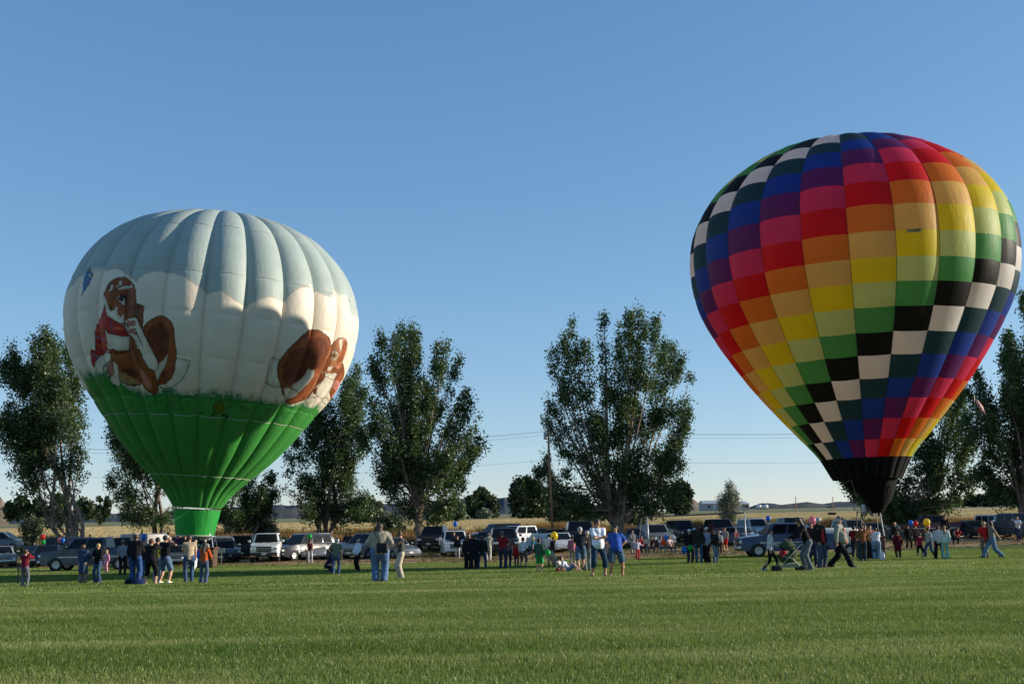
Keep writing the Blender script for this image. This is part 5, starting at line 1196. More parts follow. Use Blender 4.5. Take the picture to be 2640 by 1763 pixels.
car('sedan', 2502, 1384, 96, (.012, .03, .03), 'dark green saloon seen from the rear at the right', Y=99)
car('boxy', 2573, 1378, -70, (.38, .46, .55), 'pale blue off-road car second from the right edge', 'off-road car', Y=104)
car('crewpickup', 2614, 1381, -76, (.13, .14, .15), 'grey pickup at the right edge behind the man in white T-shirt', 'pickup', Y=97, sc=1.05, grille='chrome')
# lettering in the side windows of the utility car
for i, chx in enumerate(('A', 'C', 'H', 'I')):
    cu = bpy.data.curves.new('letters', 'FONT'); cu.body = chx; cu.size = .62; cu.extrude = .004
    t = bpy.data.objects.new('tmp', cu); C.objects.link(t); dg = bpy.context.evaluated_depsgraph_get(); me = bpy.data.meshes.new_from_object(t.evaluated_get(dg)); bpy.data.objects.remove(t)
    o = link('letter', me, uc, mat('letter_white', (.7, .72, .74), .6)); o.rotation_euler = (math.pi/2-.33, 0, 0); o.location = (-1.0+i*.42, -.90, 1.19)
# ---- trailers
def trailer(px, yb, yaw, L, W, H, col, label, rnd=.25, Y=None, name='trailer', wx=-.1):
    P = on_ground(px, yb) if Y is None else stand(px, Y); r = thing(name, label, 'trailer', P, rad(yaw))
    cm = mat('trailer_skin', col, .45, .0, .2, var=.05); MB().box((0, 0, .45+H/2), (L, W, H)).build('box_body', cm, r, bevel=rnd, seg=4, smooth=True).data.set_sharp_from_angle(angle=rad(40))
    for s_ in (-1, 1):
        wheel(r, wx, s_*(W/2+.06), .33); pts = [(x, s_*(W/2+.10), z) for x, z in arc(wx, .33, .43, 0, math.pi)]
        mb = MB(); 
        for (x, y, z), (x2, y2, z2) in zip(pts[:-1], pts[1:]): mb.add([(x, y-.13, z), (x2, y2-.13, z2), (x2, y2+.13, z2), (x, y+.13, z)], [(0, 1, 2, 3)])
        mb.build('mudguard', cm, r)
    MB().tube([(L/2, 0, .42), (L/2+.9, 0, .42)], .05, 6).build('drawbar', DARK, r)
    MB().box((-L/2-.012, 0, .5+H/2), (.02, W*.88, H*.86)).build('rear_door', mat('trailer_door', tuple(c*.96 for c in col), .5), r, bevel=.008)
    for z in (.9, 1.3): MB().box((-L/2-.04, W*.3, z), (.03, .35, .04)).build('door_hinge', STEEL, r)
    return r
trailer(2152, 1430, 5, 2.7, 1.6, 1.2, (.74, .72, .66), 'white low box trailer behind the man in orange shirt', .22, wx=.65)
trailer(372, 1424, -38, 3.3, 2.0, 1.6, (.22, .215, .20), 'grey box trailer behind the blue toy balloon left of the green skirt', .12, Y=86)
# ------------------------------------------------------------------ toy balloons
def toy(px, py, rpx, col, name, holder=None, Y=None, tall=1.18):
    if holder: 
        k = next((l for l in PEOPLE if holder in l), None); hr_ = PEOPLE[k][0]; hand = pt(hr_, 'hand_l'); Yb = hand.y
    else: hand = None; Yb = Y
    c = at_depth(px, py, Yb); r_ = rpx*(c.y/FPX)
    o = thing('toy_balloon', 'toy balloon, '+name, 'balloon', c, 0, 'toy balloons held by people')
    m_, nt, out = nodes_of('latex'); b = nt.nodes.new('ShaderNodeBsdfPrincipled'); b.inputs['Base Color'].default_value = (*col, 1); b.inputs['Roughness'].default_value = .18
    t = nt.nodes.new('ShaderNodeBsdfTranslucent'); t.inputs[0].default_value = (*col, 1); mx = nt.nodes.new('ShaderNodeMixShader'); mx.inputs[0].default_value = .45
    nt.links.new(b.outputs[0], mx.inputs[1]); nt.links.new(t.outputs[0], mx.inputs[2]); nt.links.new(mx.outputs[0], out.inputs[0])
    prof = [(r_*math.sin(q)*(1-.10*max(0, math.cos(q))**2*0)*(1 if q < 1.9 else 1-.35*((q-1.9)/1.24)**2), r_*tall*math.cos(q) - (r_*.12 if q > 2.6 else 0)) for q in np.linspace(0.02, 3.0, 16)]
    MB().lathe(prof+[(.012, -r_*tall*1.16), (.022, -r_*tall*1.2)], 20).build('latex', m_, o, True)
    a = Vector((0, 0, -r_*tall*1.2)); e = (hand-c) if hand else a-Vector((0, 0, .6))
    MB().tube([a, a.lerp(e, .5)+Vector((.03, 0, -.05)), e], .004, 4).build('string', CORD, o)
RD, GN, BL, YL, PK, OR = (.62, .02, .02), (.02, .42, .09), (.03, .2, .65), (.78, .62, .02), (.75, .27, .32), (.75, .10, .02)
toy(110, 1383, 5.8, RD, 'red upper one of the pair at the left', 'child in dark blue jacket'); toy(112, 1397, 5.4, GN, 'green lower one of the pair at the left', 'child in dark blue jacket')
toy(154, 1392, 6.2, PK, 'pink one behind the grey pickup bonnet', 'pale sun hat'); toy(162, 1392, 5.6, BL, 'blue one beside the pink one at the left', 'pale sun hat')
toy(371, 1384, 6.8, BL, 'blue one in front of the grey box trailer', 'black top and jeans standing half')
toy(798.6, 1382, 5.8, GN, 'green one above the woman in maroon vest top', 'woman in maroon vest top')
toy(1173.6, 1350, 5.8, BL, 'blue one above the white off-road car', 'dark jacket at the bonnet')
toy(1429, 1381, 9.3, YL, 'large yellow one in front of the white saloon', 'behind the yellow toy balloon')
toy(1412, 1424, 7.3, GN, 'green one beside the boy in green', 'boy in green')
toy(1718, 1385, 5.8, BL, 'blue one above the camp chairs', 'blue checked shirt'); toy(1710, 1397, 6.2, OR, 'orange one above the camp chairs', 'blue checked shirt')
toy(1764, 1417, 8.0, BL, 'large blue low one beside the young man in white cap', 'young man in black jacket'); toy(1779, 1412, 7.8, GN, 'green low one in front of the young man in white cap', 'young man in black jacket')
toy(1980.5, 1336, 6.2, BL, 'blue one above the bright blue pickup', None, 70)
toy(2094, 1342, 10.2, PK, 'large pink one above the pushchair', 'person in lilac cap')
toy(2347.5, 1347, 6.0, BL, 'blue one right of the rainbow balloon', 'all in black below'); toy(2361, 1349, 6.0, RD, 'red one right of the rainbow balloon', 'brown below the red')
toy(2389, 1346, 8.8, YL, 'large yellow one at the right', 'boy in pale grey sweater'); toy(2392, 1357, 5.6, PK, 'pink one between two yellow ones', 'boy in pale grey sweater'); toy(2389, 1364, 5.4, YL, 'small yellow one below the large yellow one', 'boy in pale grey sweater')

# ------------------------------------------------------------------ bags, pushchair, goal, signs
w = PEOPLE[next(l for l in PEOPLE if l.startswith('large woman'))][0]
k = thing('shoulder_bag', 'black camera bag slung on the back of the large woman in beige', 'bag', w.location, w.rotation_euler.z)
S_ = w.scale[0]
MB().box((-.13*S_, .33*S_, 1.02*S_), (.34*S_, .20*S_, .30*S_)).build('bag_body', mat('black_nylon', (.012, .012, .012), .8), k, bevel=.05, seg=3, smooth=True)
MB().tube([(-.05*S_, .27*S_, 1.15*S_), (.02*S_, .26*S_, 1.3*S_), (.1*S_, .22*S_, 1.44*S_), (.15*S_, .08*S_, 1.53*S_), (.12*S_, -.1*S_, 1.5*S_)], .022, 6).build('strap', mat('black_nylon', (.012, .012, .012), .8), k)
P = on_ground(356, 1509); k = thing('duffel_bag', 'dark blue duffel bag on the grass at the feet of the tall man in black', 'bag', P, .3)
MB().tube([(-.24, 0, .12), (-.2, 0, .12), (.2, 0, .12), (.24, 0, .12)], [.06, .12, .12, .06], 12).build('bag_body', cloth((.015, .03, .09)), k, True); MB().tube([(-.12, -.1, .28), (0, -.13, .36), (.12, -.1, .28)], .015, 5).build('handle', DARK, k)
P = on_ground(334, 1509); k = thing('backpack', 'black backpack on the grass left of the duffel bag', 'bag', P, .2)
MB().box((0, 0, .13), (.36, .28, .26)).build('bag_body', cloth((.012, .014, .02)), k, bevel=.08, seg=3, smooth=True); MB().tube([(-.1, -.14, .05), (-.12, -.2, .15), (-.1, -.12, .25)], .02, 5).build('strap', DARK, k)
P = on_ground(2275, 1444); k = thing('carrier_bag', 'white plastic carrier bag on the grass beside the stout person in white', 'bag', P, 0)
MB().box((0, 0, .22), (.28, .18, .42), taper=.8).build('bag_body', mat('white_plastic', (.7, .7, .7), .4), k, bevel=.05, seg=3, smooth=True); MB().tube([(-.06, 0, .42), (0, 0, .54), (.06, 0, .42)], .012, 5).build('handle', mat('white_plastic', (.7, .7, .7), .4), k)
from mathutils import noise as mnoise
k = thing('camera_tripod', 'folded black tripod on its strap beside the child in maroon sweater', 'tripod', on_ground(46, 1506), 0)
for i in (-1, 0, 1): MB().tube([(i*.03, 0, .0), (i*.012, 0, .62)], .013, 5).build('leg', DARK, k)
MB().box((0, 0, .68), (.09, .09, .12)).build('head', DARK, k, bevel=.01)
P = on_ground(576, 1448); 
def notice(px, yb, ytop, wpx, label):
    P = on_ground(px, yb); s_ = FPX/(P-Vector((0, 0, EYE))).dot(fw); H = (yb-ytop)/s_; w_ = wpx/s_; h_ = 12/s_
    k = thing('notice_board', label, 'sign', P, 0, 'small white notice boards on posts'); MB().box((0, 0, H/2), (.045, .035, H)).build('post', mat('sign_post', (.32, .30, .25), .8), k)
    MB().box((0, -.035, H-h_/2), (w_, .02, h_)).build('board', mat('sign_face', (.42, .40, .36), .7), k, bevel=.004)
notice(570, 1454, 1413, 17, 'small pale notice board on a post in front of the small black car'); notice(1668.5, 1428, 1389, 17.5, 'small pale notice board on a post at the left goal post')
# football goal
gl = on_ground(1672, 1412); gr = on_ground(1925, 1412)
gl = stand(1673, 84); gr = stand(1926, 79)
def goal():
    s1 = FPX/(gl-Vector((0, 0, EYE))).dot(fw); s2 = FPX/(gr-Vector((0, 0, EYE))).dot(fw)
    tl = at_depth(1669, 1332, gl.y); tr_ = at_depth(1919, 1321.5, gr.y)
    k = thing('football_goal', 'white metal football goal without net in front of the parked cars', 'goal', gl)
    W_ = mat('goal_paint', (.55, .55, .55), .4, .2); o = gl; back = Vector((.1, 2.1, 0))
    MB().tube([Vector((0, 0, 0)), tl-o], .045, 10).build('post', W_, k, True); MB().tube([gr-o, tr_-o], .045, 10).build('post', W_, k, True)
    MB().tube([tl-o, tr_-o], .05, 10).build('crossbar', mat('goal_bar', (.07, .075, .08), .4, .3), k, True)
    for b, t in ((gl, tl), (gr, tr_)):
        MB().tube([t-o, t-o+Vector((-.35, .9, -.12)), b-o+Vector((-.55, 1.9, 0))], .018, 8).build('back_stay', W_, k, True)
    MB().tube([gl-o+Vector((-.55, 1.9, .03)), gr-o+Vector((-.55, 1.9, .03))], .03, 8).build('ground_bar', W_, k, True)
goal()
# pushchair
P = on_ground(2034, 1474); k = thing('pushchair', 'green pushchair with raised hood and basket on the grass', 'pushchair', P, rad(6)); GRN = cloth((.045, .065, .03)); FR = mat('pushchair_frame', (.33, .36, .26), .45, .2)
tub = MB().tube([(-.42, 0, .62), (-.1, 0, .48), (.12, 0, .5), (.3, 0, .85)], [.06, .2, .2, .12], 12).build('seat', GRN, k, True)
hood = MB(); 
for i in range(7):
    a0 = rad(20+i*22)
    for j in range(9):
        q = math.pi*j/8; hood.V.append((-.02+.36*math.cos(a0)*math.sin(q)*1.0, .27*math.cos(q), .78+.42*math.sin(a0)*math.sin(q)*1.0))
for i in range(6):
    for j in range(8): hood.F.append((i*9+j, i*9+j+1, (i+1)*9+j+1, (i+1)*9+j))
hood.build('hood', GRN, k, True)
MB().box((-.22, 0, .68), (.2, .3, .3), ry=.5).build('blanket', cloth((.35, .02, .04)), k, bevel=.06, seg=3, smooth=True)
for y in (-.26, .26):
    MB().tube([(-.46, y, .14), (-.1, y, .52), (.42, y, 1.02), (.52, y, 1.04)], .017, 6).build('frame', FR, k); MB().tube([(.44, y, .14), (.1, y, .5), (-.3, y, .62)], .017, 6).build('frame', FR, k); MB().tube([(-.46, y, .2), (.44, y, .2)], .014, 6).build('frame', FR, k)
    for x in (-.48, .46):
        wh = MB().lathe([(.105, -.025), (.13, -.02), (.13, .02), (.105, .025)], 18, (x, y, .13), 'y').build('wheel', RUBBER, k, True)
        sp = MB()
        for i in range(5): sp.tube([(x, y, .13), (x+.105*math.cos(i*1.256), y, .13+.105*math.sin(i*1.256))], .009, 4)
        sp.build('spokes', FR, wh)
MB().tube([(.52, -.26, 1.04), (.52, .26, 1.04)], .02, 6).build('handlebar', DARK, k)
MB().box((.12, 0, .27), (.5, .42, .14), taper=1.15).build('basket', mat('basket_net', (.30, .33, .22), .8), k, bevel=.03)
# ------------------------------------------------------------------ fence, poles, wires
fx = [(-40+i*4.1) for i in range(24)]
fence = thing('post_fence', 'low wire fence on dark wooden posts between the cars and the mown field', 'fence', (0, 112, 0))
posts = []
for i in range(26):
    x = -56+i*4.6+random.uniform(-.5, .5); y = float(b3(x))-2.5; z = ground_z(x, y); h = random.uniform(1.15, 1.5)
    MB().tube([(x, y-112, z-.1), (x+random.uniform(-.06, .06), y-112, z+h)], [.09, .08], 7).build('post', FENCEW, fence); posts.append((x, y-112, z))
for hh in (.45, .8, 1.1): MB().tube([(x, y, z+hh-(.03 if i % 2 else 0)) for i, (x, y, z) in enumerate(posts)], .006, 3).build('wire', STEEL, fence)
def pole(px, ytop, Y, label, lean=0, r_=.14, arms=True, yb=None):
    b_ = stand(px, Y); t = at_depth(px-lean, ytop, Y); k = thing('utility_pole', label, 'utility pole', b_, 0, 'wooden poles carrying the overhead wires' if arms else None); d = t-b_
    MB().tube([(0, 0, -.3), tuple(d)], [r_*1.25, r_*.8], 12).build('pole', WOODP, k, True)
    if arms:
        MB().box(tuple(d+Vector((0, 0, -.35))), (.12, 2.0, .13), rz=.15).build('crossarm', WOODP, k)
        for y in (-.85, -.3, .85): MB().lathe([(.02, -.25), (.05, -.2), (.03, -.15), (.05, -.1), (.03, -.03)], 8, tuple(d+Vector((y*.15, y, .02)))).build('insulator', mat('insulator', (.35, .36, .35), .3), k)
        MB().lathe([(.11, -.35), (.13, -.3), (.13, .3), (.11, .35)], 12, tuple(d+Vector((-.3, -.2, -.4)))).build('transformer', STEEL, k, True)
    return b_, t
PB, PT = pole(1426, 1112, 108, 'tall brown utility pole left of the middle tree', 13, r_=.115)
WIRE = mat('wire', (.03, .03, .032), .5)
# the line runs on past both sides of the picture: wires as sagging cables of one span each
lft = Vector((PT.x-62, PT.y+3, PT.z+.6)); rgt = Vector((PT.x+62, PT.y-2, PT.z+.4))
def cable(a, b, sag, label, r_=.011):
    n_ = 24; pts = [a.lerp(b, i/n_)-Vector((0, 0, sag*4*(i/n_)*(1-i/n_))) for i in range(n_+1)]
    o = MB().tube([p-a for p in pts], r_, 4).build('overhead_wire', WIRE); o.location = a; tag(o, label, 'wire', 'overhead wires strung from the utility pole')
for (dy, dz, nm) in ((-.85, 0, 'near upper'), (.85, .05, 'far upper'), (0, -.32, 'middle'), (0, -2.6, 'lower')):
    o_ = Vector((0, dy, dz)); cable(PT+o_, lft+o_, 1.3, nm+' overhead wire running left from the utility pole'); cable(PT+o_, rgt+o_, 1.0, nm+' overhead wire running right from the utility pole')
for s_, e in (('left', lft), ('right', rgt)):
    b_ = Vector((e.x, e.y, ground_z(e.x, e.y))); k = thing('utility_pole', 'utility pole carrying the wires on beyond the '+s_+' end of the row of trees', 'utility pole', b_, 0, 'wooden poles carrying the overhead wires'); MB().tube([(0, 0, -.3), tuple(e-b_+Vector((0, 0, .2)))], [.17, .12], 10).build('pole', WOODP, k, True); MB().box(tuple(e-b_-Vector((0, 0, .1))), (.12, 2.0, .13)).build('crossarm', WOODP, k)
for px, yt, yb, l in ((2052, 1280, 1295, 'thin pole on the plain left of the white trailers'), (2147.5, 1280, 1316, 'thin pole on the plain right of the far barns')):
    Y = 420; b_ = stand(px, Y); t = at_depth(px-.5, yt, Y); k = thing('far_pole', l, 'pole', b_, 0, 'thin poles far out on the plain'); MB().tube([(0, 0, 0), tuple(t-b_)], [.16, .12], 8).build('pole', WOODP, k); MB().box(tuple(t-b_-Vector((0, 0, .5))), (.1, 1.6, .12)).build('crossarm', WOODP, k)
# small flag on its staff before the trees at the right
c = at_depth(2521, 1032, 95); k = thing('flag', 'small red and white striped flag hanging in front of the right-hand trees', 'flag', c)
W_ = .9; n_ = 6; mb = {0: MB(), 1: MB()}
for s_ in range(9):
    for i in range(n_):
        def Q(u, v): return Vector((.52*u-.25+.35*(1-v)+.05*math.sin(v*7+u*3), .08*math.sin(u*5+v*4), -1.0*(1-v)+.15-.35*u))
        u0_, u1_ = s_/9, (s_+1)/9; v0, v1 = i/n_, (i+1)/n_; m_ = mb[s_ % 2]; m_.quad(Q(u0_, v0), Q(u1_, v0), Q(u1_, v1), Q(u0_, v1))
mb[0].build('red_stripes', mat('flag_red', (.45, .03, .03), .8), k); mb[1].build('white_stripes', mat('flag_white', (.65, .6, .58), .8), k); MB().tube([(-.3, 0, -.8), (-.25, 0, .45)], .02, 5).build('staff', STEEL, k)
# ------------------------------------------------------------------ barns, tanks, far hills
def barn(px0, px1, Y, ytop, yeave, label, rot=.0, dep=14):
    a = stand(px0, Y); b_ = stand(px1, Y); w_ = (b_-a).length; top = at_depth((px0+px1)/2, ytop, Y); ev = at_depth((px0+px1)/2, yeave, Y); z0 = min(a.z, b_.z); H = top.z-z0; he = ev.z-z0
    k = thing('barn', label, 'barn', ((a.x+b_.x)/2, Y+dep/2, z0), rot); MB().box((0, 0, he/2), (w_, dep, he)).build('wall', mat('barn_wall', (.30, .31, .31), .7, var=.08, vscale=.6), k)
    RM_ = mat('barn_roof', (.50, .51, .50), .5, .2); y = dep/2+.5; x = w_/2+.5
    MB().add([(-x, -y, he-.1), (x, -y, he-.1), (x, 0, H), (-x, 0, H), (-x, y, he-.1), (x, y, he-.1)], [(0, 1, 2, 3), (3, 2, 5, 4)]) or None
    mb_ = MB(); mb_.add([(-x, -y, he-.1), (x, -y, he-.1), (x, 0, H), (-x, 0, H), (-x, y, he-.1), (x, y, he-.1)], [(0, 1, 2, 3), (3, 2, 5, 4)]); mb_.build('roof', RM_, k)
    g = MB(); g.add([(w_/2, -dep/2, he), (w_/2, dep/2, he), (w_/2, 0, H-.1)], [(0, 1, 2)]); g.add([(-w_/2, -dep/2, he), (-w_/2, 0, H-.1), (-w_/2, dep/2, he)], [(0, 1, 2)]); g.build('gable', mat('barn_gable', (.62, .60, .54), .7), k)
    MB().box((-.05*w_, -dep/2-.05, he*.42), (w_*.14, .1, he*.84)).build('door', mat('barn_door', (.42, .46, .5), .6), k)
    for i in (-.3, .2, .35): MB().box((i*w_, -dep/2-.04, he*.6), (1.6, .08, 1.0)).build('window', GLASS, k)
    MB().box((w_/2+.04, 0, he*.45), (.08, 2.4, he*.8)).build('door', mat('barn_door_dark', (.08, .08, .09), .6), k)
barn(1814, 1876, 640, 1289, 1297, 'long grey barn with pale roof left of the small pale tree', .06); barn(1884, 1929, 640, 1292, 1298.5, 'grey barn with white gable right of the small pale tree', .12)
WT = mat('tank_white', (.6, .62, .64), .5)
for i, (px, Y, l) in enumerate(((1957, 620, 'left one of two white tanks on the plain right of the barns'), (1974, 620, 'right one of two white tanks on the plain right of the barns'))):
    b_ = stand(px, Y); k = thing('storage_tank', l, 'tank', b_); MB().tube([(-1.3, 0, 1.6), (-1.2, 0, 1.6), (1.2, 0, 1.6), (1.3, 0, 1.6)], [.5, 1.1, 1.1, .5], 12).build('tank', WT, k, True)
    for x in (-.8, .8): MB().box((x, 0, .4), (.3, 1.6, .9)).build('cradle', DARK, k)
for i, (px, c, l) in enumerate(((2135, (.25, .04, .03), 'leftmost'), (2142, (.03, .03, .03), 'second'), (2149, (.3, .3, .3), 'third'), (2156, (.5, .48, .44), 'rightmost'))):
    b_ = stand(px, 1250); k = thing('far_car', l+' of four tiny cars parked far out on the plain', 'car', b_, .1, 'tiny cars parked far out on the plain'); MB().box((0, 0, .6), (4.2, 1.7, .75)).build('body', paint(c), k, bevel=.2, smooth=True); MB().box((-.2, 0, 1.15), (2.2, 1.45, .5), taper=.8).build('cabin', GLASS, k, bevel=.1)
    for x in (-1.3, 1.3): MB().lathe([(.3, -.9), (.3, .9)], 10, (x, 0, .3), 'y').build('axle_wheels', RUBBER, k)
b_ = stand(2145, 240); k = thing('feed_trough', 'dark low trough in the stubble below the far pole', 'trough', b_); MB().box((0, 0, .35), (1.5, 1.0, .55)).build('trough', mat('rust_dark', (.03, .025, .022), .9), k, bevel=.1)
def ridge(name, pts, Y, m_, depth=600, base=1340, rough=1.2):
    """a hill with a long back slope: skyline through the given photo points"""
    X = []; xs_ = np.array([p[0] for p in pts], float); yy = np.array([p[1] for p in pts], float)
    q = np.linspace(xs_[0], xs_[-1], 140); sk_ = np.interp(q, xs_, yy)+rough*(.5*np.sin(q*.11)+.3*np.sin(q*.37+1)+.2*np.sin(q*.9))
    rows = []
    top = [at_depth(a, b, Y) for a, b in zip(q, sk_)]
    for t, hfac in ((-.9, -.05), (-.55, .25), (-.3, .55), (-.12, .85), (0, 1), (.3, .9), (1, 0)):
        row = []
        for i, p in enumerate(top):
            y = Y+t*depth; g = ground_z(0, y); wv = 1+.22*mnoise.noise(Vector((q[i]*.035, t*2.2, Y*.01)))*(1 if 0 > t > -.9 else 0)
            x = p.x*(y/Y); row.append((x, y, g-3+(p.z-g+3)*max(0, hfac)*wv if t != 0 else p.z))
        rows.append(row)
    V = [v for r_ in rows for v in r_]; n_ = len(q); F = [(j*n_+i, j*n_+i+1, (j+1)*n_+i+1, (j+1)*n_+i) for j in range(len(rows)-1) for i in range(n_-1)]
    o = link(name, mesh_np(name, V, F, True), None, m_, 'structure'); return o
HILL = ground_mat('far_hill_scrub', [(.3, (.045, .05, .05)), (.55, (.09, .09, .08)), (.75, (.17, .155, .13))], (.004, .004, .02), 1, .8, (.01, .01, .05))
HILLB = ground_mat('slate_hill', [(.3, (.03, .045, .06)), (.7, (.06, .075, .085))], (.004, .004, .02), 1, .8, (.01, .01, .05))  # dark slate blue hill tones, varied at random
HILLC = ground_mat('bare_mound', [(.3, (.10, .085, .06)), (.7, (.24, .19, .14))], (.02, .02, .05), 1, .8, (.05, .05, .1))
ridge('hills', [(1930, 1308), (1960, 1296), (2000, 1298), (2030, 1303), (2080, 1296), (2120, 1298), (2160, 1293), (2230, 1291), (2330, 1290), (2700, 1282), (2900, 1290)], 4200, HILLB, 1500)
ridge('hills', [(1960, 1309), (2000, 1302), (2040, 1298), (2080, 1293), (2110, 1298), (2140, 1303)], 2600, HILL, 500, rough=.4)
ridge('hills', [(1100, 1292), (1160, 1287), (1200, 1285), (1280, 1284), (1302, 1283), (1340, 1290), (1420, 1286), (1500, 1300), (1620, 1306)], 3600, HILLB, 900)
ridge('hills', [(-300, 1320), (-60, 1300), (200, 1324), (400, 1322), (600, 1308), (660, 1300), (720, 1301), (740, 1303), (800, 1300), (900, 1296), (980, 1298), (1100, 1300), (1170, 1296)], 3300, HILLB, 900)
ridge('hills', [(660, 1325), (700, 1312), (760, 1309), (830, 1300), (960, 1310), (1010, 1318)], 1900, HILL, 400, rough=.4)
ridge('mound', [(1740, 1306), (1765, 1292), (1782, 1284), (1790, 1287), (1800, 1296), (1815, 1306)], 900, HILLC, 120, rough=.3)
ridge('mound', [(-60, 1290), (-20, 1278), (2, 1281), (12, 1296), (24, 1312)], 520, HILLC, 80, rough=.3)
# ------------------------------------------------------------------ trees
BARK = mat('bark', (.27, .20, .15), .9, var=.4, vscale=3, bump=.8, bscale=8)
BARKD = mat('bark_dark', (.14, .105, .08), .9, var=.4, vscale=3, bump=.8, bscale=8)
LEAF = leaf_mat('poplar_leaves', (.036, .072, .022), (.100, .158, .045), .42, .9)
LEAF2 = leaf_mat('willow_leaves', (.05, .08, .03), (.13, .16, .08), .3, .9)
LEAFS = leaf_mat('silver_leaves', (.12, .15, .10), (.26, .29, .20), .3, .9)
LEAFF = leaf_mat('far_tree_leaves', (.02, .04, .014), (.06, .09, .03), .25, .35)
def leaves_mesh(name, Cn, size, r_, up_bias=.3):
    """one small leaf-spray face per point"""
    n = len(Cn); nr = r_.normal(size=(n, 3)); nr[:, 2] += up_bias; nr /= np.linalg.norm(nr, axis=1)[:, None]
    a = r_.normal(size=(n, 3)); a -= nr*(a*nr).sum(1)[:, None]; a /= np.linalg.norm(a, axis=1)[:, None]; b = np.cross(nr, a)
    s = size*r_.uniform(.6, 1.35, n)[:, None]
    k = r_.uniform(.45, .8, n)[:, None]
    V = np.stack([Cn-a*s, Cn+b*s*k-a*s*.1, Cn+a*s, Cn-b*s*k+a*s*.15], 1).reshape(-1, 3)
    return mesh_np(name, V, np.arange(4*n).reshape(n, 4), False)
def tree(name, label, bx, by, Y, plumes, leaf, bark, n_leaf, size=.108, trunk_r=.35, forks=None, depth=2.4, group=None, cat='tree', seed=1, dens=1.0):
    r_ = np.random.default_rng(seed); B = stand(bx, Y) if by is None else Vector(at_depth(bx, by, Y)); B.z = ground_z(B.x, Y)
    k = thing(name, label, cat, B, 0, group); s_ = Y/FPX
    tb = MB(); pts_all = []; wts = []
    specs = []
    forks = forks or [(0, .12)]
    H = max(at_depth(p[0], p[1], Y).z for p in plumes)-B.z
    # stems leave the base together and part upwards
    for i, (tx_, ty_, qx, qy, w) in enumerate(plumes):
        dz_ = r_.uniform(-1, 1)*depth
        T = at_depth(tx_, ty_, Y)-B + Vector((0, dz_, 0)); Q = at_depth(qx, qy, Y)-B + Vector((0, dz_*.7, 0)); Q.z = max(Q.z, .6)
        specs.append((T, Q, w*s_, dz_))
    order = sorted(range(len(specs)), key=lambda i: -specs[i][0].z)
    for j, i in enumerate(order):
        T, Q, w, dz_ = specs[i]
        fk = forks[j % len(forks)]; st = Vector((fk[0], r_.uniform(-.15, .15), 0)); main = j < max(3, len(forks))
        mid = Vector((st.x*1.6+Q.x*.30, Q.y*.3, max(Q.z*.42, H*fk[1])))
        pts = [st-Vector((0, 0, .25)), st+Vector((st.x*.15, 0, H*.05)), mid, Q.lerp(T, .12)+Vector((r_.uniform(-.2, .2), 0, 0)), Q.lerp(T, .45)+Vector((r_.uniform(-.25, .25), 0, 0)), Q.lerp(T, .92)]
        rr = trunk_r*(1 if main else .42); hs = T.z/H
        # smooth the stem
        P = []; n_ = 5
        for a in range(len(pts)-1):
            p0, p1, p2, p3 = pts[max(a-1, 0)], pts[a], pts[a+1], pts[min(a+2, len(pts)-1)]
            for q in range(n_):
                t = q/n_; P.append(.5*((2*p1)+(p2-p0)*t+(2*p0-5*p1+4*p2-p3)*t*t+(3*p1-p0-3*p2+p3)*t**3))
        P.append(pts[-1]); m_ = len(P)
        tb.tube(P, [rr*(1-.93*(q/(m_-1))**.75)*(1.25 if q < 2 else 1) for q in range(m_)], 7)
        # side twigs
        for q in range(m_//3, m_-2, 1):
            if r_.random() < .75:
                a_ = r_.uniform(0, 6.28); l = min(w*r_.uniform(.25, .5), .9); d = Vector((math.cos(a_)*l, math.sin(a_)*l, l*r_.uniform(.7, 1.5)))
                tb.tube([P[q], P[q]+d*.5+Vector((0, 0, -.05*l)), P[q]+d], [rr*.16, rr*.1, .012], 4, cap=False)
        # sprays of leaves gathered into clumps along the plume
        ax = T-Q; Ln = ax.length; nc = int(max(10, 7.5*Ln*w*dens))
        t = r_.uniform(0, 1, nc)**.8; prof = np.sin(np.pi*np.clip(t, 0, 1)**.8*.95+.06)**.62*(1-.2*t)
        ang = r_.uniform(0, 2*np.pi, nc); rad_ = w*.5*prof*np.sqrt(r_.uniform(.05, 1, nc))
        cc = np.array(Q)[None]+np.array(ax)[None]*t[:, None]; cc[:, 0] += rad_*np.cos(ang); cc[:, 1] += rad_*np.sin(ang)*1.1; cc[:, 2] += r_.uniform(-.2, .2, nc)
        cs = r_.uniform(.25, .62, nc)*(.8+.3*w/3)
        pts_all.append((cc, cs))
        # looser sprays on the twigs of the stem below
        ns = int(26*dens); tt_ = r_.uniform(.42, .8, ns); sp = np.array([P[int(q*(m_-1))] for q in tt_])+r_.normal(size=(ns, 3))*np.array([w*.36, w*.36, .7]); pts_all.append((sp, r_.uniform(.2, .45, ns)*(.8+.3*w/3)*.8))
    cc = np.vstack([a for a, b in pts_all]); cs = np.concatenate([b for a, b in pts_all])
    # holes in the crown
    keep = np.array([mnoise.noise(Vector((p[0]*.50+seed*7, p[1]*.40, p[2]*.40)))+.35*mnoise.noise(Vector((p[0]*1.3, p[1]*1.3, p[2]*1.1+seed))) for p in cc]) > (-.17-.10*np.clip(cc[:, 2]/max(H, 1)-.6, 0, 1)*4 if size < .2 else -.3)
    cc, cs = cc[keep], cs[keep]
    n_leaf = int(n_leaf*(2.0 if size < .2 else 1)); pk = (cs**1.6)/((cs**1.6).sum()); cnt = r_.multinomial(n_leaf, pk); idx = np.repeat(np.arange(len(cc)), cnt)
    off = r_.normal(size=(len(idx), 3))*np.array([.55, .55, .68])*cs[idx][:, None]
    Cn = cc[idx]+off
    gz = np.interp(Cn[:, 1]+B.y, TD, TZ)-B.z; Cn = Cn[Cn[:, 2] > gz+.25]
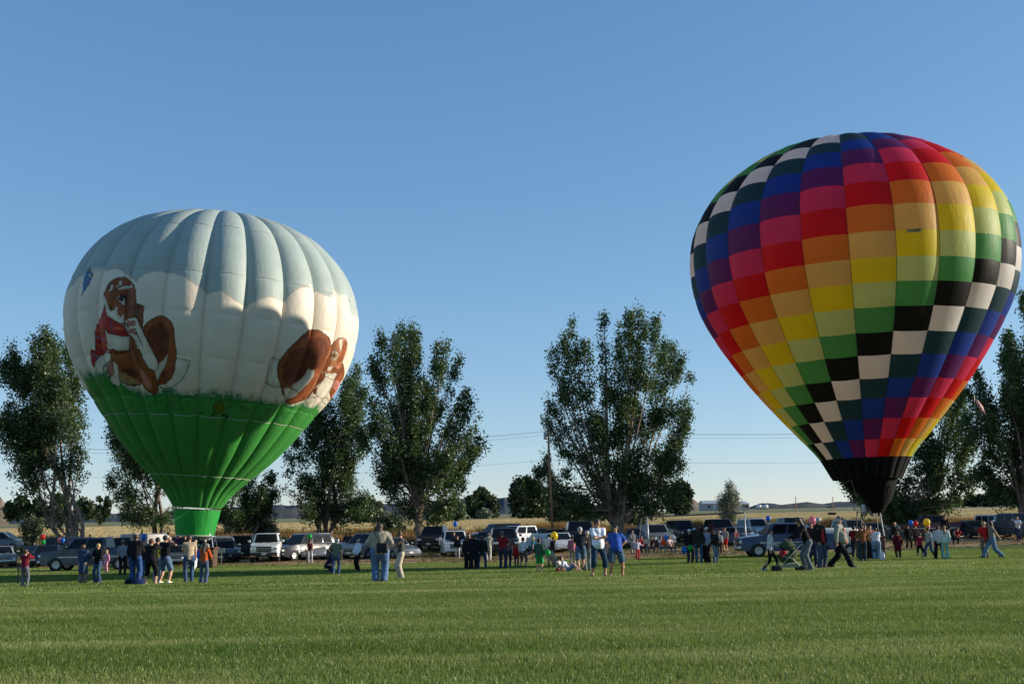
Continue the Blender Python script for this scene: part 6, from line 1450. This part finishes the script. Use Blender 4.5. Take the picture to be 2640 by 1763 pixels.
    tb.build('trunk', bark, k, smooth=True)
    me = leaves_mesh('crown', Cn, size, r_); link('crown', me, k, leaf)
    return k
def fill(pl, n, seed, jx=22, jy=60, shr=.9):            # more plumes between the given ones, for depth
    r_ = np.random.default_rng(seed); out = list(pl)
    for i in range(n):
        a = pl[r_.integers(len(pl))]; out.append((a[0]+r_.uniform(-jx, jx), a[1]+r_.uniform(15, jy+15), a[2]+r_.uniform(-jx, jx), a[3]+r_.uniform(-10, 10), a[4]*shr))
    return out
G_ = 'tall poplars along the field edge'
pA = [(50, 902, 105, 1200, 60), (62, 960, 110, 1230, 60), (12, 1010, 80, 1260, 60), (30, 1080, 90, 1280, 64), (135, 857, 160, 1230, 62), (82, 872, 120, 1200, 62), (112, 874, 140, 1180, 50), (28, 931, 95, 1220, 62), (152, 868, 175, 1200, 55), (182, 920, 195, 1230, 60), (207, 985, 200, 1240, 62), (238, 1030, 205, 1250, 58), (262, 1105, 210, 1290, 46), (-2, 1085, 70, 1290, 66), (60, 1100, 105, 1320, 70), (235, 1200, 190, 1325, 56), (130, 1180, 150, 1330, 60), (-10, 1250, 70, 1330, 50)]
tree('poplar_tree', 'tall poplar with several trunks at the left edge, behind the grey pickup', 188, 1392, 106, fill(pA[:10], 6, 1, jx=12), LEAF, BARK, 30000, forks=[(-.9, .14), (-.35, .12), (.3, .15), (.75, .13), (0, .1)], trunk_r=.30, group=G_, seed=11)
pB = [(300, 1095, 350, 1280, 60), (282, 1130, 330, 1300, 50), (330, 1060, 380, 1250, 60), (380, 1000, 400, 1230, 60), (430, 980, 420, 1220, 60), (290, 1230, 350, 1330, 46), (330, 1290, 370, 1345, 50), (470, 1050, 430, 1260, 60), (455, 1270, 430, 1345, 46), (300, 1320, 350, 1350, 36)]
tree('poplar_tree', 'dark poplar half hidden behind the left side of the rabbit balloon', 408, 1362, 121, fill(pB, 4, 2, shr=.85), LEAF, BARKD, 16000, forks=[(-.3, .2), (.35, .16)], group=G_, seed=12)
pC = [(690, 1225, 650, 1345, 40), (665, 1250, 640, 1340, 44), (640, 1180, 625, 1330, 50), (600, 1150, 610, 1320, 60), (570, 1180, 590, 1320, 50), (705, 1262, 650, 1350, 36), (560, 1270, 590, 1350, 50), (620, 1260, 615, 1352, 50)]
tree('poplar_tree', 'shorter poplar showing right of the green skirt', 620, 1378, 116, fill(pC, 3, 3), LEAF, BARK, 11000, forks=[(-.8, .2), (-.2, .16), (.3, .2), (.8, .18)], trunk_r=.26, group=G_, seed=13)
pD = [(918, 938, 870, 1230, 46), (905, 975, 860, 1240, 55), (935, 1000, 880, 1250, 50), (880, 960, 850, 1200, 60), (850, 1000, 840, 1220, 60), (820, 1040, 830, 1250, 60), (790, 1080, 825, 1270, 60), (760, 1130, 815, 1300, 52), (738, 1160, 800, 1290, 44), (948, 1110, 880, 1290, 50), (940, 1220, 880, 1330, 50), (760, 1270, 815, 1345, 50), (905, 1180, 860, 1340, 56), (722, 1245, 790, 1310, 34), (950, 1270, 890, 1340, 34)]
tree('poplar_tree', 'leafy poplar against the right side of the rabbit balloon', 838, 1372, 117, fill(pD, 8, 4), LEAF, BARKD, 24000, forks=[(-.5, .14), (.5, .13), (0, .15)], trunk_r=.34, group=G_, seed=14)
pE = [(1034, 838, 1050, 1120, 44), (1057, 834, 1062, 1100, 48), (1011, 842, 1040, 1080, 46), (988, 870, 1035, 1060, 48), (957, 921, 1020, 1080, 50), (1075, 868, 1072, 1120, 44), (1130, 882, 1095, 1110, 36), (1153, 882, 1100, 1120, 38), (1107, 900, 1085, 1110, 34), (1183, 912, 1110, 1100, 44), (1203, 998, 1120, 1180, 42), (1212, 1030, 1130, 1200, 48), (1236, 1076, 1130, 1230, 44), (1249, 1140, 1130, 1270, 44), (961, 1034, 1040, 1200, 48), (945, 1080, 1035, 1240, 52), (925, 1108, 1020, 1260, 46), (985, 1030, 1050, 1200, 44), (1205, 1190, 1120, 1310, 50), (1190, 1240, 1110, 1335, 50), (985, 1230, 1060, 1335, 60), (1000, 1180, 1060, 1330, 60), (1060, 1180, 1080, 1330, 60), (1235, 1120, 1140, 1260, 40), (1180, 1280, 1110, 1345, 40), (1075, 1000, 1078, 1250, 60), (1110, 1020, 1090, 1260, 60), (1030, 1060, 1060, 1280, 56), (1150, 1100, 1100, 1290, 60)]
tree('poplar_tree', 'tall single trunk poplar right of the rabbit balloon', 1080, 1396, 105, fill(pE, 8, 5), LEAF, BARK, 34000, forks=[(0, .2)], trunk_r=.42, group=G_, seed=15)
pF = [(1476, 831, 1500, 1040, 30), (1506, 846, 1520, 1060, 34), (1553, 820, 1560, 1080, 36), (1451, 865, 1490, 1060, 40), (1430, 900, 1480, 1080, 40), (1415, 920, 1470, 1080, 34), (1399, 1008, 1470, 1120, 38), (1388, 1055, 1460, 1160, 40), (1617, 818, 1610, 1080, 40), (1600, 826, 1600, 1070, 34), (1642, 809, 1630, 1070, 40), (1664, 824, 1640, 1080, 38), (1686, 829, 1660, 1060, 44), (1717, 879, 1680, 1090, 38), (1743, 881, 1700, 1100, 42), (1767, 914, 1710, 1120, 44), (1782, 970, 1720, 1170, 44), (1770, 1060, 1710, 1220, 46), (1403, 1163, 1430, 1260, 24), (1380, 1215, 1450, 1290, 40), (1408, 1200, 1480, 1310, 46), (1455, 1215, 1520, 1320, 50), (1450, 1100, 1500, 1190, 44), (1760, 1188, 1690, 1290, 38), (1768, 1215, 1690, 1310, 40), (1740, 1150, 1680, 1280, 46), (1500, 1150, 1560, 1290, 50), (1660, 1120, 1640, 1290, 60), (1700, 1180, 1650, 1320, 60), (1640, 1230, 1610, 1340, 60), (1730, 1250, 1650, 1340, 46), (1420, 1270, 1510, 1335, 44), (1560, 1240, 1580, 1330, 40), (1530, 1020, 1560, 1230, 56), (1600, 1040, 1600, 1250, 60), (1655, 1030, 1635, 1250, 64), (1480, 1050, 1535, 1200, 50), (1700, 1060, 1655, 1250, 60), (1570, 980, 1580, 1150, 40), (1640, 1130, 1620, 1300, 60)]
tree('poplar_tree', 'broad many stemmed poplar right of the utility pole, the fullest of the row', 1592, 1388, 110, fill(pF, 10, 6), LEAF, BARK, 44000, forks=[(0, .2), (.35, .12), (-.3, .12)], trunk_r=.40, group=G_, seed=16)
pG = [(2180, 1200, 2260, 1330, 50), (2210, 1235, 2280, 1350, 50), (2300, 1160, 2320, 1330, 60), (2370, 1090, 2370, 1300, 60), (2420, 1030, 2385, 1260, 60), (2455, 985, 2395, 1220, 56), (2480, 1010, 2410, 1250, 50), (2500, 1060, 2420, 1260, 46), (2520, 1120, 2430, 1270, 44), (2515, 1210, 2420, 1310, 44), (2400, 1180, 2380, 1340, 60), (2340, 1230, 2350, 1345, 60), (2280, 1270, 2310, 1350, 50), (2440, 1250, 2400, 1350, 50), (2250, 1290, 2300, 1355, 44), (2150, 1170, 2240, 1290, 40)]
tree('poplar_tree', 'wide dark poplar with forked trunks behind the rainbow balloon', 2358, 1345, 112, fill(pG, 7, 7), LEAF, BARK, 26000, forks=[(-.7, .14), (0, .13), (.8, .14)], trunk_r=.36, group=G_, seed=17)
pH = [(2634, 762, 2640, 1100, 50), (2610, 850, 2625, 1130, 50), (2590, 880, 2620, 1120, 56), (2565, 920, 2610, 1150, 56), (2545, 950, 2605, 1160, 50), (2520, 960, 2600, 1140, 46), (2500, 1000, 2590, 1180, 56), (2485, 1060, 2590, 1200, 50), (2660, 800, 2660, 1120, 60), (2690, 860, 2670, 1180, 60), (2720, 930, 2690, 1220, 60), (2640, 930, 2645, 1230, 66), (2555, 1150, 2610, 1290, 60), (2535, 1200, 2600, 1290, 50), (2570, 1210, 2620, 1300, 60), (2690, 1100, 2670, 1290, 70), (2560, 1040, 2610, 1200, 56), (2600, 1000, 2630, 1200, 60), (2730, 1040, 2700, 1270, 60)]
tree('poplar_tree', 'tallest poplar cut off by the right edge of the picture', 2637, 1362, 104, fill(pH, 8, 8), LEAF, BARKD, 32000, forks=[(0, .2), (.3, .14)], trunk_r=.42, group=G_, seed=18)
# the row goes on beyond the right edge; its shade falls on the trees in view
for i, (x, Y, s) in enumerate(((2860, 106, 21), (3080, 108, 22))):
    pl = [(a+(x-2640), b, c_+(x-2640), d, e) for a, b, c_, d, e in pH[::2]]; tree('poplar_tree', 'poplar of the same row standing beyond the right edge of the picture, '+('nearer' if i == 0 else 'farther')+' one', x, 1362, Y, pl, LEAF, BARKD, 9000, size=.26, group=G_, seed=s)
# smaller and farther trees
def bush(name, label, bx, Y, pl, leaf, n, size, seed, group=None, bark=BARKD, tr=.2, cat='tree', dens=1.0): return tree(name, label, bx, None, Y, pl, leaf, bark, n, size=size, trunk_r=tr, depth=pl[0][4]*Y/FPX*.4, group=group, seed=seed, cat=cat, dens=dens)
bush('round_tree', 'dense round topped tree far out in the field', 1243, 330, [(1243, 1264, 1243, 1328, 56), (1215, 1282, 1225, 1330, 40), (1270, 1278, 1262, 1330, 40), (1230, 1270, 1235, 1330, 44), (1255, 1268, 1250, 1330, 44), (1280, 1292, 1268, 1332, 28), (1205, 1298, 1215, 1332, 24)], LEAFF, 9000, .55, 31, tr=.5)
bush('dark_tree', 'big dark tree far left of the utility pole', 1345, 300, [(1340, 1238, 1350, 1325, 50), (1362, 1234, 1365, 1325, 50), (1322, 1256, 1340, 1328, 40), (1385, 1245, 1380, 1328, 50), (1405, 1262, 1395, 1330, 40), (1350, 1265, 1355, 1332, 60), (1420, 1270, 1410, 1332, 36)], LEAFF, 12000, .5, 32, tr=.5)
bush('far_tree', 'mid green tree beyond the right side of the middle poplar', 1755, 300, [(1755, 1242, 1755, 1318, 30), (1772, 1250, 1765, 1320, 26), (1738, 1252, 1745, 1320, 30), (1780, 1268, 1770, 1318, 18), (1725, 1270, 1738, 1320, 24)], LEAFF, 6000, .45, 33)
bush('silver_tree', 'thin pale silvery tree standing alone in front of the barns', 1880, 135, [(1878, 1250, 1882, 1330, 28), (1864, 1268, 1878, 1335, 22), (1893, 1258, 1885, 1330, 24), (1900, 1278, 1888, 1335, 20), (1856, 1290, 1872, 1335, 20), (1880, 1275, 1882, 1340, 30), (1868, 1330, 1880, 1362, 18)], LEAFS, 4200, .09, 34, tr=.07, bark=BARK, dens=2.0)
bush('far_tree', 'pair of narrow trees far behind the gap at the left', 258, 330, [(255, 1285, 256, 1326, 12), (262, 1288, 262, 1328, 10), (274, 1284, 273, 1326, 12), (280, 1292, 279, 1328, 10), (247, 1302, 250, 1330, 12)], LEAFF, 3000, .42, 35)
bush('far_tree', 'low dark trees behind the leftmost poplar', 130, 280, [(60, 1285, 65, 1332, 46), (100, 1290, 105, 1334, 40), (205, 1290, 205, 1332, 40), (230, 1298, 228, 1334, 26), (150, 1280, 150, 1332, 50), (25, 1300, 30, 1334, 40)], LEAFF, 9000, .5, 36)
bush('shrub', 'pale sage green shrub behind the white pickup', 684, 118, [(684, 1348, 684, 1382, 26), (668, 1352, 676, 1384, 22), (700, 1350, 692, 1384, 22), (660, 1362, 670, 1384, 16), (708, 1360, 700, 1384, 16)], LEAFS, 3000, .09, 37, tr=.05, cat='shrub', dens=2.5)
bush('shrub', 'low bare stemmed shrub at the foot of the poplar behind the large woman', 1010, 116, [(1000, 1325, 1012, 1372, 40), (985, 1340, 1005, 1372, 30), (1030, 1335, 1018, 1374, 30), (965, 1345, 995, 1372, 24), (1045, 1352, 1025, 1374, 20)], LEAF2, 3000, .11, 38, tr=.07, cat='shrub')
bush('shrub', 'rounded grey green bush below the round topped tree', 1248, 325, [(1248, 1316, 1248, 1330, 28), (1238, 1320, 1240, 1332, 18), (1262, 1322, 1258, 1332, 14)], LEAFS, 1500, .4, 39, cat='shrub')
bush('shrub', 'weedy sapling by the fence left of the first poplar', 70, 110, [(60, 1350, 62, 1385, 14), (100, 1345, 98, 1388, 14), (78, 1342, 80, 1380, 12), (105, 1365, 100, 1392, 12)], LEAF2, 1400, .09, 40, tr=.03, cat='shrub')
bush('far_tree', 'olive willow far behind the tall single trunk poplar', 1150, 260, [(1140, 1295, 1145, 1334, 40), (1175, 1292, 1170, 1334, 36), (1190, 1305, 1185, 1336, 24), (1110, 1305, 1115, 1336, 34)], LEAF2, 4500, .4, 41)
bush('far_tree', 'grey green trees far behind the large woman', 940, 270, [(955, 1290, 950, 1336, 40), (935, 1300, 938, 1338, 34), (975, 1300, 970, 1338, 30), (915, 1308, 920, 1338, 26)], LEAF2, 4500, .42, 42)
bush('far_tree', 'leafy saplings behind the utility pole', 1450, 170, [(1440, 1300, 1445, 1362, 34), (1465, 1305, 1462, 1364, 34), (1490, 1310, 1485, 1364, 30), (1420, 1318, 1428, 1364, 28), (1505, 1325, 1500, 1366, 24)], LEAF2, 5500, .2, 43, tr=.12)
bush('far_tree', 'light green young trees right of the middle poplar trunk', 1650, 128, [(1640, 1335, 1640, 1378, 22), (1620, 1340, 1625, 1380, 20), (1655, 1345, 1652, 1380, 18), (1610, 1352, 1615, 1382, 16)], LEAF2, 2600, .11, 44, tr=.06)
bush('far_tree', 'row of dark far trees between the two right-hand poplars', 2540, 420, [(2470, 1287, 2472, 1303, 20), (2500, 1276, 2502, 1302, 30), (2525, 1280, 2525, 1301, 30), (2550, 1272, 2550, 1300, 36), (2575, 1276, 2575, 1299, 30), (2600, 1270, 2600, 1298, 34), (2625, 1268, 2625, 1297, 34), (2450, 1290, 2452, 1304, 20), (2645, 1272, 2645, 1297, 30)], LEAFF, 9000, .6, 45)
bush('shrub', 'tangled shrubs in the tall weeds right of the basket', 2330, 117, [(2300, 1330, 2305, 1356, 24), (2325, 1326, 2325, 1356, 26), (2285, 1335, 2290, 1358, 20), (2395, 1325, 2390, 1352, 24), (2410, 1332, 2405, 1354, 20)], LEAF2, 3800, .10, 46, tr=.05, cat='shrub')
bush('shrub', 'brushwood under the branches left of the rainbow balloon mouth', 1500, 150, [(1520, 1330, 1520, 1366, 24), (1540, 1335, 1540, 1366, 24)], LEAF2, 1500, .16, 47, cat='shrub')

# ------------------------------------------------------------------ grass, weeds, stubble: blades instanced on the ground
def blade_patch(name, n, size, h, w, m_, seed, lean=.5, clump=0):
    r_ = np.random.default_rng(seed); x = r_.uniform(-size/2, size/2, n); y = r_.uniform(-size/2, size/2, n); a = r_.uniform(0, 2*np.pi, n); H = h*r_.uniform(.45, 1.25, n); W_ = w*r_.uniform(.7, 1.3, n)
    if clump:
        cx = r_.uniform(-size/2, size/2, (clump, 2)); q = r_.integers(0, clump, n); x = cx[q, 0]+r_.normal(0, size*.035, n); y = cx[q, 1]+r_.normal(0, size*.035, n)
    la = r_.uniform(0, 2*np.pi, n); ll = lean*H*r_.uniform(.2, 1, n); dx, dy = np.cos(la)*ll, np.sin(la)*ll; ux, uy = np.cos(a)*W_, np.sin(a)*W_
    z0 = np.zeros(n)-.01
    V = np.stack([np.stack([x-ux, y-uy, z0], 1), np.stack([x+ux, y+uy, z0], 1), np.stack([x+ux*.75+dx*.4, y+uy*.75+dy*.4, H*.6], 1), np.stack([x+dx, y+dy, H], 1), np.stack([x-ux*.75+dx*.4, y-uy*.75+dy*.4, H*.6], 1)], 1).reshape(-1, 3)
    b = np.arange(n)*5; F4 = np.stack([b, b+1, b+2, b+4], 1); F3 = np.stack([b+4, b+2, b+3], 1)
    F = np.vstack([F4, np.stack([b+4, b+2, b+3, b+3], 1)])
    me = bpy.data.meshes.new(name); me.from_pydata(V.tolist(), [], F4.tolist()+F3.tolist()); me.materials.append(m_)
    return bpy.data.objects.new(name, me)
def scatter(name, label, pts, protos, sc, m_, cat='grass', vary=.15, seed=3):
    r_ = np.random.default_rng(seed); me = bpy.data.meshes.new(name); me.vertices.add(len(pts)); me.vertices.foreach_set('co', np.asarray(pts, np.float32).ravel())
    o = link(name, me); o['label'] = label; o['category'] = cat; o['kind'] = 'stuff'
    rot = me.attributes.new('rot', 'FLOAT', 'POINT'); rot.data.foreach_set('value', r_.choice([0, 1.5708, 3.1416, 4.7124], len(pts)).astype(np.float32)+r_.uniform(-.2, .2, len(pts)).astype(np.float32))
    s_ = me.attributes.new('siz', 'FLOAT', 'POINT'); s_.data.foreach_set('value', (sc*r_.uniform(1-vary, 1+vary, len(pts))).astype(np.float32))
    ng = bpy.data.node_groups.new(name, 'GeometryNodeTree'); ng.interface.new_socket('Geometry', in_out='INPUT', socket_type='NodeSocketGeometry'); ng.interface.new_socket('Geometry', in_out='OUTPUT', socket_type='NodeSocketGeometry')
    N = ng.nodes; gi = N.new('NodeGroupInput'); go = N.new('NodeGroupOutput'); jn = N.new('GeometryNodeJoinGeometry')
    ri = N.new('FunctionNodeRandomValue'); ri.data_type = 'INT'; ri.inputs[4].default_value = 0; ri.inputs[5].default_value = len(protos)-1
    ar = N.new('GeometryNodeInputNamedAttribute'); ar.data_type = 'FLOAT'; ar.inputs[0].default_value = 'rot'; asz = N.new('GeometryNodeInputNamedAttribute'); asz.data_type = 'FLOAT'; asz.inputs[0].default_value = 'siz'
    cx = N.new('ShaderNodeCombineXYZ'); ng.links.new(ar.outputs[0], cx.inputs[2]); cs_ = N.new('ShaderNodeCombineXYZ'); cs_.inputs[0].default_value = 1.02; cs_.inputs[1].default_value = 1.02; ng.links.new(asz.outputs[0], cs_.inputs[2])
    for i, p in enumerate(protos):
        oi = N.new('GeometryNodeObjectInfo'); oi.inputs[0].default_value = p; cmp_ = N.new('FunctionNodeCompare'); cmp_.data_type = 'INT'; cmp_.operation = 'EQUAL'; cmp_.inputs[3].default_value = i; ng.links.new(ri.outputs[2], cmp_.inputs[2])
        ip = N.new('GeometryNodeInstanceOnPoints'); m2p = N.new('GeometryNodeMeshToPoints'); ng.links.new(gi.outputs[0], ip.inputs['Points']); ng.links.new(cmp_.outputs[0], ip.inputs['Selection']); ng.links.new(oi.outputs['Geometry'], ip.inputs['Instance'])
        ng.links.new(cx.outputs[0], ip.inputs['Rotation']); ng.links.new(cs_.outputs[0], ip.inputs['Scale']); ng.links.new(ip.outputs[0], jn.inputs[0])
    ng.links.new(jn.outputs[0], go.inputs[0]); md = o.modifiers.new('scatter', 'NODES'); md.node_group = ng; return o
def blade_mat(name, stops, big, streak, trans=.42):
    m_, nt, out = nodes_of(name); n = mapped_noise(nt, scale=streak, nscale=big, detail=5); r = ramp(nt, stops); nt.links.new(n.outputs['Fac'], r.inputs[0])
    n2 = mapped_noise(nt, nscale=60, detail=1); r2 = ramp(nt, [(.35, (.7, .74, .6)), (.6, (1.05, 1.03, .98)), (.74, (1.3, 1.22, 1.15))]); nt.links.new(n2.outputs['Fac'], r2.inputs[0])
    mm = nt.nodes.new('ShaderNodeMixRGB'); mm.blend_type = 'MULTIPLY'; mm.inputs[0].default_value = 1; nt.links.new(r.outputs[0], mm.inputs[1]); nt.links.new(r2.outputs[0], mm.inputs[2])
    d = nt.nodes.new('ShaderNodeBsdfDiffuse'); t = nt.nodes.new('ShaderNodeBsdfTranslucent'); g = nt.nodes.new('ShaderNodeBsdfGlossy'); g.inputs['Roughness'].default_value = .35; mx = nt.nodes.new('ShaderNodeMixShader'); mx.inputs[0].default_value = trans; m2 = nt.nodes.new('ShaderNodeMixShader'); m2.inputs[0].default_value = .02
    for q in (d, t): nt.links.new(mm.outputs[0], q.inputs[0])
    nt.links.new(d.outputs[0], mx.inputs[1]); nt.links.new(t.outputs[0], mx.inputs[2]); nt.links.new(mx.outputs[0], m2.inputs[1]); nt.links.new(g.outputs[0], m2.inputs[2]); nt.links.new(m2.outputs[0], out.inputs[0]); return m_
GB = blade_mat('grass_blades', [(.28, (.105, .18, .028)), (.5, (.18, .25, .058)), (.62, (.27, .32, .10)), (.76, (.42, .41, .19))], 1.0, (.10, .55, 1))
protos = [blade_patch('grass_patch', 2600, 1.0, .065, .0032, GB, s) for s in (1, 2, 3)]
pts = []
for y in np.arange(9.5, 34, 1.0):
    hw = .47*y+2
    for x in np.arange(-hw, hw, 1.0): pts.append((x, y, ground_z(x, y)))
scatter('lawn_grass', 'short green grass of the playing field in the foreground', pts, protos, np.ones(len(pts)), GB)
protos2 = [blade_patch('grass_patch_far', 1500, 2.0, .06, .009, GB, s) for s in (4, 5)]
pts = []
for y in np.arange(35, 77.5, 2.0):
    hw = .47*y+3
    for x in np.arange(-hw, hw, 2.0):
        if y+1.6 < b1(x): pts.append((x, y, ground_z(x, y)))
scatter('lawn_grass_far', 'short green grass of the playing field around the people', pts, protos2, np.ones(len(pts)), GB)
WD = blade_mat('weed_blades', [(.3, (.08, .11, .03)), (.45, (.14, .15, .05)), (.54, (.36, .19, .07)), (.75, (.46, .30, .14))], 1.0, (.07, .5, 1), .3)
protos3 = [blade_patch('weed_patch', 700, 2.0, .75, .018, WD, s, .7, 22) for s in (6, 7, 8)]
pts = []; sz = []; r_ = np.random.default_rng(5)
for y in np.arange(106, 126, 1.3):
    hw = .47*y+4
    for x in np.arange(-hw, hw, 1.5):
        q = mnoise.noise(Vector((x*.09, y*.15, 0)))+(.35 if 110 < y < 122 else -.1)
        if q > -.05: pts.append((x+r_.uniform(-.5, .5), y, ground_z(x, y))); sz.append(.6+q*1.1)
scatter('fence_weeds', 'tall dry brown and green weeds along the fence behind the cars', pts, protos3, np.array(sz), WD, 'weeds')
DG = blade_mat('dry_blades', [(.3, (.09, .11, .03)), (.5, (.20, .16, .07)), (.7, (.34, .27, .14))], 1.0, (.2, .8, 1), .2)
protos4 = [blade_patch('dry_patch', 260, 2.0, .10, .010, DG, s, 1.0, 14) for s in (9, 10)]
pts = [(x, y, ground_z(x, y)) for x in np.arange(-50, 52, 1.6) for y in np.arange(74, 106, 1.6) if y > b1(x)-.6 and mnoise.noise(Vector((x*.2, y*.3, 3))) > (-.05 if y < b2(x) else -.3)]
scatter('dry_tufts', 'sparse dry grass tufts on the dirt between the parked cars', pts, protos4, np.ones(len(pts)), DG)
ST = blade_mat('straw_blades', [(.3, (.36, .27, .13)), (.5, (.60, .47, .26)), (.7, (.8, .67, .42))], 1.0, (.03, .4, 1), .2)
protos5 = [blade_patch('straw_patch', 420, 4.0, .22, .03, ST, s, 1.2, 60) for s in (12, 13)]
pts = []
for i, y in enumerate(np.arange(127, 300, 6.5)):
    hw = .47*y+6
    for x in np.arange(-hw, hw, 3.2): pts.append((x, y+1.6*math.sin(x*.05+i)+random.uniform(-.4, .4), ground_z(x, y)))
scatter('straw_windrows', 'rows of cut straw lying across the mown field', pts, protos5, np.ones(len(pts)), ST, 'straw')
P = on_ground(53, 1535); k = thing('clod', 'small dark clod lying on the lawn at the lower left', 'clod', P)
mb = MB().sphere((0, 0, .03), (.12, .06, .045), 12, 8); mb.V = [(x*(1+.25*math.sin(9*y*8+x*20)), y, z*(1+.3*math.sin(x*40))) for x, y, z in mb.V]; mb.build('lump', mat('soil', (.02, .016, .012), .95, var=.4, vscale=30), k, True)
for o in bpy.data.objects:
    for q in ('hand_l', 'hand_r', 'torso'):
        if q in o.keys(): del o[q]
for me in list(bpy.data.meshes):
    if me.users == 0: bpy.data.meshes.remove(me)
